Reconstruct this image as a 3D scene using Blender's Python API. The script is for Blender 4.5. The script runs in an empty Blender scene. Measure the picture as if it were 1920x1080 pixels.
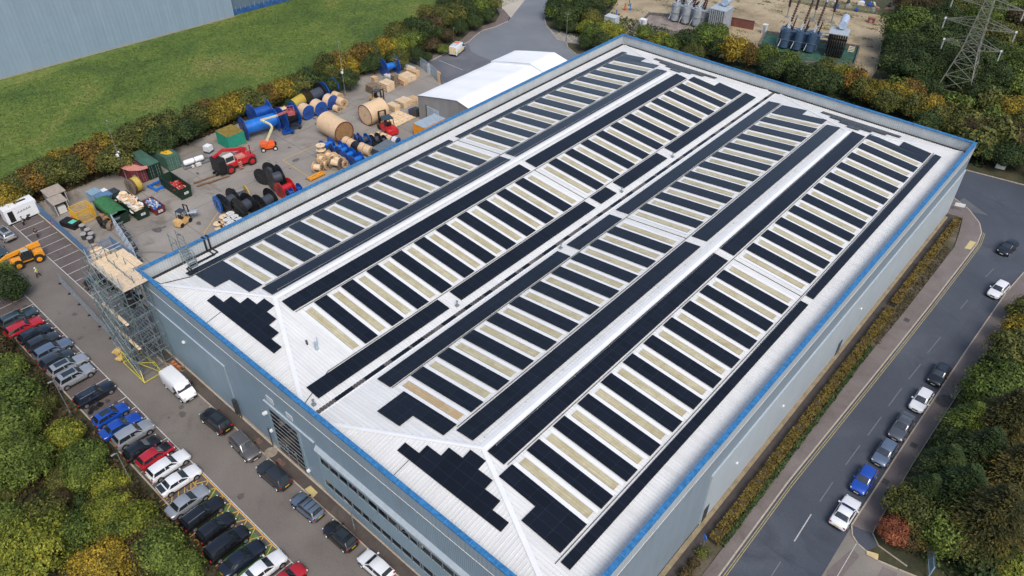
import bpy, bmesh, math, random
from mathutils import Vector, Matrix
PI = math.pi
random.seed(7)
C = bpy.context.scene.collection
scn = bpy.context.scene

# ---------------------------------------------------------------- camera
CAM = Vector((81.7085, -24.7392, 70.0))
FW = Vector((-0.50939735, 0.58227826, -0.63361374))
RT = Vector((0.74982668, 0.661614, 0.00518253))
UP = Vector((-0.4222254, 0.47246052, 0.77363219))
FPX = 1437.803
def at(px, py, z=0.0):
    """point of the place, at height z, seen at this point of the 1920x1080 photograph"""
    d = FW + RT*((px-960)/FPX) - UP*((py-540)/FPX)
    t = (z-CAM.z)/d.z
    return CAM + d*t
cd = bpy.data.cameras.new('camera'); cam = bpy.data.objects.new('camera', cd); C.objects.link(cam)
cam.matrix_world = Matrix(((RT.x, UP.x, -FW.x, CAM.x), (RT.y, UP.y, -FW.y, CAM.y), (RT.z, UP.z, -FW.z, CAM.z), (0, 0, 0, 1)))
cd.sensor_width = 36; cd.lens = FPX/1920*36; cd.clip_start = 1; cd.clip_end = 3000
scn.camera = cam

# ---------------------------------------------------------------- helpers
class MB:
    def __init__(s): s.v = []; s.f = []; s.m = []
    def add(s, vs, fs, mi=0, mat=None):
        n = len(s.v)
        if mat is not None: vs = [mat @ Vector(q) for q in vs]
        s.v += [tuple(q) for q in vs]
        for f in fs: s.f.append([n+i for i in f]); s.m.append(mi)
        return s
    def box(s, x0, x1, y0, y1, z0, z1, mi=0, mat=None):
        return s.add([(x0,y0,z0),(x1,y0,z0),(x1,y1,z0),(x0,y1,z0),(x0,y0,z1),(x1,y0,z1),(x1,y1,z1),(x0,y1,z1)],
                     [(3,2,1,0),(4,5,6,7),(0,1,5,4),(1,2,6,5),(2,3,7,6),(3,0,4,7)], mi, mat)
    def cbox(s, c, d, rz=0, mi=0, rot=None):
        m = Matrix.Translation(Vector(c)) @ (rot if rot is not None else Matrix.Rotation(rz, 4, 'Z'))
        return s.box(-d[0]/2, d[0]/2, -d[1]/2, d[1]/2, -d[2]/2, d[2]/2, mi, m)
    def tube(s, a, b, r, n=6, mi=0, r2=None, cap=True):
        a = Vector(a); b = Vector(b); d = (b-a)
        if d.length < 1e-6: return s
        d.normalize(); u = d.orthogonal().normalized(); w = d.cross(u)
        if r2 is None: r2 = r
        vs = []
        for i in range(n):
            t = 2*PI*i/n; e = u*math.cos(t)+w*math.sin(t)
            vs.append(a+e*r); vs.append(b+e*r2)
        fs = [(2*i, 2*((i+1) % n), 2*((i+1) % n)+1, 2*i+1) for i in range(n)]
        if cap: fs += [tuple(2*i for i in range(n))[::-1], tuple(2*i+1 for i in range(n))]
        return s.add(vs, fs, mi)
    def bar(s, a, b, w, h, mi=0):
        """rectangular bar between two points; w across, h up"""
        a = Vector(a); b = Vector(b); d = (b-a).normalized()
        up = Vector((0,0,1)) if abs(d.z) < .99 else Vector((1,0,0))
        r = d.cross(up).normalized()*w/2; u = r.normalized().cross(d)*h/2
        vs = [a-r-u, a+r-u, a+r+u, a-r+u, b-r-u, b+r-u, b+r+u, b-r+u]
        return s.add(vs, [(0,1,2,3),(7,6,5,4),(0,4,5,1),(1,5,6,2),(2,6,7,3),(3,7,4,0)], mi)
    def prism(s, poly, z0, z1, mi=0):
        n = len(poly)
        vs = [(x, y, z0) for x, y in poly] + [(x, y, z1) for x, y in poly]
        a = sum(poly[i][0]*poly[(i+1) % n][1]-poly[(i+1) % n][0]*poly[i][1] for i in range(n))
        fs = [tuple(range(n))[::-1], tuple(range(n, 2*n))] + [(i, (i+1) % n, n+(i+1) % n, n+i) for i in range(n)]
        if a < 0: fs = [f[::-1] for f in fs]
        return s.add(vs, fs, mi)
    def loft(s, rings, mi=0, cap=True, close=True):
        n = len(rings[0]); vs = [q for r in rings for q in r]; fs = []
        for k in range(len(rings)-1):
            for i in range(n if close else n-1):
                j = (i+1) % n
                fs.append((k*n+i, k*n+j, (k+1)*n+j, (k+1)*n+i))
        if cap: fs += [tuple(range(n))[::-1], tuple(range((len(rings)-1)*n, len(rings)*n))]
        return s.add(vs, fs, mi)
    def mesh(s, name, mats, smooth=False):
        me = bpy.data.meshes.new(name); me.from_pydata(s.v, [], s.f)
        for m in (mats if isinstance(mats, (list, tuple)) else [mats]): me.materials.append(m)
        me.polygons.foreach_set('material_index', s.m)
        if smooth:
            me.polygons.foreach_set('use_smooth', [True]*len(s.f)); me.set_sharp_from_angle(angle=math.radians(smooth if smooth > 1 else 35))
        me.update(); return me
    def build(s, name, mats, parent=None, smooth=False, loc=(0,0,0), rz=0):
        o = bpy.data.objects.new(name, s.mesh(name, mats, smooth)); C.objects.link(o)
        o.location = loc; o.rotation_euler = (0, 0, rz)
        if parent is not None: o.parent = parent
        return o
def tag(o, label=None, cat=None, group=None, kind=None):
    if label: o['label'] = label
    if cat: o['category'] = cat
    if group: o['group'] = group
    if kind: o['kind'] = kind
    return o
def thing(name, label, cat, loc=(0,0,0), rz=0, group=None):
    o = bpy.data.objects.new(name, None); C.objects.link(o); o.empty_display_size = .3
    o.location = loc; o.rotation_euler = (0, 0, rz)
    return tag(o, label, cat, group)
def struct(name, mb, mats): return tag(mb.build(name, mats), kind='structure')
def copy_tree(o, parent=None):
    c = o.copy(); C.objects.link(c); c.parent = parent
    for ch in list(o.children): copy_tree(ch, c)
    return c
def xy(v): return (v.x, v.y)

# ---------------------------------------------------------------- materials
def lin(c): return tuple(x/12.92 if x <= .04045 else ((x+.055)/1.055)**2.4 for x in c)
def nodes(m):
    m.use_nodes = True; nt = m.node_tree; return nt, nt.nodes, nt.links, nt.nodes['Principled BSDF']
def M(name, col, rough=.6, metal=0., var=.18, scale=2., bump=0., coat=0., spec=.5, detail=6, bscale=None, alpha=None):
    m = bpy.data.materials.new(name); nt, N, L, B = nodes(m)
    tc = N.new('ShaderNodeTexCoord'); nz = N.new('ShaderNodeTexNoise'); nz.inputs['Scale'].default_value = scale
    nz.inputs['Detail'].default_value = detail; nz.inputs['Roughness'].default_value = .65
    L.new(tc.outputs['Object'], nz.inputs['Vector'])
    r = N.new('ShaderNodeMapRange'); r.inputs[1].default_value = .3; r.inputs[2].default_value = .7
    r.inputs[3].default_value = 1-var; r.inputs[4].default_value = 1+var
    L.new(nz.outputs['Fac'], r.inputs[0])
    mx = N.new('ShaderNodeVectorMath'); mx.operation = 'SCALE'; mx.inputs[0].default_value = col
    L.new(r.outputs[0], mx.inputs['Scale']); L.new(mx.outputs[0], B.inputs['Base Color'])
    B.inputs['Roughness'].default_value = rough; B.inputs['Metallic'].default_value = metal
    B.inputs['Coat Weight'].default_value = coat; B.inputs['Coat Roughness'].default_value = .05
    B.inputs['Specular IOR Level'].default_value = spec
    if bump:
        bz = N.new('ShaderNodeTexNoise'); bz.inputs['Scale'].default_value = bscale or scale*8; bz.inputs['Detail'].default_value = 4
        L.new(tc.outputs['Object'], bz.inputs['Vector'])
        bp = N.new('ShaderNodeBump'); bp.inputs['Strength'].default_value = bump; bp.inputs['Distance'].default_value = .05
        L.new(bz.outputs['Fac'], bp.inputs['Height']); L.new(bp.outputs[0], B.inputs['Normal'])
    return m
def ramp(N, L, fac, stops):
    r = N.new('ShaderNodeValToRGB'); el = r.color_ramp.elements
    while len(el) < len(stops): el.new(.5)
    for e, (p, c) in zip(el, stops): e.position = p; e.color = (*c, 1)
    L.new(fac, r.inputs[0]); return r.outputs[0]
def noise(N, L, vec, scale, detail=5, rough=.6, dist=0.):
    n = N.new('ShaderNodeTexNoise'); n.inputs['Scale'].default_value = scale; n.inputs['Detail'].default_value = detail
    n.inputs['Roughness'].default_value = rough; n.inputs['Distortion'].default_value = dist
    L.new(vec, n.inputs['Vector']); return n.outputs['Fac']
def mixc(N, L, fac, a, b, mode='MIX'):
    m = N.new('ShaderNodeMix'); m.data_type = 'RGBA'; m.blend_type = mode
    if isinstance(fac, float): m.inputs[0].default_value = fac
    else: L.new(fac, m.inputs[0])
    for k, q in ((6, a), (7, b)):
        if isinstance(q, tuple): m.inputs[k].default_value = (*q, 1)
        else: L.new(q, m.inputs[k])
    return m.outputs[2]
def ground_mat(name, stops, scale, fine=6., finevar=.25, rough=.9, blot=None, blots=.3, bump=.3, brick=None):
    """patchy ground: large patches through a colour ramp, fine grain on top, optional stains and block joints"""
    m = bpy.data.materials.new(name); nt, N, L, B = nodes(m)
    tc = N.new('ShaderNodeTexCoord').outputs['Object']
    big = noise(N, L, tc, scale, 6, .6, .4)
    col = ramp(N, L, big, stops)
    fi = noise(N, L, tc, fine, 6, .75)
    g = ramp(N, L, fi, [(.3, (1-finevar,)*3), (.7, (1+finevar,)*3)])
    col = mixc(N, L, 1., col, g, 'MULTIPLY')
    if brick:
        bk = N.new('ShaderNodeTexBrick'); bk.inputs['Scale'].default_value = brick; bk.inputs['Mortar Size'].default_value = .03
        bk.inputs['Color1'].default_value = (1,1,1,1); bk.inputs['Color2'].default_value = (.8,.8,.8,1); bk.inputs['Mortar'].default_value = (.7,.7,.7,1)
        L.new(tc, bk.inputs['Vector']); col = mixc(N, L, .8, col, bk.outputs[0], 'MULTIPLY')
    if blot:
        b2 = noise(N, L, tc, blots, 7, .7, 1.)
        f = ramp(N, L, b2, [(.55, (0,0,0)), (.7, (1,1,1))])
        col = mixc(N, L, f, col, mixc(N, L, 1., col, blot, 'MULTIPLY'))
    L.new(col, B.inputs['Base Color']); B.inputs['Roughness'].default_value = rough
    if bump:
        bp = N.new('ShaderNodeBump'); bp.inputs['Strength'].default_value = bump; bp.inputs['Distance'].default_value = .05
        L.new(fi, bp.inputs['Height']); L.new(bp.outputs[0], B.inputs['Normal'])
    return m
def ribbed(name, col, period=.333, axis='Y', rough=.45, var=.06, strength=.6, metal=0., joint=None, dirt=.12, streak=.08):
    """profiled metal sheet: bump ribs along one object axis, faint sheet to sheet colour change"""
    m = bpy.data.materials.new(name); nt, N, L, B = nodes(m)
    tc = N.new('ShaderNodeTexCoord').outputs['Object']
    sp = N.new('ShaderNodeSeparateXYZ'); L.new(tc, sp.inputs[0])
    mt = N.new('ShaderNodeMath'); mt.operation = 'MULTIPLY'; mt.inputs[1].default_value = 2*PI/period; L.new(sp.outputs[axis], mt.inputs[0])
    si = N.new('ShaderNodeMath'); si.operation = 'SINE'; L.new(mt.outputs[0], si.inputs[0])
    bp = N.new('ShaderNodeBump'); bp.inputs['Strength'].default_value = strength; bp.inputs['Distance'].default_value = .03
    L.new(si.outputs[0], bp.inputs['Height']); L.new(bp.outputs[0], B.inputs['Normal'])
    n1 = noise(N, L, tc, .25, 8, .7, .6)
    c = ramp(N, L, n1, [(.3, tuple(x*(1-dirt) for x in col)), (.65, tuple(x*(1+dirt*.5) for x in col))])
    # rain streaks running down the sheets
    mp = N.new('ShaderNodeMapping'); mp.inputs['Scale'].default_value = {'Y': (.12,2.6,.12), 'X': (2.6,.12,.12)}[axis]; L.new(tc, mp.inputs['Vector'])
    c = mixc(N, L, 1., c, ramp(N, L, noise(N, L, mp.outputs[0], 1., 5, .6), [(.3, (1-streak,)*3), (.6, (1.,)*3)]), 'MULTIPLY')
    # each metre wide sheet a hair lighter or darker
    fl = N.new('ShaderNodeMath'); fl.operation = 'FLOOR'; L.new(sp.outputs[axis], fl.inputs[0])
    wn = N.new('ShaderNodeTexWhiteNoise'); wn.noise_dimensions = '1D'; L.new(fl.outputs[0], wn.inputs['W'])
    g = ramp(N, L, wn.outputs['Value'], [(0, (1-var,)*3), (1, (1+var*.5,)*3)])
    c = mixc(N, L, 1., c, g, 'MULTIPLY')
    L.new(c, B.inputs['Base Color']); B.inputs['Roughness'].default_value = rough; B.inputs['Metallic'].default_value = metal
    return m
def solar_mat(name, col, px=1.75, py=1.04, rough=.16):
    """black framed modules: fine frame grid in object space"""
    m = bpy.data.materials.new(name); nt, N, L, B = nodes(m)
    tc = N.new('ShaderNodeTexCoord').outputs['Object']
    bk = N.new('ShaderNodeTexBrick'); bk.offset = 0; bk.inputs['Scale'].default_value = 1
    bk.inputs['Brick Width'].default_value = px; bk.inputs['Row Height'].default_value = py; bk.inputs['Mortar Size'].default_value = .02
    bk.inputs['Color1'].default_value = (*col, 1); bk.inputs['Color2'].default_value = (*[x*1.7 for x in col], 1)
    bk.inputs['Mortar'].default_value = (.014, .018, .028, 1)
    L.new(tc, bk.inputs['Vector'])
    n = noise(N, L, tc, .35, 4); g = ramp(N, L, n, [(.3, (.8,)*3), (.7, (1.25,)*3)])
    L.new(mixc(N, L, 1., bk.outputs[0], g, 'MULTIPLY'), B.inputs['Base Color'])
    B.inputs['Roughness'].default_value = rough; B.inputs['IOR'].default_value = 1.5
    B.inputs['Specular IOR Level'].default_value = .55
    B.inputs['Sheen Weight'].default_value = .22; B.inputs['Sheen Roughness'].default_value = .35; B.inputs['Sheen Tint'].default_value = (.75,.78,.95,1)   # bluish sheen standing in for sky reflected at grazing angles
    return m
def skylight_mat(name, a, b, seed=0.):
    """ribbed translucent sheets, yellowed unevenly, lapped every few metres"""
    m = bpy.data.materials.new(name); nt, N, L, B = nodes(m); tc = N.new('ShaderNodeTexCoord').outputs['Object']
    n1 = noise(N, L, tc, .45, 8, .7, .8); col = ramp(N, L, n1, [(.32, a), (.62, b)])
    bk = N.new('ShaderNodeTexBrick'); bk.offset = .37; bk.inputs['Scale'].default_value = 1; bk.inputs['Brick Width'].default_value = 3.1; bk.inputs['Row Height'].default_value = .29
    bk.inputs['Mortar Size'].default_value = .022; bk.inputs['Color1'].default_value = (1,1,1,1); bk.inputs['Color2'].default_value = (.86,.85,.8,1); bk.inputs['Mortar'].default_value = (.66,.62,.52,1)
    L.new(tc, bk.inputs['Vector']); col = mixc(N, L, 1., col, bk.outputs[0], 'MULTIPLY')
    n2 = noise(N, L, tc, 5., 5, .7); col = mixc(N, L, 1., col, ramp(N, L, n2, [(.3, (.86,)*3), (.6, (1.03,)*3)]), 'MULTIPLY')
    L.new(col, B.inputs['Base Color']); B.inputs['Roughness'].default_value = .4; return m
def leaf_mat(name, stops):
    m = bpy.data.materials.new(name); nt, N, L, B = nodes(m)
    g = N.new('ShaderNodeNewGeometry'); oi = N.new('ShaderNodeObjectInfo')
    tc = N.new('ShaderNodeTexCoord').outputs['Object']
    big = noise(N, L, tc, 1.6, 2)
    a = N.new('ShaderNodeMath'); a.operation = 'MULTIPLY_ADD'; a.inputs[1].default_value = .38; a.inputs[2].default_value = .08
    L.new(g.outputs['Random Per Island'], a.inputs[0])
    b = N.new('ShaderNodeMath'); b.operation = 'MULTIPLY_ADD'; b.inputs[1].default_value = .9; L.new(big, b.inputs[0]); L.new(a.outputs[0], b.inputs[2])
    d = N.new('ShaderNodeMath'); d.operation = 'SUBTRACT'; d.inputs[1].default_value = .22; L.new(b.outputs[0], d.inputs[0])
    col = ramp(N, L, d.outputs[0], stops)
    v = ramp(N, L, oi.outputs['Random'], [(0, (.75,.8,.8)), (1, (1.2,1.15,1.1))])
    L.new(mixc(N, L, 1., col, v, 'MULTIPLY'), B.inputs['Base Color'])
    B.inputs['Roughness'].default_value = .7; B.inputs['Specular IOR Level'].default_value = .25
    return m

WHITE = M('white_paint', (.78,.79,.80), .35, var=.05, scale=1.5)
OFFWH = M('off_white', (.62,.61,.58), .6, var=.12, scale=2)
BLACK = M('black_plastic', (.012,.012,.013), .5, var=.3)
RUBBER = M('tyre_rubber', (.015,.015,.016), .8, var=.3)
STEEL = M('galvanised_steel', (.33,.36,.38), .45, .6, var=.25, scale=4)
DSTEEL = M('dark_steel', (.06,.065,.07), .55, .3, var=.3)
ALLOY = M('alloy_rim', (.45,.46,.48), .3, .8, var=.1)
GLASS = M('tinted_glass', (.016,.022,.027), .06, var=.1, spec=1., coat=.6)
LAMPG = M('lamp_glass', (.55,.58,.6), .1, var=.05)
REDL = M('tail_lamp_red', (.35,.01,.01), .15, var=.05)
YPLATE = M('plate_yellow', (.65,.45,.03), .5, var=.05)
WOOD = M('new_timber', (.62,.42,.24), .75, var=.22, scale=3, bump=.3)
WOOD2 = M('pale_timber', (.72,.55,.36), .75, var=.18, scale=2.5, bump=.3)
OLDWOOD = M('weathered_timber', (.24,.18,.125), .85, var=.35, scale=3, bump=.4)
BROWNW = M('brown_board', (.30,.17,.075), .8, var=.25, scale=2)
BLUE = M('blue_enamel', (.008,.075,.36), .35, var=.22, scale=1.2, coat=.3)
BLUE2 = M('bright_blue_enamel', (.01,.15,.55), .35, var=.2, scale=1.2, coat=.3)
DRUMBLK = M('black_enamel', (.012,.013,.016), .42, var=.4, scale=1.2, coat=.1)
DRUMGREY = M('dark_grey_drum', (.05,.06,.08), .5, var=.2)
RED = M('red_enamel', (.5,.015,.02), .35, var=.2, coat=.3)
ORANGE = M('orange_enamel', (.75,.12,.015), .4, var=.12, coat=.3)
YELLOW = M('yellow_enamel', (.72,.42,.03), .4, var=.15)
AMBER = M('amber_plant_paint', (.8,.33,.015), .35, var=.12, coat=.4)
LYELLOW = M('scaffold_yellow', (.52,.46,.06), .5, var=.15)
CREAM = M('cream_boom', (.62,.58,.36), .5, var=.15)
GREENP = M('green_paint', (.02,.09,.035), .55, var=.3, scale=1)
DGREEN = M('dark_green_paint', (.008,.028,.016), .5, var=.4, scale=1)
TARP = M('green_tarpaulin', (.035,.15,.05), .75, var=.3, scale=2, bump=.3)
TEAL = M('teal_paint', (.02,.26,.17), .55, var=.2)
RUST = M('rusty_top', (.22,.16,.03), .85, var=.35, scale=1.5)
MAROON = M('maroon_paint', (.14,.025,.03), .6, var=.3, scale=1)
PINK = M('faded_salmon', (.55,.22,.17), .7, var=.2)
CONG = M('container_green', (.06,.13,.095), .55, var=.25, scale=1)
BLUECOPE = M('blue_coping', (.030,.16,.36), .5, var=.45, scale=2.5)
FENCEB = M('fence_blue', (.10,.19,.33), .5, var=.2)
TRIMW = M('pale_trim', (.40,.46,.51), .45, var=.1)
GUTTER = M('dark_gutter', (.02,.02,.02), .8, var=.6, scale=1)
GRIM = M('grimy_gutter', (.13,.115,.11), .85, var=.6, scale=.6)
STONEB = M('blockwork', (.22,.185,.14), .9, var=.25, scale=1.5, bump=.4)

ROOFW = ribbed('roof_sheet_long', (.72,.72,.705), .4, 'Y', .5, .04, .0, dirt=.08, streak=.13)
ROOFX = ribbed('roof_sheet_end', (.71,.71,.695), .4, 'X', .5, .04, .0, dirt=.08, streak=.13)
RIDGEW = M('ridge_flashing', (.735,.74,.745), .6, var=.04, scale=.8)
SKYL = skylight_mat('rooflight_grp', (.44,.37,.22), (.58,.53,.37))
SKYL2 = skylight_mat('rooflight_aged', (.50,.31,.15), (.55,.44,.27))
PV = solar_mat('solar_module', (.0032,.0038,.0066))
WALLX = ribbed('cladding_front', (.235,.315,.385), .25, 'X', .5, .03, .5, dirt=.08)
WALLY = ribbed('cladding_side', (.23,.29,.345), .25, 'Y', .5, .03, .5, dirt=.08)
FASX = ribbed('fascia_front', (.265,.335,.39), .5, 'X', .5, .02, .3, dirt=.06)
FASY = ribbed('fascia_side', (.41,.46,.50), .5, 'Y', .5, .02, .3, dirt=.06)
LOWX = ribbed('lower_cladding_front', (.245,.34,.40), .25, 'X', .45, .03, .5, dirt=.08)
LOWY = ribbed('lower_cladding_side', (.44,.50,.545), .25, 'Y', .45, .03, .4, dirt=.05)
INNY = ribbed('parapet_inner_long', (.44,.47,.485), .333, 'Y', .5, .05, .6)
INNX = ribbed('parapet_inner_end', (.44,.47,.485), .333, 'X', .5, .05, .6)

# ---------------------------------------------------------------- ground
SOIL = ground_mat('soil_ground', [(.3,(.022,.026,.012)),(.5,(.05,.05,.022)),(.7,(.085,.07,.04))], .25, 3, .35, bump=.6)
GRASS = ground_mat('meadow_grass', [(.32,(.036,.072,.014)),(.44,(.070,.120,.018)),(.54,(.108,.155,.024)),(.64,(.155,.170,.038)),(.76,(.21,.18,.07))], .06, 1.1, .5, blot=(.5,.58,.45), blots=.22, bump=.8)
CONC = ground_mat('yard_concrete', [(.3,(.20,.18,.16)),(.5,(.27,.245,.215)),(.7,(.33,.30,.265))], .09, 3, .10, blot=(.55,.5,.42), blots=.14, bump=.1)
CARP = ground_mat('car_park_asphalt', [(.3,(.135,.118,.105)),(.55,(.165,.146,.13)),(.75,(.19,.168,.15))], .12, 5, .14, blot=(.82,.8,.8), blots=.2, bump=.15)
BAYS = ground_mat('bay_block_paving', [(.3,(.105,.085,.080)),(.55,(.14,.115,.108)),(.75,(.165,.138,.13))], .2, 5, .16, blot=(.7,.7,.72), blots=.3, bump=.15, brick=5)
FOOT = ground_mat('footpath_paving', [(.3,(.065,.050,.042)),(.55,(.10,.08,.068)),(.75,(.13,.105,.09))], .3, 4, .16, blot=(.7,.75,.6), blots=.3, bump=.2, brick=5)
ROADM = ground_mat('road_asphalt', [(.3,(.048,.057,.075)),(.55,(.062,.072,.093)),(.75,(.082,.093,.114))], .1, 6, .2, blot=(.72,.72,.75), blots=.12, bump=.15)
ROADL = ground_mat('cul_de_sac_asphalt', [(.3,(.14,.155,.175)),(.55,(.17,.185,.205)),(.75,(.2,.215,.235))], .1, 6, .14, blot=(.85,.85,.88), blots=.1, bump=.15)
PINKP = ground_mat('pavement_asphalt', [(.3,(.13,.108,.102)),(.55,(.165,.138,.13)),(.75,(.195,.168,.158))], .2, 5, .15, blot=(.8,.78,.76), blots=.25, bump=.15)
SAND = ground_mat('substation_gravel', [(.3,(.21,.165,.10)),(.5,(.36,.285,.18)),(.72,(.45,.365,.24))], .12, 2.5, .2, blot=(.5,.52,.35), blots=.25, bump=.4)
CREAMC = ground_mat('pale_concrete', [(.3,(.38,.34,.28)),(.7,(.48,.44,.37))], .2, 3, .1, bump=.1)
KERB = M('kerb_stone', (.40,.34,.27), .85, var=.2, scale=3)
LINEW = M('line_white', (.52,.51,.49), .7, var=.3, scale=4)
LINEY = M('line_yellow', (.32,.26,.12), .8, var=.45, scale=5)
LINEO = M('line_ochre', (.60,.36,.08), .7, var=.25, scale=5)
GREENB = ground_mat('green_bay_paint', [(.3,(.06,.15,.045)),(.7,(.09,.2,.06))], .5, 6, .2, bump=.1)

def sheet(name, pts, z, mat, kind='structure'):
    mb = MB(); vs = [(p[0], p[1], z) for p in pts]
    a = sum(pts[i][0]*pts[(i+1) % len(pts)][1]-pts[(i+1) % len(pts)][0]*pts[i][1] for i in range(len(pts)))
    if a < 0: vs = vs[::-1]
    mb.add(vs, [tuple(range(len(vs)))]); return tag(mb.build(name, mat), kind=kind)
def P(lst, s=(0,0), k=1., z=0.): return [xy(at(s[0]+a/k, s[1]+b/k, z)) for a, b in lst]
sheet('ground', [(-900,-900),(900,-900),(900,1100),(-900,1100)], -.03, SOIL)
sheet('meadow', [(-112,-90),(-51,-90),(-51,60),(-50,86),(-52,110),(-58,124),(-66,150),(-72,230),(-112,230)], 0, GRASS)
yard = sheet('yard_concrete', [(-48,2.6),(0.2,2.6),(0.2,84),(-41,84.2),(-47.5,84.6)], 0, CONC)
# concrete joints of the yard
mb = MB()
for i in range(9):
    y = 8+i*9; mb.box(-45,0,y-.03,y+.03,.0165,.0195)
for x in (-36,-27,-18,-9): mb.box(x-.03,x+.03,3,84,.0167,.0197)
struct('concrete_joints', mb, M('joint_sealant', (.12,.10,.085), .9))
sheet('car_park', [(-60,-12.2),(66.2,-12.2),(66.2,-1.5),(-14,-1.5),(-14,2.6),(-60,2.6)], .004, CARP)
sheet('parking_bays', [(-44,-1.5),(-0.2,-1.5),(-0.2,2.4),(-44,2.4)], .010, BAYS)
sheet('parking_bays', [(-26,-12.2),(56,-12.2),(56,-7.6),(-26,-7.6)], .010, BAYS)
mb = MB().box(0,66,-1.5,0,0,.11,0); mb.box(0,66,-1.64,-1.503,0,.125,1); mb.box(0,66,-.24,-.003,.11,.125,1)
struct('footpath', mb, [FOOT, KERB])
mb = MB().box(-30,60,-12.36,-12.2,0,.12)
struct('kerb', mb, KERB)
# white bay lines
mb = MB(); 
for i in range(19): x = -44.2+i*2.385; mb.box(x-.05,x+.05,-1.5,2.3,.014,.017)
mb.box(-44.3,-.4,-1.56,-1.46,.018,.021)
for i in range(34):
    x = -24.5+i*2.39
    if x < 20 or x > 36: mb.box(x-.05,x+.05,-12.1,-7.6,.014,.017)
mb.box(-26,20.9,-7.65,-7.55,.018,.021); mb.box(36,56,-7.65,-7.55,.018,.021)
mb.box(20.6,35.9,-7.6,-7.5,.018,.021)
struct('bay_markings', mb, LINEW)
# disabled / electric bays: green beds and yellow hatching
mb = MB()
for x in (25.1, 28.6, 32.2, 35.6): mb.box(x-1.55,x+.95,-12.0,-8.1,.014,.017)
struct('green_bay_beds', mb, GREENB)
mb = MB()
def seg(mb, a, b, w, z): mb.bar((a[0],a[1],z), (b[0],b[1],z), w, .004)
for yy in (-7.72,-9.0): seg(mb,(21.0,yy),(36.0,yy),.13,.028)
seg(mb,(21.0,-7.72),(21.0,-9.0),.13,.028)
n = 20
for i in range(n):
    x0 = 21.2+i*.74; seg(mb,(x0,-9.0 if i%2 else -7.7),(x0+.74,-7.7 if i%2 else -9.0),.11,.030)
for x in (21.4, 23.2, 26.7, 30.2, 33.7, 36.4):
    seg(mb,(x,-9.0),(x,-12.1),.11,.028); seg(mb,(x+.9,-9.0),(x+.9,-12.1),.11,.028)
    for k in range(4): y = -9.1-k*.75; seg(mb,(x,y),(x+.9,y-.55),.09,.030)
for i in range(22): x = 21.2+i*.7; seg(mb,(x,-12.0),(x,-12.9),.08,.030)
struct('yellow_hatching', mb, LINEO)
# right hand side: service path, verge, pavement, road
sheet('service_path', [(66.0,-20),(67.5,-20),(67.5,103),(66.0,103)], .012, ground_mat('path_dark',[(.3,(.048,.04,.038)),(.7,(.075,.063,.058))],.5,4,.2))
mb = MB().box(65.95,66.45,-2,100.5,.012,.13); struct('wall_footing', mb, ground_mat('footing_earth',[(.3,(.2,.155,.09)),(.7,(.34,.27,.17))],.8,4,.2))
sheet('verge', [(67.5,-20),(69.5,-20),(69.6,70),(69.8,92.5),(69.1,97.3),(68.2,102),(67.5,102.3)], .012, ground_mat('verge_litter',[(.3,(.035,.04,.014)),(.5,(.09,.075,.045)),(.7,(.16,.13,.10))],.35,3,.3,bump=.6))
lk = [(70.3,-30),(70.5,34.5),(71.4,60),(71.9,76.6),(72.2,90),(72.3,96),(71.9,99.5),(70.8,102.2),(68.2,105.3),(65.1,107.4),(58,109),(-10,109)]
pv = lk + [(-10,101.6),(66,101.6),(68.3,102),(69.2,97.4),(69.9,92.7),(69.7,73),(69.25,58),(69.2,22),(68.9,-30)]
mb = MB().prism(pv, 0, .12); struct('pavement', mb, PINKP)
road = [(70,-60),(70,110),(60,120),(-10,120),(-10,108),(60,108)]
sheet('road', [(70.3,-60)]+lk+[(-10,118),(63.9,118.3),(73.1,119.7),(110,123),(140,135),(150,110),(100,104),(85,98),(80.6,95),(79.7,92.8),(79.1,86),(78.6,70),(78.2,50),(78.0,26.4),(78.6,-60)], .02, ROADM)
mb = MB()
def ribbon(mb, pts, w, z0, z1, mi=0):
    for i in range(len(pts)-1):
        a, b = Vector((*pts[i],0)), Vector((*pts[i+1],0)); d = (b-a).normalized(); n_ = Vector((-d.y,d.x,0))*w/2
        e = d*w*.2
        mb.prism([xy(a-e-n_),xy(b+e-n_),xy(b+e+n_),xy(a-e+n_)], z0, z1, mi)
ribbon(mb, lk[:11], .16, .02, .135)
rk = [(78.7,-60),(78.1,26.0)]; rk2 = [(77.95,33.8),(78.2,50),(78.6,70),(79.1,86),(79.7,92.8),(80.8,95),(85,98),(100,104),(150,110)]
ribbon(mb, rk2, .16, .02, .135); ribbon(mb, [(-10,118.1),(63.9,118.4),(73.1,119.8),(110,123.1),(140,135)], .16, .02, .135)
cj = [(77.95,33.8),(78.5,32.7),(79.3,32.1),(80.3,31.85),(81.6,31.6),(83.5,32.0),(86,32.6),(92,34)]
ribbon(mb, cj, .14, .02, .135); ribbon(mb, [(79.9,34.4),(80.95,33.3),(84,32.9)], .1, .02, .15)
ribbon(mb, [(79.95,34.3),(79.9,46.4),(80.3,62),(80.85,74.4),(81.1,86)], .08, .02, .15)
struct('kerb', mb, KERB)
mb = MB().prism([(78.0,33.8),(78.2,50),(78.6,70),(79.1,86),(79.8,92.7),(81.3,95),(81.1,86),(80.85,74.4),(80.3,62),(79.9,46.4),(79.95,34.2)], 0, .12); struct('pavement', mb, PINKP)
mb = MB().prism([(78.05,33.7),(78.5,32.75),(79.3,32.15),(80.3,31.9),(80.95,33.25),(79.9,34.25)], .0, .12); struct('pavement', mb, ROADM)
sheet('side_road', [(78.6,-60),(78.05,26.4),(78.0,33.7),(79.3,32.05),(81.6,31.55),(92,33.9),(120,36),(120,-60)], .024, ground_mat('side_road_asphalt',[(.3,(.17,.15,.13)),(.55,(.205,.185,.165)),(.75,(.24,.215,.19))],.2,6,.14))
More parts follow.
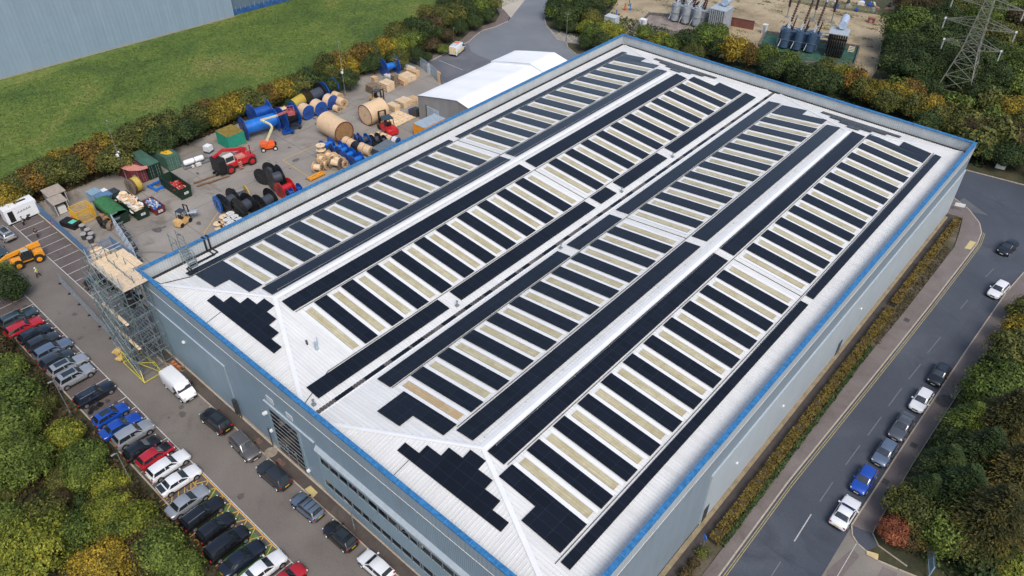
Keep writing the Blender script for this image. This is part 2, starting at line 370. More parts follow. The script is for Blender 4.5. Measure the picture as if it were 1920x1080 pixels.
sheet('block_band', [(78.2,27.2),(79.1,31.2),(80.0,30.9),(79.2,24)], .03, PINKP); sheet('block_band', [(82.2,31.3),(83.6,31.6),(83.6,24),(82.2,24)], .03, PINKP)
mb = MB(); ribbon(mb, [(79.2,32.2),(79.25,26.5),(79.4,20)], .06, .034, .038)
struct('road_edging', mb, LINEW)
sheet('tactile_paving', P([(345,705),(465,740),(460,805),(345,745)], (1560,900), 5.333, .13), .14, M('tactile_buff',(.55,.42,.22),.8))
sheet('tactile_paving', [(71.2,93.2),(72.0,93.6),(72.1,96.2),(71.2,96.0)], .135, M('tactile_buff',(.5,.42,.2),.8))
sheet('tactile_paving', P([(570,640),(600,622),(637,658),(612,684)], (360,680), 2.7, .12), .125, M('tactile_buff',(.5,.40,.17),.8))
mb = MB()
l2 = [(p[0]+.33,p[1]) for p in lk[1:5]]+[(72.62,96.1),(72.15,99.8)]
ribbon(mb, l2, .09, .024, .027); ribbon(mb, [(p[0]+.22,p[1]) for p in l2], .09, .024, .027)
ribbon(mb, [(70.6,-20),(70.85,34.4)], .09, .024, .027); ribbon(mb, [(70.8,-20),(71.05,34.4)], .09, .024, .027)
struct('double_yellow_lines', mb, LINEY)
mb = MB()
for a, b in [((75.5,80.7),(75.3,77.9)),((75.2,70.1),(74.95,65.8)),((75.0,63.1),(74.8,59.3)),((74.7,57.1),(74.6,53.1)),((74.6,50.8),(74.5,46.9)),((74.4,44.8),(74.3,41.1)),((74.2,37.8),(74.2,34.5)),((74.3,25),(74.4,20)),((75.8,88),(76.1,91))]:
    ribbon(mb, [a, b], .1, .024, .027)
struct('centre_dashes', mb, M('worn_white',(.15,.155,.17),.8,var=.35,scale=8))
mb = MB(); ribbon(mb, [(74.2,32.3),(74.3,28.1)], .12, .030, .033); struct('centre_dashes', mb, M('fresh_white',(.40,.40,.40),.8,var=.4,scale=8))
# wear in the tarmac: trench repairs, tar seams, oil spots
mb = MB(); ribbon(mb, [(74.9,60),(75.0,72),(75.4,84)], .9, .0225, .0235); mb = MB(); mb.prism([(66.5,108.6),(71.2,105.6),(68.6,104.9),(66.2,106.8)], .0225, .0235)
struct('road_patch', mb, ground_mat('patch_asphalt',[(.3,(.085,.09,.10)),(.7,(.12,.125,.135))],.4,6,.2))
mb = MB(); rw = random.Random(8)
for pts in ([(76.2,40),(76.4,55),(76.9,75),(77.4,92)],[(71.6,50),(73.5,50.2),(77.9,50.5)],[(72.4,82),(75.4,82.6),(78.6,82.2)],[(71.2,26),(74.5,25.6),(77.6,26)],[(66,112),(74,110),(80,100)]):
    q = []
    for a, b in zip(pts, pts[1:]):
        for i in range(8): q.append((a[0]+(b[0]-a[0])*i/8+rw.uniform(-.06,.06), a[1]+(b[1]-a[1])*i/8+rw.uniform(-.06,.06)))
    ribbon(mb, q+[pts[-1]], .05, .0237, .0247)
struct('tar_seam', mb, M('tar',(.038,.042,.055),.6,var=.4))
def blots(name, x0, x1, y0, y1, n, r0, r1, z, mat, seed):
    q = random.Random(seed); mb = MB()
    for i in range(n):
        cx, cy, rr2 = q.uniform(x0,x1), q.uniform(y0,y1), q.uniform(r0,r1); ex = q.uniform(.5,1.6); k = 10
        pts = [(cx+rr2*ex*math.cos(6.283*j/k)*q.uniform(.6,1.2), cy+rr2*math.sin(6.283*j/k)*q.uniform(.6,1.2)) for j in range(k)]
        mb.add([(x,y,z+.0003*i) for x,y in pts], [tuple(range(k))])
    struct(name, mb, mat)
blots('oil_stains', -40,-4,8,80, 46,.15,.9,.0015, M('oil_yard',(.115,.10,.088),.6,var=.4,scale=3), 4)
blots('oil_stains', -24,54,-11.8,-8.2, 60,.08,.35,.0195, M('oil_bay',(.06,.05,.048),.5,var=.4,scale=3), 5)
blots('stains', -20,60,-7,-2, 16,.1,.5,.0055, M('oil_lane',(.10,.088,.078),.6,var=.3,scale=3), 6)
# cul-de-sac behind the yard
F3 = (580,0)
cl = P([(810,470),(980,385),(1150,300),(1200,255),(1250,220),(1340,195),(1430,155)], F3, 3.84)
cr = P([(1790,-40),(1755,10),(1715,60),(1700,100),(1695,140),(1705,180),(1750,230),(1800,280),(1855,315),(1862,345),(1915,385)], F3, 3.84)
top = P([(1440,140),(1560,-10),(1600,-90)], F3, 3.84)
sheet('road', [(-41,84.2),(0,84),(0,118),(cr[-1][0]+2,cr[-1][1]+1)] + cr[::-1] + [(-62,165)] + [(-66,155)] + top[::-1] + cl[::-1], .022, ROADL)
sheet('concrete_drive', P([(1335,25),(1400,70),(1450,130),(1560,-10),(1600,-90),(1400,-60),(1330,-20)], F3, 3.84), .026, CREAMC)
sheet('asphalt_patch', P([(820,480),(980,392),(1140,312),(1165,370),(1230,405),(1320,440),(1000,600),(920,580)], F3, 3.84), .026, ground_mat('dark_asphalt',[(.3,(.10,.105,.12)),(.7,(.14,.145,.16))],.2,6,.14))
mb = MB(); ribbon(mb, cl, .16, .02, .14); ribbon(mb, cr[1:], .16, .02, .14)
struct('kerb', mb, KERB)
pl = P([(780,455),(960,370),(1100,285),(1150,235),(1250,190),(1340,160),(1370,110),(1345,55),(1395,70),(1440,125),(1430,155),(1340,195),(1250,220),(1200,255),(1150,300),(980,385),(810,470)], F3, 3.84)
mb = MB().prism(pl[::-1], 0, .12); struct('pavement', mb, ground_mat('pavement_grey',[(.3,(.13,.10,.09)),(.7,(.17,.14,.13))],.3,5,.15))
mb = MB()
G7 = (880,0)
for a, b in [((905,335),(1000,445)),((980,355),(1080,455)),((1060,370),(1160,475)),((1150,395),(1250,485)),((905,335),(1250,400)),((1000,445),(1250,490)),((960,400),(1250,445)),((905,335),(860,300)),((1040,360),(970,410)),((1140,385),(1040,440)),((1250,410),(1150,460))]:
    ribbon(mb, P([a, b], G7, 6), .14, .03, .034)
struct('hatched_marking', mb, M('hatch_white',(.45,.44,.42),.8,var=.3))
sheet('hatched_area', P([(890,320),(1260,395),(1260,500),(1090,480),(980,440)], G7, 6), .027, ground_mat('buff_asphalt',[(.3,(.22,.19,.16)),(.7,(.28,.25,.21))],.3,5,.15))
mb = MB()
ribbon(mb, P([(935,435),(1105,505)], F3, 3.84), .1, .032, .035)
struct('road_marking', mb, LINEW)
mb = MB()
for pts in ([(860,565),(600,680),(800,810)],): ribbon(mb, P(pts, (380,130), 4), .12, .021, .025)
ribbon(mb, P([(1635,875),(1530,1030)], (0,180), 4), .12, .021, .025)
struct('yard_markings', mb, LINEO)
sheet('substation_ground', P([(0,20),(40,380),(0,560),(600,900),(1240,960),(1530,890),(1690,250),(1040,140),(400,20),(-400,-60),(-1800,-60),(-1850,400),(-600,700)], (1400,0), 6.4)[:0] or [(-34,150),(-40,200),(0,205),(26,183),(35.6,148.5),(37,139),(-24,128),(-28,136)], .004, SAND)

# ---------------------------------------------------------------- the warehouse
BW, BL, BH = 65.93, 101.4, 13.14
HWD, Q, ZE, ZR, YF, YB = BW/2, BW/4, 11.2, 12.9, 8.2, 9.4
def rz(x, y):
    xx = x % HWD if x < BW else 0
    return ZE + (ZR-ZE)*max(0, min(min(xx, HWD-xx)/Q, y/YF, (BL-y)/YB))
wh = thing('warehouse', 'large grey clad warehouse with blue edged white roof carrying rows of solar panels', 'warehouse')
# walls
RIBM = M('sheet_rib', (.63,.63,.62), .5, var=.03)
mb = MB(); mb.box(.05,BW-.05,.05,.35,0,11.3); w = mb.build('wall', WALLX, wh)
t = MB().box(.02,17,-.07,.048,.25,8.15); t.build('lower_cladding', LOWX, w)
t = MB().box(0,17.05,-.10,.046,8.152,8.20); t.box(17.0,17.05,-.11,-.072,.25,8.15); t.build('flashing', TRIMW, w)
t = MB().box(-.02,BW+.02,-.04,.046,0,.25); t.build('plinth', M('plinth_grey',(.30,.27,.2),.9), w)
mb = MB().box(BW-.35,BW-.05,.352,BL-.05,0,11.3); w2 = mb.build('wall', WALLY, wh)
t = MB().box(BW-.048,BW+.10,23.2,BL-.02,.3,8.35); t.build('lower_cladding', LOWY, w2)
t = MB().box(BW-.046,BW+.13,23.15,BL,8.352,8.40); t.box(BW-.046,BW+.13,23.12,23.19,.3,8.35); t.build('flashing', TRIMW, w2)
t = MB().cbox((BW+.12,23.9,1.5),(.05,1.0,2.3)); t.build('vent_louvre', DSTEEL, w2)
t = MB().cbox((BW+.16,57.5,1.3),(.1,1.0,2.1)); t.build('fire_door', M('door_slate',(.06,.09,.11),.5), w2)
for y in (29.3, 40.0, 62.0): MB().cbox((BW+.2,y,4.6 if y < 50 else 5.),(.16,.3,.22)).build('wall_lamp', WHITE, w2)
mb = MB().box(.05,.35,.352,BL-.05,0,11.3); mb.build('wall', WALLY, wh)
mb = MB().box(.352,BW-.352,BL-.35,BL-.05,0,11.3); mb.build('wall', WALLX, wh)
# parapet: outer fascia and inner face, with coping
def parapet(name, x0, x1, y0, y1, mo, mi_): pass
p1 = MB().box(0,BW,0,.2,11.36,BH-.16); q = p1.build('parapet', FASX, wh)
MB().box(.0,BW,.20,.28,10.9,BH-.16).build('inner_face', INNX, q)
MB().box(.0,BW,.06,.19,11.28,11.36).build('shadow_gap', M('gap_dark',(.02,.04,.07),.7), q)
p1 = MB().box(BW-.2,BW,.2,BL,11.36,BH-.16); q = p1.build('parapet', FASY, wh)
MB().box(BW-.28,BW-.20,.28,BL-.28,10.9,BH-.16).build('inner_face', INNY, q)
MB().box(BW-.19,BW-.06,.2,BL,11.28,11.36).build('shadow_gap', M('gap_grey',(.08,.11,.14),.7), q)
p1 = MB().box(0,.2,.2,BL,11.3,BH-.16); q = p1.build('parapet', FASY, wh)
MB().box(.20,.28,.28,BL-.28,10.9,BH-.16).build('inner_face', INNY, q)
p1 = MB().box(.2,BW-.2,BL-.2,BL,11.3,BH-.16); q = p1.build('parapet', FASX, wh)
MB().box(.28,BW-.28,BL-.28,BL-.20,10.9,BH-.16).build('inner_face', INNX, q)
mb = MB()
mb.box(-.05,BW+.05,-.05,.46,BH-.158,BH); mb.box(-.05,.46,.46,BL-.46,BH-.158,BH)
mb.box(BW-.46,BW+.05,.46,BL-.46,BH-.158,BH); mb.box(-.05,BW+.05,BL-.46,BL+.05,BH-.158,BH)
for i in range(22): x = 1.5+i*3; mb.box(x,x+.1,-.055,.47,BH-.1,BH+.012,1)
for i in range(34): y = 1.5+i*3; mb.box(BW-.47,BW+.055,y,y+.1,BH-.1,BH+.012,1); mb.box(-.055,.47,y,y+.1,BH-.1,BH+.012,1)
cp = mb.build('coping', [BLUECOPE, M('coping_joint_blue',(.05,.22,.50),.5)], wh)
MB().box(.47,BW-.47,.465,.50,BH-.2,BH-.04).build('coping_lip', TRIMW, cp)
# roof slopes
def slope(verts, mat, ribs):
    m = MB().add([(x,y,z) for x,y,z in verts], [tuple(range(len(verts)))]); n = len(m.v)
    m.v += ribs.v; m.f += [[n+i for i in f] for f in ribs.f]; m.m += [1]*len(ribs.f)
    return m.build('roof_slope', [mat, RIBM], wh)
PER = .4
slopes = []
for k, (xe, xr) in enumerate(((0,Q),(HWD,Q),(HWD,3*Q),(BW,3*Q))):
    vs = [(xe,0.,ZE),(xr,YF,ZR),(xr,BL-YB,ZR),(xe,BL,ZE)]
    if xr > xe: vs = [vs[i] for i in (0,1,2,3)]
    else: vs = [vs[i] for i in (0,3,2,1)]
    mb = MB(); y = .5
    while y < BL-.3:
        f = min(1, y/YF, (BL-y)/YB); x1 = xe+(xr-xe)*f; z1 = ZE+(ZR-ZE)*f; d = 1 if xr > xe else -1
        if f > .03:
            n = len(mb.v); mb.v += [(xe,y-.05,ZE),(xe,y+.05,ZE),(xe,y+.025,ZE+.045),(xe,y-.025,ZE+.045),(x1,y-.05,z1),(x1,y+.05,z1),(x1,y+.025,z1+.045),(x1,y-.025,z1+.045)]
            fs = [(3,2,6,7),(0,3,7,4),(2,1,5,6)]
            for q_ in fs: mb.f.append([n+j for j in (q_ if d > 0 else q_[::-1])]); mb.m.append(0)
        y += PER
    slopes.append(slope(vs, ROOFW, mb))
ends = []
for k, (xa, xb) in enumerate(((0,HWD),(HWD,BW))):
    xr = (xa+xb)/2
    for front in (1, 0):
        ye, yr = (0., YF) if front else (BL, BL-YB)
        vs = [(xa,ye,ZE),(xb,ye,ZE),(xr,yr,ZR)] if front else [(xb,ye,ZE),(xa,ye,ZE),(xr,yr,ZR)]
        mb = MB(); x = xa+.4
        while x < xb-.2:
            f = min((x-xa),(xb-x))/Q; y1 = ye+(yr-ye)*f; z1 = ZE+(ZR-ZE)*f
            n = len(mb.v); mb.v += [(x-.05,ye,ZE),(x+.05,ye,ZE),(x+.025,ye,ZE+.045),(x-.025,ye,ZE+.045),(x-.05,y1,z1),(x+.05,y1,z1),(x+.025,y1,z1+.045),(x-.025,y1,z1+.045)]
            for q_ in [(3,2,6,7),(0,3,7,4),(2,1,5,6)]: mb.f.append([n+j for j in (q_ if not front else q_[::-1])]); mb.m.append(0)
            x += PER
        ends.append((k, front, slope(vs, ROOFX, mb)))
# ridge and hip flashings, valley gutter
mb = MB()
for xr in (Q, 3*Q):
    for sgn in (-1, 1):
        xo = xr+sgn*.45; zo = rz(xo, 50)
        mb.add([(xr,YF,ZR+.10),(xr,BL-YB,ZR+.10),(xo,BL-YB+.25,zo+.055),(xo,YF-.25,zo+.055)], [(0,1,2,3) if sgn < 0 else (3,2,1,0)])
    for (a, b) in (((xr-Q,0),(xr,YF)),((xr+Q,0),(xr,YF)),((xr-Q,BL),(xr,BL-YB)),((xr+Q,BL),(xr,BL-YB))):
        A = Vector((*a,ZE+.05)).lerp(Vector((*b,ZR+.10)),.03); Bv = Vector((*b,ZR+.095)); d = (Bv-A).normalized(); n_ = d.cross(Vector((0,0,1))).normalized()*(.25 if b[1] < 50 else .16)
        mb.add([A-n_-Vector((0,0,.01)),A,A+n_-Vector((0,0,.01)),Bv-n_-Vector((0,0,.03)),Bv+Vector((0,0,.015)),Bv+n_-Vector((0,0,.03))],[(0,1,4,3),(1,2,5,4)])
mb.build('ridge_flashing', RIDGEW, wh, loc=(0,0,.004))
mb = MB(); mb.box(HWD-.30,HWD+.30,.5,BL-.5,ZE-.02,ZE+.062)
mb.box(HWD-.42,HWD-.302,.5,BL-.5,ZE,ZE+.09,1); mb.box(HWD+.302,HWD+.42,.5,BL-.5,ZE,ZE+.09,1)
rr = random.Random(5)
for i in range(26):
    y = 3+i*3.75+rr.random(); l = rr.uniform(.8,2.8); mb.box(HWD-.26,HWD+.26,y,min(y+l,BL-1),ZE+.063,ZE+.07,2)
mb.build('valley_gutter', [M('gutter_silt', (.085,.075,.07), .9, var=.75, scale=.35), RIDGEW, M('gutter_water', (.006,.006,.007), .08, var=.1)], wh)
mb = MB(); mb.box(.3,.78,.5,BL-.5,ZE-.02,ZE+.13); mb.box(BW-.62,BW-.3,.5,BL-.5,ZE-.02,ZE+.1); mb.box(.78,BW-.62,BL-.82,BL-.3,ZE-.02,ZE+.17)
mb.build('eaves_gutter', GUTTER, wh)
mb = MB(); mb.box(.62,BW-.62,.52,.98,ZE-.02,ZE+.16); mb.build('eaves_gutter', GRIM, wh)
# solar arrays and rooflights, each laid 0.1 m above the sheet it stands on
def laid(parent, name, x0, x1, y0, y1, mat, lift, th, rzf=rz):
    c = [(x0,y0),(x1,y0),(x1,y1),(x0,y1)]
    top = [(x,y,rzf(x,y)+lift+th) for x,y in c]; bot = [(x,y,rzf(x,y)+lift) for x,y in c]
    return MB().add(bot+top, [(3,2,1,0),(4,5,6,7),(0,1,5,4),(1,2,6,5),(2,3,7,6),(3,0,4,7)]).build(name, mat, parent)
def Lshape(parent, a, b, lift=.12, th=.05):
    """two blocks of modules laid edge to edge make one array"""
    mb = MB()
    for x0,x1,y0,y1 in (a, b):
        c = [(x0,y0),(x1,y0),(x1,y1),(x0,y1)]
        mb.add([(x,y,rz(x,y)+lift) for x,y in c]+[(x,y,rz(x,y)+lift+th) for x,y in c], [(3,2,1,0),(4,5,6,7),(0,1,5,4),(1,2,6,5),(2,3,7,6),(3,0,4,7)])
    return mb.build('solar_array', PV, parent)
SX = [(4.5,13.25),(20.3,29.25),(36.5,45.35),(52.55,61.3)]
rails = []
for k in range(4):
    x0, x1 = SX[k]; s = slopes[k]
    for i in range(10):
        laid(s, 'solar_array', x0, x1, 10.82+3.9*i, 12.62+3.9*i, PV, .12, .05)
        laid(s, 'solar_array', x0, x1, 53.42+3.9*i, 55.22+3.9*i, PV, .12, .05)
    for i in range(11):
        mat = SKYL2 if (k == 2 and i == 0) else SKYL
        laid(s, 'rooflight', x0+.42, x1-.38, 9.28+3.9*i, 10.16+3.9*i, mat, .05, .035)
        laid(s, 'rooflight', x0+.42, x1-.38, 51.85+3.9*i, 52.72+3.9*i, SKYL, .05, .035)
        # pale side flashings of each rooflight
    mb = MB()
    for i in range(11):
        for yb in (9.28+3.9*i, 51.85+3.9*i):
            for (ya, yc) in ((yb-.5,yb-.06),(yb+.94,yb+1.38)):
                c = [(x0+.1,ya),(x1-.1,ya),(x1-.1,yc),(x0+.1,yc)]
                mb.add([(x,y,rz(x,y)+.062) for x,y in c], [(0,1,2,3)])
    mb.build('rooflight_flashing', RIDGEW, s)
Lshape(slopes[0], (4.45,13.2,6.9,8.72), (4.45,8.85,4.95,6.898)); Lshape(slopes[2], (37.75,45.4,6.95,8.77), (37.75,41.1,5.15,6.948)); Lshape(slopes[3], (52.6,61.3,6.9,8.72), (56.95,61.3,5.0,6.898))
Lshape(slopes[0], (4.4,13.1,92.4,94.3), (4.4,9.0,94.302,96.1)); Lshape(slopes[1], (20.4,29.2,92.4,94.2), (24.65,29.2,94.202,96.0)); Lshape(slopes[2], (36.6,45.2,92.4,94.25), (36.65,41.0,94.252,96.2)); Lshape(slopes[3], (52.3,61.35,92.2,94.1), (57.0,61.35,94.102,95.95))
for k, x0, x1, runs in ((0,3.05,4.08,[(4.35,49.8),(51.25,97.0)]),(0,13.8,15.95,[(8.25,49.9),(51.15,92.4)]),(1,17.7,19.85,[(8.3,49.85),(51.15,92.7)]),
        (1,29.7,31.7,[(2.5,21.4),(23.4,49.9),(51.2,54.9),(56.7,68.15),(70.35,96.4)]),(2,34.05,36.15,[(8.3,38.55),(40.4,49.85),(51.4,96.6)]),
        (2,45.9,48.1,[(8.2,49.75),(51.3,92.5)]),(3,50.03,52.1,[(8.15,49.6),(51.05,92.5)]),(3,61.82,62.8,[(4.4,49.7),(51.1,96.2)])):
    for a, b in runs: laid(slopes[k], 'solar_array', x0, x1, a, b, PV, .12, .05)
for k, front, s in ends:
    xc = Q+2*Q*k; mb = MB()
    rows = [(6.62,3.1),(4.68,4.15),(2.8,5.2),(.98,6.25)] if front else [(6.5,BL-4.2),(4.6,BL-5.25),(2.6,BL-6.3),(1.,BL-7.35)]
    for hw, y0 in rows:
        c = [(xc-hw+.2*front,y0),(xc+hw+.2*front,y0),(xc+hw+.2*front,y0+1.048),(xc-hw+.2*front,y0+1.048)]
        mb.add([(x,y,rz(x,y)+.12) for x,y in c]+[(x,y,rz(x,y)+.17) for x,y in c], [(3,2,1,0),(4,5,6,7),(0,1,5,4),(1,2,6,5),(2,3,7,6),(3,0,4,7)])
    mb.build('solar_array', PV, s)
# thin cable trays beside the long strips, joint lines across the middle
mb = MB()
def ray_(mb, x0, y0, x1, y1, w=.06, lift=.09):
    n = 6 if abs(x1-x0) > 4 else 1
    for i in range(n):
        a = (x0+(x1-x0)*i/n, y0+(y1-y0)*i/n); b = (x0+(x1-x0)*(i+1)/n, y0+(y1-y0)*(i+1)/n)
        mb.bar((*a, rz(*a)+lift), (*b, rz(*b)+lift), w, .05)
for x, y0, y1 in ((4.26,4.3,96.9),(13.52,8.9,92.3),(20.08,8.4,92.6),(29.47,5.5,96.3),(36.32,8.4,96.5),(45.62,8.6,92.4),(52.32,8.4,92.4),(61.55,4.0,96.6),(61.7,1.2,96)):
    ray_(mb, x, y0, x, y1)
ray_(mb, 29.47,5.5,31.3,.9); ray_(mb, 61.7,1.2,62.5,.7); ray_(mb, 4.2,4.3,2.6,1.3,.1); ray_(mb,.8,1.2,2.6,1.3,.1)
for x0, x1 in ((4.4,13.5),(20.1,29.5),(36.4,45.7),(52.4,61.5)): ray_(mb, x0, 50.5, x1, 50.5, .07)
mb.build('cable_tray', DSTEEL, wh)
mb = MB()
for (x0, x1) in ((12.9,12.95),(44.6,44.65)): mb.bar((x0,1.,rz(x0,1)+.02),(x0+.02,3.1,rz(x0,3.1)+.02),.05,.05)
mb.build('sheet_joint', DSTEEL, wh)
# edge rail along the ridges (thin safety line posts)
mb = MB()
for xr in (Q, 3*Q):
    y = YF+1
    while y < BL-YB:
        for sx in (-.75,.75): mb.tube((xr+sx,y,ZR-.08),(xr+sx,y,ZR+.2),.03,5)
        y += 6
    for sx in (-.75,.75): mb.tube((xr+sx,YF+1,ZR+.17),(xr+sx,BL-YB-1,ZR+.17),.012,4)
mb.build('safety_line', M('safety_grey',(.42,.43,.44),.5), wh)
# roof kit: outlets, vent box, cable ramps over the parapet
mb = MB(); x, y = 26.2, 6.6; mb.cbox((x,y,rz(x,y)+.5),(.3,.3,1.0)); mb.cbox((x,y,rz(x,y)+1.0),(.5,.18,.14)); mb.tube((x-.5,y+.5,12.2),(x-.5,y+.5,13.1),.05,6)
mb.build('roof_vent', M('vent_grey',(.35,.42,.48),.5), wh)
mb = MB().cbox((24.9,6.3,rz(24.9,6.3)+.35),(.25,.12,.6)); mb.build('roof_vent', DSTEEL, wh)
for x, y in ((31.95,1.7),(31.95,22.4),(33.9,39.4),(31.9,55.8),(31.95,69.2)):
    mb = MB(); z = rz(x,y); mb.tube((x,y,z),(x,y,z+.7),.07,8); mb.cbox((x,y,z+.12),(.4,.4,.18)); mb.tube((x,y,z+.7),(x,y,z+.82),.14,8); mb.build('roof_outlet', STEEL, wh)
mb = MB()
for dy in (0,.55):
    y = 8.9+dy; mb.cbox((.33,y,12.2),(.08,.24,1.95)); mb.cbox((.2,y,BH+.04),(.62,.24,.1)); mb.cbox((-.1,y,12.6),(.1,.24,1.1))
    pts = [(.4,y,ZE+.2),(2.2-.3*dy,y,rz(2,y)+.12),(2.2-.3*dy,5.0+dy*.6,rz(2,5)+.12),(3.4,4.9+dy*.5,rz(3.4,5)+.12)]
    for a, b in zip(pts, pts[1:]): mb.bar(a, b, .18, .08)
mb.build('cable_tray', DRUMBLK, wh)
# front: big glazed door, canopy facade with ribbon windows, lamps, signs
mb = MB().box(24.75,25.25,-.06,.048,.25,8.1); mb.box(30.25,30.7,-.06,.048,.25,8.1); mb.box(25.25,30.25,-.06,.048,7.35,8.1)
dr = mb.build('door', LOWX, wh)
MB().box(25.25,30.25,-.02,.046,.05,7.35).build('door_pane', M('door_glass',(.004,.005,.006),.12,var=.3), dr)
mb = MB()
for i in range(1, 9): z = .3+i*.78; mb.box(25.25,30.25,-.045,-.022,z,z+.07)
for x in (27.0, 28.7): mb.box(x,x+.06,-.05,-.023,.1,2.6)
mb.build('door_rail', M('door_rail_grey',(.30,.33,.36),.4), dr)
mb = MB(); r2 = random.Random(3)
for x0, z0, w_, n in ((25.7,1.95,3.2,14),(25.6,1.2,1.6,7),(27.5,1.1,1.2,5)):
    for i in range(n):
        x = x0+w_*i/n; h = r2.uniform(.12,.36); mb.box(x,x+w_/n*.6,-.058,-.052,z0,z0+h)
        if i % 3 == 0: mb.box(x,x+w_/n*1.2,-.058,-.0525,z0+h+.002,z0+h+.07)
mb.build('door_lettering', M('lettering_grey',(.30,.36,.38),.5), dr)
mb = MB().box(24.6,33.4,-.14,.045,8.14,8.24); mb.build('canopy_flashing', TRIMW, wh)
for a in ((25.4,8.75,1.2,.75),(28.9,8.75,1.1,.72)): MB().box(a[0],a[0]+a[2],-.03,.044,a[1],a[1]+a[3]).build('blank_sign', M('blank_sign_white',(.50,.54,.57),.5), wh)
for x, z in ((24.0,5.6),(24.5,6.1),(24.6,3.2),(7.6,6.1),(30.9,1.5)): MB().cbox((x,-.15,z),(.32,.3,.24)).cbox((x,-.3,z-.02),(.12,.1,.1)).build('wall_lamp', WHITE, wh)
mb = MB()
for x in (17.3, 17.75, 24.0): MB().tube((x,-.2,.1),(x,-.2,3.2),.06,8).build('downpipe', DSTEEL, wh)
MB().cbox((17.0,-.22,1.6),(.5,.3,2.2)).build('meter_box', DSTEEL, wh)
mb = MB(); mb.box(33.6,BW-.02,-.13,.048,.3,1.75); mb.box(33.6,BW-.02,-.13,.048,2.85,5.35); mb.box(33.6,BW-.02,-.13,.048,6.45,7.3); mb.box(33.6,33.95,-.125,.047,1.752,6.448)
ft = mb.build('office_front', LOWX, wh)
mb = MB(); mb.add([(33.5,-.30,7.35),(BW,-.30,7.35),(BW,.046,7.9),(33.5,.046,7.9),(33.5,-.30,7.2),(BW,-.30,7.2)],[(0,1,2,3),(4,5,1,0)]); mb.build('canopy_flashing', TRIMW, ft)
WG = M('window_glass',(.006,.010,.013),.05,var=.2)
for z0 in (1.75, 5.35):
    for i in range(21):
        x = 33.95+i*1.5
        m = MB().box(x+.05,x+1.45 if x+1.5 < BW-.1 else BW-.12,-.06,.044,z0+.002,z0+1.098); m.box(x+1.452,x+1.56,-.13,.043,z0+.003,z0+1.09,1)
        if i % 5 == 4: m.box(x+1.15,x+1.25,-.13,-.062,z0+.003,z0+1.09,1)
        m.build('window', [WG, STEEL], ft)
# right wall: nothing but sheets, door and lamps; a sign board at the far corner
t = thing('information_board', 'small white board standing by the far right corner of the warehouse', 'sign', (67.0,103.6,.1), .3)
MB().cbox((0,0,1.1),(1.5,.08,.6)).build('board', WHITE, t)
for s_ in (-.6,.6): MB().tube((s_,.06,0),(s_,.06,1.4),.04).build('post', STEEL, t)

# ---------------------------------------------------------------- cars
def paint(name, col, metal=.0): return M('paint_'+name, col, .32, metal, var=.05, scale=1, coat=1.)
PAINT = {'black': paint('black',(.006,.006,.008)), 'midnight': paint('midnight',(.010,.014,.028),.3), 'dkgrey': paint('dark_grey',(.035,.042,.052),.4),
    'grey': paint('grey',(.11,.12,.135),.5), 'bluegrey': paint('blue_grey',(.16,.21,.29),.5), 'silver': paint('silver',(.42,.44,.47),.5), 'white': paint('white',(.74,.75,.77)),
    'red': paint('red',(.42,.010,.02)), 'blue': paint('blue',(.01,.07,.42),.2), 'brown': paint('brown_grey',(.13,.12,.12),.4), 'slate': paint('slate',(.05,.085,.10),.4)}
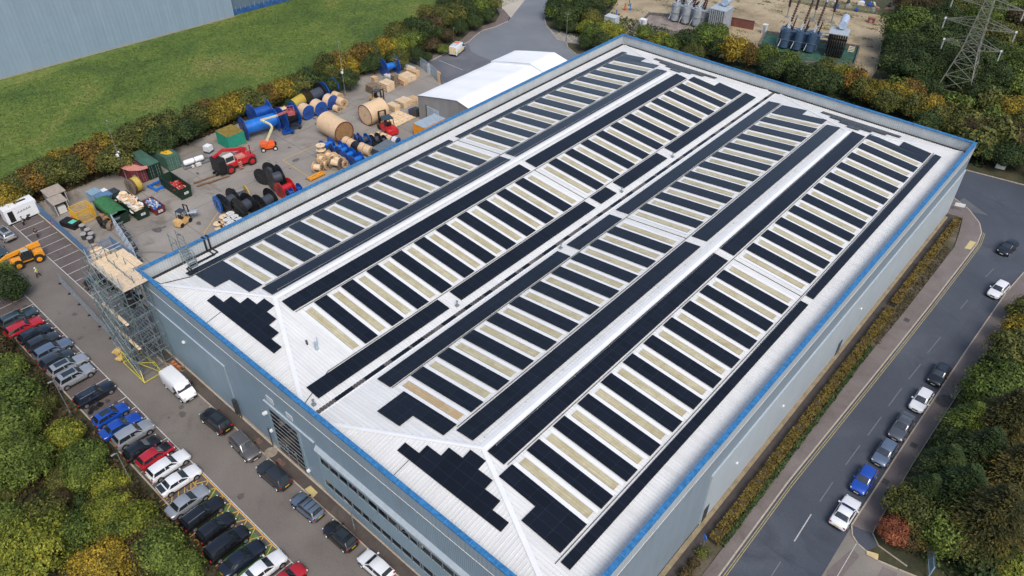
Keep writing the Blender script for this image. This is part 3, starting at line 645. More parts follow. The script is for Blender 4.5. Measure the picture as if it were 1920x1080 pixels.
# length, width, height, belt, bonnet, boot height, windscreen base/top, rear window top/base (fraction of length from the rear)
SHAPES = {
 'hatch':  (4.15,1.78,1.47,.93,.88,.93, .71,.55, .14,.03),
 'saloon': (4.75,1.84,1.42,.93,.84,.99, .69,.53, .26,.13),
 'estate': (4.80,1.86,1.50,.95,.88,.95, .68,.54, .11,.03),
 'suv':    (4.60,1.90,1.68,1.05,1.02,1.05, .71,.58, .13,.035),
 'coupe':  (4.65,1.88,1.37,.93,.82,1.02, .66,.50, .30,.11),
 'mpv':    (4.75,1.88,1.72,1.02,.98,1.02, .76,.60, .09,.03),
}
def car_parts(kind):
    L, Wd, H, zb, hb, ht, ws, wt, rt, rb = SHAPES[kind]; w = Wd/2; X = lambda f: -L/2+f*L
    st = [(0,.80,.52,.60),(.012,.90,.40,.80 if kind != 'saloon' else .9),(.05,.965,.28,ht-.05),(rb+.02,.985,.22,ht),(rt+.1,1,.2,zb),(.5,1,.2,zb),(ws-.02,1,.2,zb),(ws+.04,.99,.2,zb-.02),
          (.86,.97,.22,hb),(.94,.92,.26,hb-.07),(.985,.80,.34,hb-.20),(1.,.66,.42,.56)]
    rings = []
    for f, ww, z0, z1 in st:
        x = X(f); a = w*ww; h = z1-z0
        half = [(0,z0),(a*.86,z0),(a*.97,z0+h*.16),(a,z0+h*.45),(a*.975,z0+h*.78),(a*.90,z1-h*.06),(a*.72,z1+.012),(0,z1+.03)]
        rings.append([(x,y,z) for y, z in half]+[(x,-y,z) for y, z in half[-2:0:-1]])
    body = MB(); body.loft([r[::-1] for r in rings][::-1], 0)
    # cabin: ring stations along x from rear base to windscreen base
    wb, wr = w*.90, w*.70; zr = H
    cs = [(X(rb),wb*.93,zb-.02,wb*.92,zb-.01),(X(rt),wb*.98,zb-.02,wr*.97,zr-.05),(X((rt+wt)/2+.04),wb,zb-.02,wr*1.03,zr),(X(wt),wb,zb-.02,wr*.99,zr-.045),(X(ws)+.02,wb*.96,zb-.04,wb*.90,zb-.03)]
    rg = []
    for x, a, z0, b, z1 in cs:
        dz = max(0, z1-z0); k = .035 if dz > .2 else .0
        rg.append([(x,a,z0),(x,b+(a-b)*.06,z1-k*1.4),(x,b*.82,z1),(x,0,z1+.018*(dz > .2)),(x,-b*.82,z1),(x,-b-(a-b)*.06,z1-k*1.4),(x,-a,z0)])
    body.loft([r for r in rg], 0, cap=False, close=False)
    # wheel arches and lower sills in black plastic
    wx = (X(.18), X(.815)); R = .335 if kind not in ('suv',) else .365
    for x in wx:
        for sy in (-1,1): body.tube((x,sy*(w-.3),R+.01),(x,sy*(w*.992),R+.01),R+.055,18,1)
    body.cbox((0,0,.25),(L*.52,Wd*.985,.14),0,1); body.cbox((X(.985),0,.36),(.12,Wd*.62,.16),0,1); body.cbox((X(.012),0,.36),(.10,Wd*.66,.18),0,1)
    body.cbox((X(.992),0,.60 if kind != 'suv' else .68),(.07,Wd*.36,.14),0,1)
    def pane(c, s=.93, off=.014):
        v = [Vector(q) for q in c]; m = sum(v, Vector())/len(v); n = (v[1]-v[0]).cross(v[-1]-v[0]).normalized()
        if n.dot(m-Vector((0,0,.6))) < 0: n = -n
        q = [m+(p_-m)*s+n*off for p_ in v]; b = [p_-n*.006 for p_ in q]
        k = len(q); g = MB(); g.add(q+b, [tuple(range(k)), tuple(range(k,2*k))[::-1]]+[(i,(i+1)%k,k+(i+1)%k,k+i)[::-1] for i in range(k)]); return g
    G = {}
    A, B_, Cc, D_, E_ = rg[4], rg[3], rg[2], rg[1], rg[0]
    def screen(ra, rb_, t0, t1, sx):
        g = MB(); n = Vector((sx*.5,0,.85)).normalized(); lo, hi = [], []
        for i in range(1,6):
            a_, b_ = Vector(ra[i]), Vector(rb_[i]); k = .94
            p0, p1 = a_.lerp(b_, t0), a_.lerp(b_, t1); p0.y *= k; p1.y *= k
            lo.append(p0+n*.030); hi.append(p1+n*.022)
        m_ = len(lo); g.add(lo+hi, [((i,i+1,m_+i+1,m_+i) if sx > 0 else (i+1,i,m_+i,m_+i+1))[::-1] for i in range(m_-1)])
        return g
    G['windscreen'] = [screen(A, B_, .10, .93, 1)]
    G['rear_window'] = [screen(E_, D_, .30, .93, -1)]
    sw = []
    for sy, i0, i1 in ((1,0,1),(-1,6,5)):
        low = lambda r: Vector(r[i0])+(Vector(r[i1])-Vector(r[i0]))*.17
        hi = lambda r: Vector(r[i0])+(Vector(r[i1])-Vector(r[i0]))*.97
        sw.append(pane([low(Cc),low(A)+Vector((-.1,0,0)),hi(B_),hi(Cc)], .93, .016))
        sw.append(pane([low(D_).lerp(low(E_),.55),low(Cc),hi(Cc),hi(D_)], .93, .016))
    G['side_window'] = sw
    hz = hb-.20
    G['headlight'] = [MB().cbox((X(.957),s*w*.69,hz+.01),(.16,.30,.09),s*-.5) for s in (1,-1)]
    G['tail_light'] = [MB().cbox((X(.022),s*w*.74,zb-.13),(.13,.28,.11),s*.28) for s in (1,-1)]
    G['wing_mirror'] = [MB().cbox((X(ws)-.22,s*(w+.06),zb+.06),(.14,.2,.13)) for s in (1,-1)]
    G['number_plate'] = [MB().cbox((X(1.)+.035,0,.44),(.02,.52,.11)), MB().cbox((X(0)-.02,0,.70),(.02,.52,.11))]
    G['_rails'] = [MB().tube((X(rt)+.1,s*wr*.86,H-.0),(X(wt)-.1,s*wr*.88,H-.0),.022,5) for s in (1,-1)]
    xa, xb = X(rt)+.45, X(wt)-.12
    G['_glassroof'] = [MB().add([(xa,-wr*.66,zr-.06),(xb,-wr*.66,zr-.06),(xb,wr*.66,zr-.06),(xa,wr*.66,zr-.06),(xa,-wr*.66,zr+.034),(xb,-wr*.66,zr+.016),(xb,wr*.66,zr+.016),(xa,wr*.66,zr+.034)],[(4,5,6,7),(0,1,5,4),(1,2,6,5),(2,3,7,6),(3,0,4,7)])]
    return body, G, wx, R, w
CACHE = {}
def wheel_meshes(R):
    if ('w', R) not in CACHE:
        t = MB().tube((0,-.11,0),(0,.11,0),R,20); tm = t.mesh('tyre', RUBBER, 40)
        r = MB().tube((0,.09,0),(0,.117,0),R*.64,16)
        for i in range(5): a = 2*PI*i/5; r.bar((0,.118,0),(R*.6*math.cos(a),.118,R*.6*math.sin(a)),.06,.012)
        CACHE[('w', R)] = (tm, r.mesh('rim', ALLOY))
    return CACHE[('w', R)]
def link(name, me, parent, loc=(0,0,0), rz=0):
    o = bpy.data.objects.new(name, me); C.objects.link(o); o.parent = parent; o.location = loc; o.rotation_euler = (0,0,rz); return o
def car(px, py, kind, col, face, label, group, extras=(), z=.75, dx=0, dy=0, scale=1.):
    p = at(px, py, z); t = thing('parked_car', label, 'car', (p.x+dx, p.y+dy, .02), face, group); t.scale = (scale,)*3
    if kind not in CACHE:
        b, G, wx, R, w = car_parts(kind)
        CACHE[kind] = (b.mesh('body', [PAINT['grey'], BLACK], 38), {k: [g.mesh(k.strip('_'), {'windscreen': GLASS,'rear_window': GLASS,'side_window': GLASS,'headlight': LAMPG,'tail_light': REDL,'wing_mirror': BLACK,'number_plate': YPLATE,'_rails': ALLOY,'_glassroof': GLASS}[k]) for g in v] for k, v in G.items()}, wx, R, w)
    bm_, G, wx, R, w = CACHE[kind]
    o = link('body', bm_, t); o.material_slots[0].link = 'OBJECT'; o.material_slots[0].material = PAINT[col]
    for k, v in G.items():
        if k == '_rails' and 'rails' not in extras: continue
        if k == '_glassroof' and 'glassroof' not in extras: continue
        for j, me in enumerate(v):
            c = link({'_rails':'roof_rail','_glassroof':'glass_roof'}.get(k, k), me, t)
            if k == 'number_plate' and j == 0: c.material_slots[0].link = 'OBJECT'; c.material_slots[0].material = OFFWH
            if k == 'wing_mirror' and col in ('white','silver','red','blue'): c.material_slots[0].link = 'OBJECT'; c.material_slots[0].material = PAINT[col]
    tm, rm = wheel_meshes(R)
    for x in wx:
        for s in (1,-1):
            wo = link('wheel', tm, t, (x, s*(w-.10), R), 0 if s > 0 else PI); link('rim', rm, wo)
    return t
def extra(t, name, mb, mat): return mb.build(name, mat, t)
H90 = PI/2; jr = random.Random(11)
row = 'cars parked in the row of bays along the shrubs'
k3 = lambda x, y: (x/2.077, 560+y/2.077)
kA = lambda x, y: (140+x/3, 720+y/3)
T = []
for (x, y), kind, col, lab, ex in [
    (k3(70,70),'estate','slate','dark slate pickup like car farthest up the shrub side row, left of the red hatchback',('rails',)),
    (k3(93,108),'estate','red','bright red car, second from the far end of the shrub side row',()),
    (k3(135,135),'hatch','midnight','dark navy hatchback parked directly after the bright red car of the shrub side row',('glassroof',)),
    (k3(165,165),'hatch','dkgrey','small dark grey hatchback between the navy hatchback and the long blue grey estate',()),
    (k3(205,195),'estate','bluegrey','long blue grey estate car in the upper part of the shrub side row',()),
    (k3(222,235),'hatch','dkgrey','dark grey hatchback squeezed between the blue grey estate and a silver car with glass roof',()),
    (k3(265,257),'estate','silver','silver car with black glass roof panel beside the silver off roader',('glassroof',)),
    (k3(290,298),'suv','silver','silver off roader with dark roof, beside the first empty bay',('glassroof','rails')),
    (k3(368,368),'estate','midnight','lone black estate with silver roof rails, next to the parked motorcycle',('rails','glassroof')),
    (k3(430,450),'hatch','blue','bright blue hatchback with black roof, right after the motorcycle',('glassroof',)),
    (k3(470,493),'saloon','blue','bright blue saloon beside the silver off roader with pale roof',()),
    (k3(517,523),'suv','silver','silver off roader with pale roof between the blue saloon and a black hatchback',()),
    (k3(553,580),'hatch','black','black hatchback between the pale roofed off roader and the red and black hatchback',()),
    (k3(605,607),'hatch','red','red roofed hatchback with black bonnet in the shrub side row',()),
    (k3(655,646),'estate','white','large white estate car, upper one of two white cars side by side',()),
    (k3(697,703),'saloon','white','white saloon with dark boot lid, first car touching the yellow hatching',()),
    (k3(730,787),'saloon','silver','silver saloon standing on the yellow hatching',()),
    (kA(718,725),'estate','black','black estate with bright roof rails beside the silver saloon',('rails',)),
    (kA(793,805),'hatch','black','black hatchback between the railed black estate and the black people carrier on green bays',()),
    (kA(857,893),'mpv','black','tall black people carrier parked on green painted bays',()),
    (kA(945,975),'saloon','midnight','black saloon, last black car before the white car near the bottom edge',()),
    (kA(1062,1035),'saloon','white','white saloon near the bottom edge beside the red nose',()),
    (kA(1190,1100),'hatch','red','red car of which only the nose shows at the bottom edge',())]:
    big = kind in ('suv','mpv')
    T.append(car(x, y, kind, col, H90+jr.uniform(-.03,.03), lab, row, ex, z=.85 if big else .75))
# red and black hatchback: bonnet cover in black; white saloon: black rear deck
extra(T[13], 'bonnet', MB().add([(.75,-.72,.95),(1.75,-.62,.86),(1.75,.62,.86),(.75,.72,.95),(.75,-.72,1.0),(1.75,-.62,.9),(1.75,.62,.9),(.75,.72,1.0)],[(4,5,6,7),(0,1,5,4),(1,2,6,5),(2,3,7,6),(3,0,4,7)]), PAINT['black'])
extra(T[15], 'boot_lid', MB().box(-2.28,-1.72,-.62,.62,.96,1.035), GLASS)
kC = lambda x, y: (360+x/2.7, 680+y/2.7)
lane = 'cars parked along the kerb by the warehouse door'
car(*kA(793,200),'suv','black',PI+.05,'black off roader with glass roof, first car beyond the white van',lane,('glassroof',),z=.85)
car(*kA(955,345),'suv','brown',-.06,'brownish grey off roader with pale roof facing the bottom edge',lane,('rails',),z=.85)
car(*kA(1120,505),'suv','dkgrey',PI+.03,'dark grey off roader in front of the big glazed door',lane,(),z=.85)
t = car(*kA(1308,685),'hatch','bluegrey',PI+.04,'blue grey hatchback with three dark roof bars beside the buff tactile paving',lane,())
for x in (-1.0,-.3,.3): extra(t, 'roof_bar', MB().cbox((x,0,1.49),(.07,1.15,.05)), BLACK)
t = car(*kC(750,872),'hatch','black',PI+.02,'glossy black hatchback beside the footpath lamp post',lane,('glassroof',))
car(*kC(930,1025),'hatch','white',PI+.02,'small white hatchback nearest the bottom edge on the warehouse side',lane,())
kD = lambda x, y: (1480+x/2.077, 560+y/2.077)
rd = 'cars parked along the right hand road kerb'
car(*kD(585,292),'hatch','black',-H90-.02,'black hatchback at the far end of the kerbside line on the right hand road',rd,('glassroof',))
car(*kD(515,393),'hatch','white',-H90-.02,'white hatchback between two dark cars on the right hand road',rd,())
car(*kD(440,495),'saloon','grey',-H90,'mid grey saloon behind the white hatchback on the right hand road',rd,())
car(*kD(373,597),'hatch','bluegrey',-H90-.01,'blue grey hatchback directly behind the bright blue one',rd,())
car(*kD(292,702),'hatch','blue',-H90,'bright blue hatchback on the right hand road, next to the rear facing white saloon',rd,())
car(*kD(220,828),'coupe','white',H90+.0,'white saloon showing its rear window at the junction kerb',rd,())
a, b = at(1877,475,0), at(1905,450,0)
t = car(1890.2,463,'hatch','black',math.atan2(a.y-b.y,a.x-b.x),'black car driving alone round the bend near the far right corner',None,()); t.name = 'moving_car'
a, b = at(1857,552,0), at(1888,528,0)
t = car(1872.4,542,'hatch','white',-H90-.12,'white car driving down the right hand road behind the black one',None,()); t.name = 'moving_car'
car(7,436,'estate','silver',PI+.05,'silver car half cut by the left edge, beside the white site trailer',None,('glassroof',))
car(-8,468,'suv','slate',.05,'dark teal off roader cut by the left edge, above the orange handler',None,(),z=.85)
car(186,524,'hatch','black',H90,'black car parked under the timber scaffold deck',None,())

# ---------------------------------------------------------------- vans
def van(loc, rz_, label, liveried=False, group=None):
    t = thing('panel_van', label, 'van', loc, rz_, group)
    L, w = 5.3, .98
    st = [(-2.65,.95,.42,2.10),(-2.60,.985,.32,2.28),(-2.2,1,.3,2.34),(.6,1,.3,2.36),(1.0,.985,.3,2.24)]
    rg = []
    for x, k, z0, z1 in st:
        a = w*k; h = [(0,z0),(a*.96,z0),(a,z0+.2),(a*.985,z0+1.0),(a*.93,z1-.16),(a*.80,z1),(0,z1+.03)]
        rg.append([(x,y,z) for y,z in h]+[(x,-y,z) for y,z in h[-2:0:-1]])
    rg.append([(1.65,y*.97,min(z,1.30)) for _,y,z in rg[-1]]); 
    rg.append([(2.35,y*.92,min(z,1.04)) for _,y,z in rg[-2]])
    rg.append([(2.62,y*.80,max(.5,min(z,.80))) for _,y,z in rg[-3]])
    m = MB().loft([r[::-1] for r in rg][::-1]); 
    for x in (-1.75, 1.75):
        for s in (1,-1): m.tube((x,s*.68,.36),(x,s*.975,.36),.41,18,1)
    m.cbox((0,0,.34),(3.0,1.95,.14),0,1); m.cbox((2.58,0,.52),(.16,1.5,.24),0,1); m.cbox((-2.66,0,.45),(.12,1.7,.16),0,1)
    m.build('body', [PAINT['white'], BLACK], t, 38)
    def qd(c, nm, mt=GLASS, off=.015):
        v = [Vector(q) for q in c]; n = (v[1]-v[0]).cross(v[3]-v[0]).normalized(); mid = sum(v, Vector())/4
        if n.dot(mid-Vector((.5,0,1))) < 0: n = -n
        return MB().add([q+n*off for q in v], [(0,1,2,3)]).build(nm, mt, t)
    qd([(1.62,-.86,1.34),(1.62,.86,1.34),(1.06,.76,2.10),(1.06,-.76,2.10)],'windscreen')
    for s in (1,-1):
        qd([(1.45,s*.945,1.36),(.55,s*.965,1.36),(.55,s*.925,1.95),(1.08,s*.90,1.95)],'side_window',off=.02)
        MB().cbox((1.25,s*1.12,1.45),(.16,.24,.26)).build('wing_mirror', BLACK, t)
        MB().cbox((2.42,s*.66,.88),(.26,.3,.16),-s*.4).build('headlight', LAMPG, t)
        MB().cbox((-2.64,s*.86,1.0),(.06,.12,.5)).build('tail_light', REDL, t)
    MB().cbox((2.66,0,.5),(.02,.52,.11)).build('number_plate', OFFWH, t)
    tm, rm = wheel_meshes(.35)
    for x in (-1.75,1.75):
        for s in (1,-1):
            wo = link('wheel', tm, t, (x,s*.87,.35), 0 if s > 0 else PI); link('rim', rm, wo)
    if liveried:
        mb = MB()
        for s in (1,-1):
            for k in range(5):
                z = .62+k*.32; y0, y1 = .08, .84
                mb.add([(-2.668,s*y0,z+.28),(-2.668,s*y1,z),(-2.668,s*y1,z+.17),(-2.668,s*y0,z+.45)], [(0,1,2,3)])
        mb.build('chevron', M('chevron_yellow',(.85,.55,.02),.5,var=.05), t)
        m2 = MB()
        for s in (1,-1): m2.cbox((-.6,s*.992,.95),(3.3,.012,.28))
        m2.build('side_stripe', M('stripe_yellow',(.85,.62,.05),.5), t)
        MB().cbox((-.2,0,2.44),(.5,1.1,.14)).build('light_bar', ORANGE, t)
        mm = MB()
        for s in (.45,-.45): mm.tube((-2.2,s,2.40),(.2,s,2.40),.03)
        for x in (-2,-1.2,-.5): mm.tube((x,-.6,2.43),(x,.6,2.43),.03)
        mm.build('roof_rack', STEEL, t)
    return t
p = at(335,722,1.1); van((p.x,p.y,.02), .0, 'plain white panel van parked beside the scaffold foot')
p = at(858,90,1.1); a, b = at(848,97,0), at(872,77,0)
van((p.x,p.y,.03), math.atan2(b.y-a.y,b.x-a.x), 'white van with yellow chevron rear parked on the cul-de-sac', True)

# motorcycle
p = at(179,765,.4); t = thing('motorcycle', 'black motorcycle parked between the lone black estate and the blue hatchback', 'motorcycle', (p.x,p.y,.02), H90+.2)
for x in (-.72,.72):
    MB().tube((x,-.06,.31),(x,.06,.31),.31,18).build('wheel', RUBBER, t)
MB().loft([[(x,y,z) for y,z in ((0,b),(w,b+.1),(w,c-.08),(0,c),(-w,c-.08),(-w,b+.1))] for x,w,b,c in ((-.95,.06,.62,.74),(-.5,.16,.55,.84),(-.1,.14,.45,.78),(.25,.2,.5,.98),(.55,.14,.6,.95),(.72,.08,.62,.8))]).build('body', DRUMBLK, t, 40)
MB().tube((.72,0,.31),(.42,0,1.02),.05).tube((.4,-.36,1.05),(.4,.36,1.05),.03).build('fork', DSTEEL, t)
MB().cbox((.05,0,.38),(.5,.3,.35)).tube((-.8,.16,.35),(.1,.16,.3),.06).build('engine', DSTEEL, t)
MB().cbox((-.4,0,.86),(.7,.26,.1)).build('saddle', BLACK, t)

# ---------------------------------------------------------------- yard: cable drums
K = {1: ((0,180),4.), 2: ((380,130),4.), 3: ((580,0),3.84), 6: ((0,340),4.5), 7: ((380,280),7.715), 8: ((540,150),5.685), 9: ((220,260),7.715), 10: ((160,330),7.2), 11: ((400,170),8.306), 12: ((660,100),6.75), 13: ((560,240),9.6)}
def kp(k, x, y): (s, f) = K[k]; return (s[0]+x/f, s[1]+y/f)
def drum(k, a, b, D, face, core, label, group=None, core_r=.45, th=.1, face2=None, ring=None, wound=None, z=None, bolts=False, name='cable_drum'):
    """a, b: centres of the two flanges as seen in the photograph; the drum lies on the yard"""
    R = D/2; zz = R if z is None else z
    A, Bp = at(*kp(k,*a), zz), at(*kp(k,*b), zz)
    mid = (A+Bp)/2; d = Bp-A; Lx = d.length; ang = math.atan2(d.y, d.x)
    t = thing(name, label, 'cable drum', (mid.x, mid.y, zz-R), ang, group)
    h = Lx/2
    for s, mt in ((-1, face), (1, face2 or face)):
        m = MB().tube((s*(h-th),0,R), (s*h,0,R), R, 28); f = m.build('flange', mt, t, 40)
        if ring:
            g = MB(); n = 28
            for i in range(n):
                t0, t1 = 2*PI*i/n, 2*PI*(i+1)/n; x = s*(h+.006)
                q = [(x,R*.90*math.cos(t0),R+R*.90*math.sin(t0)),(x,R*.99*math.cos(t0),R+R*.99*math.sin(t0)),(x,R*.99*math.cos(t1),R+R*.99*math.sin(t1)),(x,R*.90*math.cos(t1),R+R*.90*math.sin(t1))]
                g.add(q, [(0,1,2,3) if s > 0 else (3,2,1,0)])
            g.build('rim', ring, f)
        g = MB().tube((s*h,0,R),(s*(h+.03),0,R),R*.07,10)
        if bolts:
            for i in range(22): q = 2*PI*i/22; g.tube((s*h,R*.8*math.cos(q),R+R*.8*math.sin(q)),(s*(h+.03),R*.8*math.cos(q),R+R*.8*math.sin(q)),R*.035,6)
        else:
            for i in range(4): q = 2*PI*i/4+.5; g.tube((s*h,R*.5*math.cos(q),R+R*.5*math.sin(q)),(s*(h+.03),R*.5*math.cos(q),R+R*.5*math.sin(q)),R*.06,6)
            for i in range(6):
                q = PI*i/6+.2
                if not ring: g.bar((s*(h+.012),-R*.93*math.cos(q),R-R*.93*math.sin(q)),(s*(h+.012),R*.93*math.cos(q),R+R*.93*math.sin(q)),.05,.03)
        g.build('hub_plate', BROWNW if bolts else DSTEEL, f)
    MB().tube((-h+th,0,R),(h-th,0,R),R*core_r,28).build('barrel', core, t, 40)
    if wound:
        wm, wr, x0, x1 = wound; MB().tube((-h+th+x0*(Lx-2*th),0,R),(-h+th+x1*(Lx-2*th),0,R),R*wr,28).build('wound_cable', wm, t, 40)
    return t
def vdrum(k, a, D, h, mat, label, group, z0=0, core=.6):
    p = at(*kp(k,*a), z0+h); t = thing('cable_drum', label, 'cable drum', (p.x,p.y,z0), 0, group); R = D/2
    for za, zb_ in ((0,.07),(h-.07,h)): 
        f = MB().tube((0,0,za),(0,0,zb_),R,24).build('flange', mat, t, 40)
        MB().tube((0,0,zb_),(0,0,zb_+.01),R*.12,10).build('hub_hole', DSTEEL, f)
    MB().tube((0,0,.07),(0,0,h-.07),R*core,20).build('barrel', mat, t, 40); return t
CABLEY = M('yellow_cable', (.50,.36,.06), .6, var=.3, scale=6)
LAG = M('timber_lagging', (.66,.47,.29), .7, var=.10, scale=1.5)
drum(2,(925,395),(1063,474),4.2,LAG,LAG,'huge timber cased drum standing free in mid yard, its dark studded face turned right','huge timber cased drums',.985,.12,face2=BROWNW,ring=MAROON,bolts=True)
drum(2,(1217,345),(1345,288),4.2,LAG,LAG,'huge timber cased drum held by the big red forklift','huge timber cased drums',.985,.12,face2=LAG,ring=MAROON,bolts=True)
gb = 'timber wrapped drums with blue faces'
for a, b, lab in (((748,302),(797,325),'leftmost of three timber wrapped drums with blue faces'),((842,272),(890,297),'middle of three timber wrapped drums with blue faces'),((932,232),(978,248),'rightmost of three timber wrapped drums with blue faces')):
    drum(2,a,b,2.9,BLUE,LAG,lab,gb,.97,.08,face2=BLUE)
drum(2,(985,195),(1030,212),1.9,WOOD,LAG,'upper small wooden drum beside the three blue faced drums','small wooden drums by the fence side',.97)
drum(2,(1018,238),(1062,258),2.0,WOOD,LAG,'lower small wooden drum beside the rightmost blue faced drum','small wooden drums by the fence side',.97)
drum(2,(990,288),(1022,300),1.3,WOOD,LAG,'smallest wooden drum at the foot of the blue faced drums','small wooden drums by the fence side',.97)
big = 'giant empty steel drums along the hedge'
drum(2,(305,446),(545,372),4.4,BLUE,BLUE2,'giant drum with long bright blue barrel beside the orange boom lift',big,.56,.12)
drum(2,(590,372),(690,333),4.6,BLUE,DRUMBLK,'giant drum with black barrel and deep blue flange behind the lift basket',big,.6,.12)
drum(2,(370,345),(490,300),4.3,BLUE,BLUE,'dark blue giant drum half hidden in the hedge behind the long bright blue one',big,.5,.12)
drum(2,(785,218),(885,172),4.2,DRUMBLK,DRUMGREY,'giant black drum with dark grey barrel beside the hedge',big,.55,.12)
drum(2,(905,160),(985,128),3.8,BLUE,BLUE2,'blue drum with bright barrel at the right end of the hedge side row',big,.45,.12)
drum(2,(660,278),(752,222),3.0,GREENP,CABLEY,'green flanged drum wound with yellow cable',None,.75,.1)
drum(2,(590,325),(625,312),2.0,WOOD,LAG,'pale wooden drum seen behind the boom lift basket',None,.97)
drum(3,(532,490),(622,462),3.9,BLUE,BLUE2,'large blue drum standing in the hedge gap behind the timber stacks',None,.36,.12)
# lower left group
gk = 'black steel drums near the warehouse parapet'
drum(7,(205,800),(225,792),2.9,BLUE2,BLUE2,'single bright blue drum side leaning at the left end of the black drums',None,.3,.05)
drum(7,(300,790),(450,700),3.6,DRUMBLK,DRUMGREY,'leftmost black drum, next to the bright blue disc',gk)
drum(7,(480,690),(645,635),2.9,DRUMBLK,DRUMGREY,'black drum whose far flange has a yellow edge',gk,face2=YELLOW)
drum(7,(530,860),(670,775),3.8,DRUMBLK,DRUMGREY,'black drum in front of the yellow edged one, cut by the parapet',gk)
drum(7,(820,800),(990,700),3.6,DRUMBLK,DRUMGREY,'black drum below the red drum',gk)
drum(7,(850,400),(975,300),3.1,DRUMBLK,DRUMGREY,'black drum at the top of the group, farthest from the parapet',gk)
drum(7,(975,440),(1130,385),4.2,DRUMBLK,DRUMGREY,'largest black drum, directly above the red drum',gk)
drum(7,(1112,600),(1270,520),2.9,RED,RED,'bright red drum among the black drums',None,.42)
gs = 'small blue drums behind the parapet by the red drum'
drum(7,(1235,645),(1300,620),1.8,BLUE,BLUE,'small blue drum left of the pair touching the red drum',gs); drum(7,(1345,590),(1405,560),1.9,BLUE,BLUE,'small blue drum right of the red drum, at the parapet edge',gs)
gw = 'small upright wooden drums in a cluster'
for i, (a, z0, m_) in enumerate((((300,970),.9,WOOD2),((395,925),.9,OFFWH),((455,970),.9,OFFWH),((355,1005),.9,OFFWH),((510,1010),.9,OFFWH),((215,1070),0,WOOD2),((420,1050),.9,OFFWH),((285,1040),0,WOOD),((560,1050),0,WOOD2),((330,1010),0,WOOD),((450,1010),0,WOOD),((395,970),0,WOOD))):
    vdrum(7, a, 1.35, .9, m_, 'small wooden drum lying flat in the cluster below the black drums', gw, z0, .5)
# blue row by the parapet
gr = 'row of blue drums stacked together beside the parapet'
for i, (a, b) in enumerate((((430,335),(590,265)),((600,390),(770,330)),((720,440),(850,375)),((820,530),(960,450)),((960,600),(1120,530)))):
    drum(13, a, b, 2.35, BLUE, BLUE2, ['first blue drum of the row, nearest the open yard','second blue drum of the row from the open yard','third blue drum, in the middle of the row','fourth blue drum of the row from the open yard','fifth blue drum of the row, half hidden by the parapet'][i], gr, .4, .1)
gt_ = 'timber lagged drums lying end to end'
for i, (a, b, m_) in enumerate((((840,235),(910,270),LAG),((925,275),(1000,315),LAG),((1010,320),(1085,370),DRUMBLK),((1120,345),(1200,385),LAG),((1215,390),(1310,430),LAG))):
    drum(13, a, b, 1.9, m_, m_, ['first lagged drum of the end to end line, touching the huge drum','second lagged drum of the end to end line','black drum in the middle of the lagged line','fourth drum of the line, pale lagged, after the black one','last pale lagged drum of the line, beside the grey container'][i], gt_, .97, .08)
gu = 'mixed drums behind the grey container'
for i, (a, b, D, m_, c_) in enumerate((((1020,190),(1090,170),1.9,BLUE,DRUMGREY),((1120,230),(1230,190),2.2,BLUE,DRUMGREY),((1265,240),(1310,225),1.9,BLUE,BLUE),((1330,235),(1440,190),2.4,DRUMBLK,DRUMGREY),((1470,250),(1550,215),2.0,DRUMBLK,DRUMGREY),((1290,180),(1330,160),1.4,WOOD,LAG),((1420,115),(1470,130),1.3,WOOD,LAG),((1500,140),(1590,175),1.4,WOOD,LAG),((1610,185),(1680,215),1.4,WOOD,LAG),((1700,215),(1790,245),1.6,BLUE,OFFWH))):
    drum(13, a, b, D, m_, c_, ['small blue drum nearest the huge timber drum','blue flanged drum with grey barrel facing the camera','deep blue drum half hidden behind black drums','larger of two black drums by the grey container','smaller of two black drums by the grey container','tiny wooden drum behind the blue ones','tiny wooden drum farthest from the parapet','second wooden drum of the far line','third wooden drum of the far line','blue ended drum with pale barrel at the parapet'][i], gu, .97 if m_ is WOOD or i == 9 else .5)
gx = 'loose heap of brown wooden drums'
for i, (a, b, D, m_) in enumerate((((275,700),(420,715),2.0,WOOD),((395,545),(470,590),1.8,WOOD),((520,480),(600,520),1.7,WOOD),((455,650),(520,665),1.8,WOOD),((620,520),(700,570),1.9,LAG),((590,610),(760,640),2.1,OLDWOOD),((660,560),(780,620),2.0,LAG),((790,630),(840,650),1.5,WOOD),((350,480),(430,470),1.6,WOOD))):
    drum(13, a, b, D, m_, WOOD2, ['pale open wooden drum at the left corner of the heap','upright looking wooden drum in the upper heap','small wooden drum beside the blue row','wooden drum buried in the middle of the heap','orange brown lagged drum near the blue row','dark studded wooden drum at the front of the heap','lagged drum behind the dark studded one','small drum at the parapet end of the heap','wooden drum below the two tier stack'][i], gx, .55)
vdrum(13,(395,390),1.7,1.0,WOOD2,'lower wooden drum of a two tier upright stack','two tier stack of wooden drums',.9,.4); vdrum(13,(392,305),1.7,1.0,WOOD2,'upper wooden drum of a two tier upright stack','two tier stack of wooden drums',1.95,.4)
drum(9,(180,700),(300,640),2.9,OLDWOOD,CABLEY,'old drum wound with yellow and brown hoses beside the maroon container',None,.86,.05,wound=(M('brown_hose',(.10,.055,.03),.7,var=.4),.93,.0,.35))

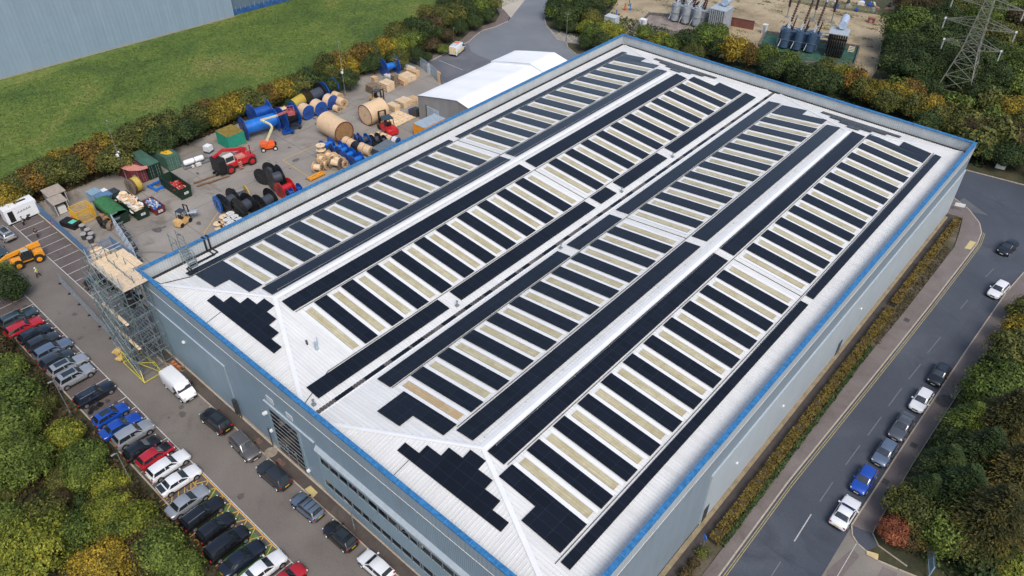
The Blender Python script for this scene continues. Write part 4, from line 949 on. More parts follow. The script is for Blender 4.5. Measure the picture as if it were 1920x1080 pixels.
# ---------------------------------------------------------------- containers, skips, machines
def shell(name, label, cat, x0, x1, y0, y1, h, mat, group=None, z=0, side_ribs=True, doors=True, roofmat=None):
    t = thing(name, label, cat, ((x0+x1)/2,(y0+y1)/2,z), 0, group); a, b = (x1-x0)/2, (y1-y0)/2
    m = MB().box(-a,a,-b,b,.12,h-.04)
    n = int(2*a/.28)
    for i in range(n):
        x = -a+.15+i*.28
        for s in (1,-1): m.box(x,x+.13,*sorted((s*b,s*(b+.04))),.25,h-.2)
    for s in (1,-1):
        for q in (1,-1): m.box(*sorted((q*(a-.1),q*(a+.03))),*sorted((s*(b-.1),s*(b+.06))),.0,h)
    m.box(-a-.02,a+.02,-b-.05,b+.05,.02,.14)
    m.build('body', mat, t)
    r = MB().box(-a-.01,a+.01,-b-.05,b+.05,h-.038,h)
    for i in range(n): x = -a+.15+i*.28; r.box(x,x+.13,-b+.15,b-.15,h,h+.03)
    r.build('roof', roofmat or mat, t)
    if doors:
        for s in (1,-1):
            d = MB().box(a+.002,a+.06,*sorted((s*.03,s*(b-.1))),.18,h-.12).build('door', mat, t)
            g = MB()
            for y in (.35,.75): g.tube((a+.09,s*y,.2),(a+.09,s*y,h-.15),.025,5); g.cbox((a+.08,s*y,.9),(.05,.12,.1)); g.cbox((a+.08,s*y,1.5),(.05,.14,.1)); g.cbox((a+.08,s*y,2.1),(.05,.1,.08))
            g.build('lock_bar', STEEL, d)
    return t
t = shell('shipping_container','faded maroon shipping container with salmon sheet on its roof','container',-47,-40.8,17.35,19.75,2.6,MAROON,'containers by the hedge')
p = at(*kp(1,1085,520),2.7)
m = MB().prism([(-1.7,-1.1),(-.2,-1.35),(1.2,-1.0),(2.6,.3),(2.9,1.7),(2.0,2.0),(1.5,1.2),(.3,.9),(-.6,.2),(-1.9,-.1)],2.66,2.71); m.build('salmon_sheet', PINK, t, loc=(1.0,-.3,0))
shell('shipping_container','dark green container with near black doors right beside the maroon one','container',-47.2,-40.7,20.0,22.35,2.6,DGREEN,'containers by the hedge',roofmat=CONG)
t = shell('shipping_container','green container with yellow patch on its roof, behind the skip of red scrap','container',-47.2,-40.8,23.7,26.1,2.6,CONG,'containers by the hedge')
MB().prism([(0,-.8),(1.0,-.9),(2.2,-.3),(2.4,.6),(1.2,.7),(.2,.5)],2.634,2.65).build('yellow_patch', YELLOW, t)
g1 = [at(*kp(1,*q),0) for q in ((1645,400),(1790,370),(1815,385),(1690,420))]
t = shell('site_store','teal green site box with rusty mossy roof behind the red reach stacker','container',-43.4,-39.5,35.0,38.4,2.7,TEAL,None,roofmat=RUST,doors=False)
t = thing('grey_container','flat grey container lid edge beside the blue coping and lagged drums','container',(*xy(at(*kp(8,1030,700),2.2)),0),.12)
MB().box(-1.3,1.3,-2.0,2.0,.1,2.1).build('body', DRUMGREY, t); MB().box(-1.34,1.34,-2.04,2.04,2.1,2.2).build('roof', M('roof_slate_grey',(.13,.15,.17),.6), t)
def skip(label, x0, x1, y0, y1, h, mat, load=None, group='open topped skips', name='skip', sign=True):
    t = thing(name, label, 'skip', ((x0+x1)/2,(y0+y1)/2,0), 0, group); a, b = (x1-x0)/2, (y1-y0)/2; k = .86
    m = MB(); lo = [(-a*k,-b*k,.12),(a*.93,-b*k,.12),(a*.93,b*k,.12),(-a*k,b*k,.12)]; hi = [(-a,-b,h),(a,-b,h),(a,b,h),(-a,b,h)]
    w_ = .09; hin = [(-a+w_,-b+w_,h),(a-w_,-b+w_,h),(a-w_,b-w_,h),(-a+w_,b-w_,h)]; lin_ = [(-a*k+w_,-b*k+w_,.2),(a*.93-w_,-b*k+w_,.2),(a*.93-w_,b*k-w_,.2),(-a*k+w_,b*k-w_,.2)]
    m.add(lo+hi+hin+lin_, [(0,1,5,4),(1,2,6,5),(2,3,7,6),(3,0,4,7),(4,5,9,8),(5,6,10,9),(6,7,11,10),(7,4,8,11),(8,9,13,12),(9,10,14,13),(10,11,15,14),(11,8,12,15),(12,13,14,15),(3,2,1,0)])
    n = max(3,int(2*a/.9))
    for i in range(n+1):
        x = -a*.93+i*(2*a*.9/n)
        for s in (1,-1): m.bar((x,s*(b*k+.03),.15),(x,s*(b+.03),h-.05),.1,.08)
    m.box(-a-.04,a+.04,-b-.05,-b+.04,h-.1,h+.02); m.box(-a-.04,a+.04,b-.04,b+.05,h-.1,h+.02); m.box(a-.04,a+.05,-b+.04,b-.04,h-.1,h+.02)
    m.build('body', mat, t)
    if sign:
        s_ = MB().cbox((a+.045,0,h*.55),(.03,.75,.42)).build('sign_plate', OFFWH, t)
        g = MB()
        for i in range(3): g.cbox((a+.064,0,h*.55+.11-.1*i),(.006,.5-.1*i,.04))
        g.build('sign_lettering', M('sign_blue',(.12,.18,.35),.6), s_)
    return t
s1 = skip('dark green skip half filled with red steel scrap',-37.2,-30.5,20.1,22.2,2.2,DGREEN)
s2 = skip('dark green skip heaped with broken wooden drum sides',-37.4,-30.2,12.2,14.4,1.9,DGREEN)
s3 = skip('small dark red skip full of blue and silver scrap',-33.6,-29.5,14.9,16.7,1.3,MAROON)
s4 = skip('long dark green skip under a green tarpaulin',-38.3,-31.2,9.2,11.6,1.9,DGREEN,sign=False)
t = tag(MB().loft([[(x,y,z) for y,z in ((-1.3,1.55),(-1.2,2.0),(-.6,2.2+.05*math.sin(x*3)),(0,2.32+.04*math.sin(x*5)),(.6,2.22),(1.2,2.0),(1.3,1.55))] for x in [-3.4+i*.45 for i in range(15)]], cap=False, close=False).build('tarpaulin', TARP, None, 60, loc=(-34.6,10.4,0)), 'green tarpaulin stretched over the long skip', 'tarpaulin')
rs = random.Random(21)
def scrap(cx, cy, ax, ay, z, n, mats, label, cat, name, disc=False, size=.5):
    """a heap nobody could count: one object"""
    m = MB()
    for i in range(n):
        x = cx+rs.uniform(-ax,ax); y = cy+rs.uniform(-ay,ay); zz = z+rs.uniform(-.15,.35)*(1-abs(x-cx)/ax*.7)
        if disc and i % 2 == 0:
            d = Vector((rs.uniform(-.6,.6),rs.uniform(-.6,.6),1)).normalized(); c = Vector((x,y,zz)); m.tube(c-d*.03,c+d*.03,rs.uniform(.4,.75),14,rs.randrange(len(mats)))
        else:
            d = Vector((rs.uniform(-1,1),rs.uniform(-1,1),rs.uniform(-.3,.5))).normalized()*rs.uniform(.3,1)*size*1.6; c = Vector((x,y,zz)); m.bar(c-d, c+d, rs.uniform(.08,.25), rs.uniform(.04,.1), rs.randrange(len(mats)))
    o = m.build(name, mats); return tag(o, label, cat, kind='stuff')
scrap(-33.0,21.15,2.0,.7,1.3,90,[RED,PINK,M('scrap_red',(.5,.05,.04),.6)],'red steel scrap heaped in the dark green skip','scrap','scrap_heap',size=.45)
scrap(-34.0,13.3,2.9,.75,1.65,110,[WOOD2,WOOD,OFFWH],'broken pale drum sides and boards filling the skip','timber waste','timber_waste',True,size=.55)
scrap(-31.6,15.8,1.5,.6,1.1,90,[BLUE2,M('scrap_silver',(.40,.45,.50),.45,.4),OFFWH],'blue and silver scrap metal in the small red skip','scrap','scrap_heap',size=.35)
# yellow mesh cage
def cage(label, x0, x1, y0, y1, h, mat):
    t = thing('mesh_cage', label, 'cage', ((x0+x1)/2,(y0+y1)/2,0)); a, b = (x1-x0)/2, (y1-y0)/2
    m = MB()
    for x in (-a,a):
        for y in (-b,b): m.box(x-.05,x+.05,y-.05,y+.05,0,h)
    for z in (.1,h): 
        for s in (1,-1): m.bar((-a,s*b,z),(a,s*b,z),.08,.08); m.bar((s*a,-b,z),(s*a,b,z),.08,.08)
    m.build('frame', mat, t); g = MB()
    for i in range(int(2*a/.16)):
        x = -a+i*.16
        for s in (1,-1): g.bar((x,s*b,.1),(x,s*b,h),.04,.04)
    for i in range(int(2*b/.16)):
        y = -b+i*.16
        for s in (1,-1): g.bar((s*a,y,.1),(s*a,y,h),.04,.04)
    for k in range(5):
        z = .3+k*h/5.5
        for s in (1,-1): g.bar((-a,s*b,z),(a,s*b,z),.04,.04); g.bar((s*a,-b,z),(s*a,b,z),.04,.04)
    g.build('mesh_panel', mat, t); return t
cage('ochre yellow mesh cage beside the tarpaulin covered skip',-38.9,-36.4,5.6,8.4,2.2,YELLOW)
# blue steel frame
p = at(*kp(1,1185,665),.4); t = thing('lifting_cradle','small blue steel lifting cradle lying in front of the maroon container','cradle',(p.x,p.y,0),.1)
m = MB()
for s in (1,-1): m.box(-1.1,1.1,s*1.15-.15,s*1.15+.15,.1,.5); m.box(s*1.0-.12,s*1.0+.12,-1.2,1.2,.15,.45)
m.build('beam', BLUE2, t)
for x in (-1.2,1.2):
    for y in (-1.15,0,1.15): MB().tube((x-.15,y,.2),(x+.15,y,.2),.2,10).build('lug', BLUE2, t)
# white tank on frame
p = at(*kp(9,1130,330),.6); t = thing('tank_trailer','white twin tank unit on a grey steel frame beside the hedge','tank',(p.x,p.y,0),H90-.15)
m = MB()
for s in (.7,-.7): m.bar((-2.4,s,.35),(2.6,s,.35),.14,.24)
for x in (-2.3,-.8,.8,2.4): m.bar((x,-.75,.35),(x,.75,.35),.12,.2)
m.build('frame', STEEL, t)
MB().loft([[(x,r*math.cos(q),.95+r*math.sin(q)) for q in [2*PI*i/16 for i in range(16)]] for x,r in ((-2.1,.15),(-2.0,.42),(-1.8,.5),(-.3,.5),(-.2,.3))]).build('tank', WHITE, t, 50)
MB().loft([[(x,r*math.cos(q),.95+r*math.sin(q)) for q in [2*PI*i/16 for i in range(16)]] for x,r in ((-.15,.3),(-.05,.5),(1.3,.5),(1.5,.42),(1.6,.15))]).build('tank', WHITE, t, 50)
MB().cbox((.1,-1.0,.45),(.9,.5,.5)).cbox((-.9,-1.0,.4),(.4,.4,.4)).build('pump', OFFWH, t)
p = at(*kp(9,1315,150),.6); t = thing('tank_cube','white plastic liquid tank on a dark base alone beside the hedge','tank',(p.x,p.y,0),.3)
MB().box(-.6,.6,-.6,.6,.35,1.35).tube((0,0,1.35),(0,0,1.42),.14,12).build('bottle', WHITE, t); MB().box(-.65,.65,-.65,.65,0,.34).build('base', DRUMGREY, t)
g = MB()
for i in range(5):
    q = -.6+i*.3
    for s in (1,-1): g.bar((q,s*.62,.3),(q,s*.62,1.36),.02,.02); g.bar((s*.62,q,.3),(s*.62,q,1.36),.02,.02)
g.build('cage', STEEL, t)
# pipes
for i, (a, b) in enumerate((((1455,655),(1690,570)),((1475,678),(1720,600)),((1565,655),(1700,605)))):
    A, Bp = at(*kp(1,*a),.15), at(*kp(1,*b),.15)
    tag(MB().tube(A,Bp,.15,10).build('steel_pipe', M('rusty_pipe',(.16,.085,.045),.8,var=.4,scale=3), None, 40), ['long rusty pipe, back one of three beside the reach stacker','long rusty pipe in the middle of three beside the reach stacker','short rusty pipe in front of the two long ones'][i], 'pipe', 'rusty pipes')
def wheels(t, pts, R, wd=.3, rimmat=STEEL):
    for x, y in pts:
        wo = MB().tube((0,-wd/2,0),(0,wd/2,0),R,18).build('wheel', RUBBER, t, 40, loc=(x,y,R))
        s = 1 if y > 0 else -1
        m = MB().tube((0,s*wd*.45,0),(0,s*(wd/2+.03),0),R*.55,14).tube((0,s*wd*.5,0),(0,s*(wd/2+.08),0),R*.2,8); m.build('rim', rimmat, wo)
# red reach stacker
t = thing('reach_stacker','large red reach stacker with black front and wide tyres in the yard','reach stacker',(-33.6,32.6,0),H90-.04)
MB().loft([[(x,y,z) for y,z in ((-w,.9),(w,.9),(w,h),(-w,h))] for x,w,h in ((-2.6,1.2,1.6),(.3,1.2,1.7),(.4,1.45,1.9),(2.9,1.45,1.9),(3.3,1.2,1.5))]).build('chassis', RED, t)
wheels(t, [(-2.0,1.45),(-2.0,-1.45),(2.3,1.3),(2.3,-1.3)], .8, .6, RED)
MB().box(-3.9,-2.5,-1.5,1.5,.5,2.9).box(-4.4,-3.9,-.6,-.4,.1,.5).box(-4.4,-3.9,.4,.6,.1,.5).build('mast', BLACK, t)
MB().box(-2.3,-.6,-.95,.1,1.7,3.0).build('cab', OFFWH, t)
for s, d in (((-2.2,-.7,-.97),0),((-2.2,-.7,.12),0)): MB().box(s[0],s[1],s[2]-.012,s[2]+.012,2.0,2.85).build('cab_window', GLASS, t)
MB().box(-2.32,-2.302,-.8,-.05,2.0,2.85).build('cab_window', GLASS, t)
MB().bar((2.6,.75,2.3),(-1.6,.75,3.6),.5,.5).bar((-1.6,.75,3.6),(-3.6,.6,3.0),.4,.4).build('boom', RED, t)
MB().tube((.6,.2,1.9),(-.4,.75,3.1),.12).tube((.6,1.2,1.9),(-.4,.75,3.1),.12).build('ram', STEEL, t)
MB().box(-.2,1.4,-1.15,.0,1.9,2.25).build('engine_cover', PINK, t); MB().tube((2.6,-.9,1.9),(2.6,-.9,3.6),.09,8).build('exhaust', MAROON, t)
m = MB()
for i in range(4): m.box(-.4,.2,-1.9,-1.5,.5+i*.35,.56+i*.35)
for x in (-.4,.2): m.bar((x,-1.55,.4),(x,-1.55,2.3),.05,.05)
m.build('ladder', PINK, t)
m = MB()
for x in (1.6,3.0):
    for y in (-1.2,1.2): m.tube((x,y,1.9),(x,y,2.9),.04,6)
for y in (-1.2,1.2): m.tube((1.6,y,2.9),(3.0,y,2.9),.04,6)
m.tube((3.0,-1.2,2.9),(3.0,1.2,2.9),.04,6)
m.build('handrail', PINK, t)
# forklifts
def forklift(loc, rz_, scale, col, label, group=None, cabmat=BLACK):
    t = thing('forklift', label, 'forklift', loc, rz_, group); t.scale = (scale,)*3
    MB().loft([[(x,y,z) for y,z in ((-w,.25),(w,.25),(w*1.02,h*.8),(w*.8,h),(-w*.8,h),(-w*1.02,h*.8))] for x,w,h in ((-1.35,.45,.85),(-1.25,.58,1.05),(-.6,.62,1.1),(-.5,.62,.95),(.5,.6,.8),(.85,.55,.7))]).build('body', col, t, 40)
    wheels(t, [(-.85,.52),(-.85,-.52),(.65,.56),(.65,-.56)], .33, .22, cabmat)
    m = MB()
    for x, x2 in ((-.55,-.45),(.55,.35)):
        for y in (-.5,.5): m.bar((x,y,.85),(x2,y*.9,2.1),.06,.06)
        m.bar((x2,-.46,2.06),(x2,.46,2.06),.06,.06)
    for y in (-.45,.45): m.bar((-.46,y,2.06),(.36,y,2.06),.06,.06)
    m.build('cab_frame', BLACK, t); MB().box(-.5,.42,-.5,.5,2.1,2.16).build('cab_roof', GLASS, t)
    MB().cbox((-.2,0,1.05),(.45,.5,.14)).cbox((-.42,0,1.35),(.1,.5,.5)).build('seat', BLACK, t)
    m = MB()
    for y in (-.36,.36): m.box(.92,1.04,y-.07,y+.07,.1,2.5)
    for z in (.4,1.3,2.4): m.box(.94,1.02,-.36,.36,z,z+.1)
    m.build('mast', BLACK, t); m = MB()
    for y in (-.3,.3): m.box(1.1,2.2,y-.06,y+.06,.2,.25); m.box(1.06,1.12,y-.06,y+.06,.2,.9)
    m.build('fork', STEEL, t); return t
p = at(*kp(1,1375,935),.5); forklift((p.x,p.y,0), H90+.3, 1.15, M('forklift_tan',(.62,.38,.16),.5), 'small tan forklift with grey load in the middle of the concrete yard')
q = at(*kp(1,1430,868),1.4); tag(MB().loft([[(x,r*math.cos(a),r*.5*math.sin(a)) for a in [2*PI*i/10 for i in range(10)]] for x,r in ((-1.1,.2),(-.9,.5),(.9,.55),(1.15,.2))]).build('wrapped_bundle', M('grey_wrap',(.30,.33,.36),.5,var=.3,bump=.5), None, loc=(q.x,q.y,1.4), rz=1.0), 'grey wrapped bundle carried on the forks of the tan forklift', 'bundle')
p = at(*kp(2,1385,425),.9); t = forklift((p.x,p.y,0), 2.85, 1.9, RED, 'big red forklift pressing against the huge timber cased drum'); t.scale = (2.1,1.9,1.3)
p = at(*kp(2,1310,205),1.4); forklift((p.x,p.y,0), .2, 1.3, M('forklift_ochre',(.35,.22,.10),.6), 'dark forklift half hidden behind the drum held by the big red forklift')
# orange boom lift
p = at(*kp(2,492,575),.6); t = thing('boom_lift','orange articulated boom lift with cream arms reaching towards the giant drums','boom lift',(p.x,p.y,0),H90-.5)
MB().box(-1.2,1.2,-.75,.75,.45,.95).cbox((-.7,0,1.2),(1.3,1.6,.55)).cbox((.6,.35,1.15),(.9,.7,.45)).build('body', ORANGE, t)
wheels(t, [(-1.0,.95),(-1.0,-.95),(1.15,.95),(1.15,-.95)], .42, .32, OFFWH)
ti = Matrix.Translation(t.location) @ Matrix.Rotation(t.rotation_euler.z, 4, 'Z'); ti.invert()
def w2l(k, x, y, z): return ti @ at(*kp(k,x,y), z)
pts = [w2l(2,478,540,1.3), w2l(2,522,435,3.6), w2l(2,505,412,3.9), w2l(2,435,378,4.3), w2l(2,470,370,4.6), w2l(2,560,345,4.7), w2l(2,640,312,4.9)]
m = MB(); m.bar(pts[0],pts[1],.34,.34); m.bar(pts[1],pts[2],.3,.3); m.bar(pts[2],pts[3],.3,.3); m.bar(pts[3],pts[4],.28,.28); m.bar(pts[4],pts[5],.26,.26); m.build('arm', CREAM, t)
MB().bar(pts[5],pts[6],.3,.3).build('arm', M('arm_salmon',(.45,.14,.11),.6), t)
c = w2l(2,660,310,5.2); m = MB()
for z in (-.5,.0,.55):
    for s in (1,-1): m.bar(c+Vector((-.6,s*.9,z)),c+Vector((.6,s*.9,z)),.07,.07); m.bar(c+Vector((s*.6,-.9,z)),c+Vector((s*.6,.9,z)),.07,.07)
for x in (-.6,0,.6):
    for y in (-.9,.9): m.bar(c+Vector((x,y,-.5)),c+Vector((x,y,.55)),.06,.06)
m.box(c.x-.6,c.x+.6,c.y-.9,c.y+.9,c.z-.56,c.z-.5); m.build('basket', M('basket_red',(.45,.10,.10),.5), t)
# small blue cars of cable gear by the hedge
for a, lab in (((640,462),'small blue trailer jack with pale straps beside the giant drums'),((695,425),'dark cable jack trolley next to the blue one')):
    p = at(*kp(2,*a),.5); t = thing('drum_jack', lab, 'drum jack', (p.x,p.y,0), 1.2); mt = BLUE if 'blue trailer' in lab else DRUMGREY
    MB().box(-1.1,1.1,-.6,.6,.25,.5).bar((-1,-.5,.5),(0,-.5,1.3),.12,.12).bar((1,-.5,.5),(0,-.5,1.3),.12,.12).bar((-1,.5,.5),(0,.5,1.3),.12,.12).bar((1,.5,.5),(0,.5,1.3),.12,.12).tube((0,-.6,1.3),(0,.6,1.3),.08).build('frame', mt, t)
    for s in (1,-1): MB().tube((.6,s*.65,.25),(.6,s*.75,.25),.25,12).build('wheel', RUBBER, t)
# pallets, timber stacks
def stack(k, a, nx, ny, nz, sz, mat, label, group, name='timber_stack', rz_=0., z0=0):
    p = at(*kp(k,*a), sz[2]*nz*.5+z0); t = thing(name, label, 'pallet stack' if 'pallet' in name else 'timber stack', (p.x,p.y,z0), rz_+rs.uniform(-.06,.06), group)
    for iz in range(nz):
        m = MB()
        for ix in range(nx):
            for iy in range(ny):
                x = (ix-(nx-1)/2)*sz[0]; y = (iy-(ny-1)/2)*sz[1]; j = rs.uniform(-.05,.05)
                z = iz*sz[2]
                for q in range(5): yy = y-sz[1]*.44+q*sz[1]*.22; m.box(x-sz[0]*.47+j,x+sz[0]*.47+j,yy-sz[1]*.085,yy+sz[1]*.085,z+sz[2]*.78,z+sz[2]*.96)
                for q in (-.4,0,.4): m.box(x+q*sz[0]-.06+j,x+q*sz[0]+.06+j,y-sz[1]*.46,y+sz[1]*.46,z+.01,z+sz[2]*.775)
        m.build('pallet', mat, t)
    return t
gp = 'timber and pallet stacks by the far gate'
stack(12,(265,440),2,2,10,(1.2,1.0,.16),OLDWOOD,'large weathered pallet stack at the left end of the far gate row',gp,'pallet_stack')
stack(12,(285,325),1,1,5,(1.3,1.0,.2),WOOD,'crate topped stack behind the large weathered pallets',gp,'pallet_stack',z0=1.2)
stack(12,(440,405),2,2,4,(1.3,1.1,.42),WOOD2,'stack of pale closed boards between weathered and dark pallets',gp)
stack(12,(540,340),1,1,18,(1.2,1.2,.14),OLDWOOD,'tall dark pallet tower in the middle of the far gate row',gp,'pallet_stack')
stack(12,(630,350),2,1,3,(1.4,1.2,.4),WOOD,'low stack of orange boards right of the dark tower',gp)
stack(12,(700,300),2,2,3,(1.5,1.3,.35),WOOD2,'flat pale boards in front of the far gate',gp)
stack(12,(770,245),2,1,5,(1.6,1.2,.28),WOOD,'board stack nearest the far gate',gp)
stack(12,(710,190),3,1,4,(1.3,1.1,.28),OFFWH,'grey capped crates against the fence by the far gate',gp)
stack(12,(470,310),2,1,4,(1.2,1.1,.3),OFFWH,'grey topped boards behind the pale stack',gp)
gq = 'loose timber and pallets before the white shed'
stack(12,(525,680),2,1,6,(1.3,1.4,.2),WOOD2,'pale pallets beside the huge drum held by the forklift',gq,'pallet_stack')
stack(12,(655,620),2,2,6,(1.3,1.2,.2),WOOD2,'taller pallet pile in the middle before the white shed',gq,'pallet_stack')
stack(12,(765,590),2,2,3,(1.3,1.2,.2),WOOD,'low pallet pile touching the white shed corner',gq,'pallet_stack')
p = at(*kp(12,675,840),.2)
for i in range(4):
    t = thing('timber_decking', ['flat timber frame nearest the yellow container','second flat timber frame from the yellow container','third flat timber frame from the yellow container','flat timber frame nearest the pallets'][i], 'timber decking', (p.x-1.6+i*.05,p.y+2.5-i*1.45-1.2,0), .05, 'flat timber frames on the ground')
    m = MB(); m.box(-2.3,2.3,-.66,.66,.1,.16)
    for x in [-2.3+q*.92 for q in range(6)]: m.box(x-.05,x+.05,-.66,.66,.17,.3)
    for s in (1,-1): m.box(-2.3,2.3,s*.64-.05,s*.64+.05,.02,.098)
    m.build('panel', WOOD2, t)
# yellow/orange container with grey sheet roof
t = shell('site_container','orange yellow store with pale blue grey sheet roof beside the parapet','container',-18.6,-15.6,61.5,67.2,2.6,AMBER,None,roofmat=M('zinc_sheet',(.34,.42,.50),.45,var=.15),doors=False)
p = at(*kp(8,295,1020),.4); t = thing('pallet_truck','orange pallet rack lying at the parapet below the wooden drums','rack',(p.x,p.y,0),.0)
MB().box(-.35,.05,-1.6,1.6,.3,.6).box(.3,.6,-1.6,1.6,.3,.6).build('beam', AMBER, t); MB().box(-.9,-.6,-1.6,1.6,.05,.3).build('base', STEEL, t)
# grey cabinets near the skips, mixed things
for a, sz, mt, lab in (((700,715),(1.9,1.7,1.8),M('cabinet_blue',(.22,.33,.42),.5),'pale blue grey cabinet beside the hedge'),((775,712),(1.5,1.2,1.3),WHITE,'small white cabinet with blue side next to the pale blue one'),((845,712),(1.6,1.5,1.3),M('bin_dark',(.04,.05,.06),.5),'dark grey box right of the white cabinet')):
    p = at(*kp(1,*a),sz[2]); t = thing('storage_box', lab, 'storage box', (p.x,p.y,0), .1)
    MB().box(-sz[0]/2,sz[0]/2,-sz[1]/2,sz[1]/2,.08,sz[2]-.06).box(-sz[0]/2+.1,sz[0]/2-.1,-sz[1]/2+.1,sz[1]/2-.1,0,.08).build('body', mt, t); MB().box(-sz[0]/2-.05,sz[0]/2+.05,-sz[1]/2-.05,sz[1]/2+.05,sz[2]-.06,sz[2]).build('lid', mt, t)
p = at(*kp(1,775,745),1.6); t = thing('tipping_hopper','blue steel hopper at the back end of the tarpaulin covered skip','hopper',(p.x,p.y,0),0)
MB().loft([[(-.9*k,-1.2*k,z),(.9*k,-1.2*k,z),(.9*k,1.2*k,z),(-.9*k,1.2*k,z)] for k,z in ((.5,.2),(1,1.7))]).build('body', FENCEB, t)
# site shelters
for (x0,x1,y0,y1,z,lab) in ((-46.6,-43.9,4.7,7.6,2.3,'taller tan roofed shelter behind the blue fence, beside the hedge'),(-43.6,-41.2,4.3,6.6,2.1,'lower tan roofed shelter with open front behind the blue fence')):
    t = thing('shelter', lab, 'shelter', ((x0+x1)/2,(y0+y1)/2,0)); a, b = (x1-x0)/2, (y1-y0)/2
    MB().add([(-a,-b,z+.25),(a,-b,z),(a,b,z),(-a,b,z+.25),(-a,-b,z+.33),(a,-b,z+.08),(a,b,z+.08),(-a,b,z+.33)],[(3,2,1,0),(4,5,6,7),(0,1,5,4),(1,2,6,5),(2,3,7,6),(3,0,4,7)]).build('roof', M('shelter_tan',(.33,.28,.23),.8), t)
    MB().box(-a+.1,-a+.2,-b+.1,b-.1,0,z).box(-a+.2,a-.4,b-.2,b-.1,0,z).box(-a+.2,a-.4,-b+.1,-b+.2,0,z).build('wall', M('shelter_wall',(.25,.24,.24),.7), t)
    for s in (1,-1): MB().tube((a-.2,s*(b-.2),0),(a-.2,s*(b-.2),z),.05).build('post', OFFWH, t)
    MB().cbox((a-.7,0,.7),(.8,1.2,1.2)).build('cabinet', OFFWH, t)
# barrels and tyres inside the fence
gl = 'round topped tubs along the inside of the blue fence'
for i, a in enumerate(((690,370),(735,405),(700,445),(765,438),(755,475))):
    p = at(*kp(6,*a),.9); t = thing('steel_tub', 'grey lidded tub among five along the inside of the blue fence', 'tub', (p.x,p.y,0), 0, gl)
    MB().tube((0,0,0),(0,0,.85),.40,16).build('body', DSTEEL, t, 40); MB().tube((0,0,.85),(0,0,.95),.46,16).tube((0,0,.95),(0,0,1.0),.15,8).build('lid', M('lid_grey',(.35,.33,.32),.6), t, 40)
gt2 = 'brown and black hose coils before the tarpaulin covered skip'
for i, (a, mt) in enumerate((((870,310),BROWNW),((930,385),OLDWOOD),((840,330),RUBBER),((880,370),RUBBER),((905,330),BROWNW))):
    p = at(*kp(6,*a),.5); t = thing('hose_coil', ['rust brown hose coil nearest the yellow cage','brown coil at the foot of the lattice frame','flat black hose coil by the yellow cage','striped black hose coil','rust brown hose coil leaning on the skip'][i], 'hose coil', (p.x,p.y,0), i*.7, gt2)
    for q in range(4):
        r = .55; g = MB(); n = 16
        for j in range(n): g.tube((-.25+q*.17,r*math.cos(2*PI*j/n),.62+r*math.sin(2*PI*j/n)),(-.25+q*.17,r*math.cos(2*PI*(j+1)/n),.62+r*math.sin(2*PI*(j+1)/n)),.085,6,cap=False)
        g.build('loop', mt, t)
p = at(*kp(6,620,300),.6); t = thing('barrier_tub','orange plastic barrier beside the tan roofed shelter','barrier',(p.x,p.y,0),.4); MB().loft([[(-.45*k,-.3*k,z),(.45*k,-.3*k,z),(.45*k,.3*k,z),(-.45*k,.3*k,z)] for k,z in ((1,0),(.95,.5),(.5,1.0))]).build('body', M('barrier_orange',(.7,.16,.07),.6), t)
p = at(*kp(6,590,335),.9); t = thing('equipment_bin','dark bin with mint green lid behind the blue fence','bin',(p.x,p.y,0),.3); MB().box(-1.5,1.5,-.8,.8,0,.9).build('body', BLACK, t); MB().box(.1,1.0,-.5,.5,.901,.96).build('lid', M('mint_lid',(.12,.55,.40),.6), t)
# timber crates outside the fence near the scaffold
p = at(*kp(6,835,600),.8); t = thing('crate','pale timber crate topped with offcuts beside the scaffold deck','crate',(p.x,p.y,0),.25)
MB().box(-1.5,1.5,-.8,.8,.1,1.3).box(-1.3,1.1,-.95,-.82,0,.9).build('box', WOOD2, t); MB().cbox((-1.0,.3,1.45),(1.2,.9,.25),.5).cbox((-.9,.2,1.7),(.7,.5,.2),1.2).build('offcut', WOOD, t)
# tall lattice rack
A, Bp = at(*kp(6,950,330),2.2), at(*kp(6,1130,600),2.2)
A = Vector((-33.0,9.0,0)); Bp = Vector((-21.5,5.6,0)); A = at(211,412,2.6); Bp = at(252,474,2.6); A.z = 0; Bp.z = 0; d = (Bp-A); Ln = d.length
t = thing('storage_rack','tall pale steel lattice rack standing between the fence corner and the skips','rack',A,math.atan2(d.y,d.x))
m = MB(); n = 7
for i in range(n+1): x = Ln*i/n; m.bar((x,0,0),(x,0,3.6),.12,.12)
for z in (.1,1.2,2.4,3.55): m.bar((0,0,z),(Ln,0,z),.1,.1)
for i in range(n):
    for z in (.1,1.2,2.4): x = Ln*i/n; m.bar((x,0,z),(x+Ln/n,0,z+1.15),.07,.07)
m.build('frame', M('rack_pale',(.42,.48,.55),.5), t)
m = MB()
for i in range(n+1): x = Ln*i/n; [m.bar((x,0,z),(x,1.0,z+.05),.08,.08) for z in (1.2,2.4,3.5)]
m.build('arm', STEEL, t); 
for i in range(22): x = rs.uniform(0,Ln-1.2); y = rs.uniform(.25,.9); z = rs.choice((.2,1.3,2.5)); MB().tube((x,y,z+.1),(x+1.2,y,z+.1),rs.uniform(.06,.18),6).build('rolled_stock', DSTEEL, t)
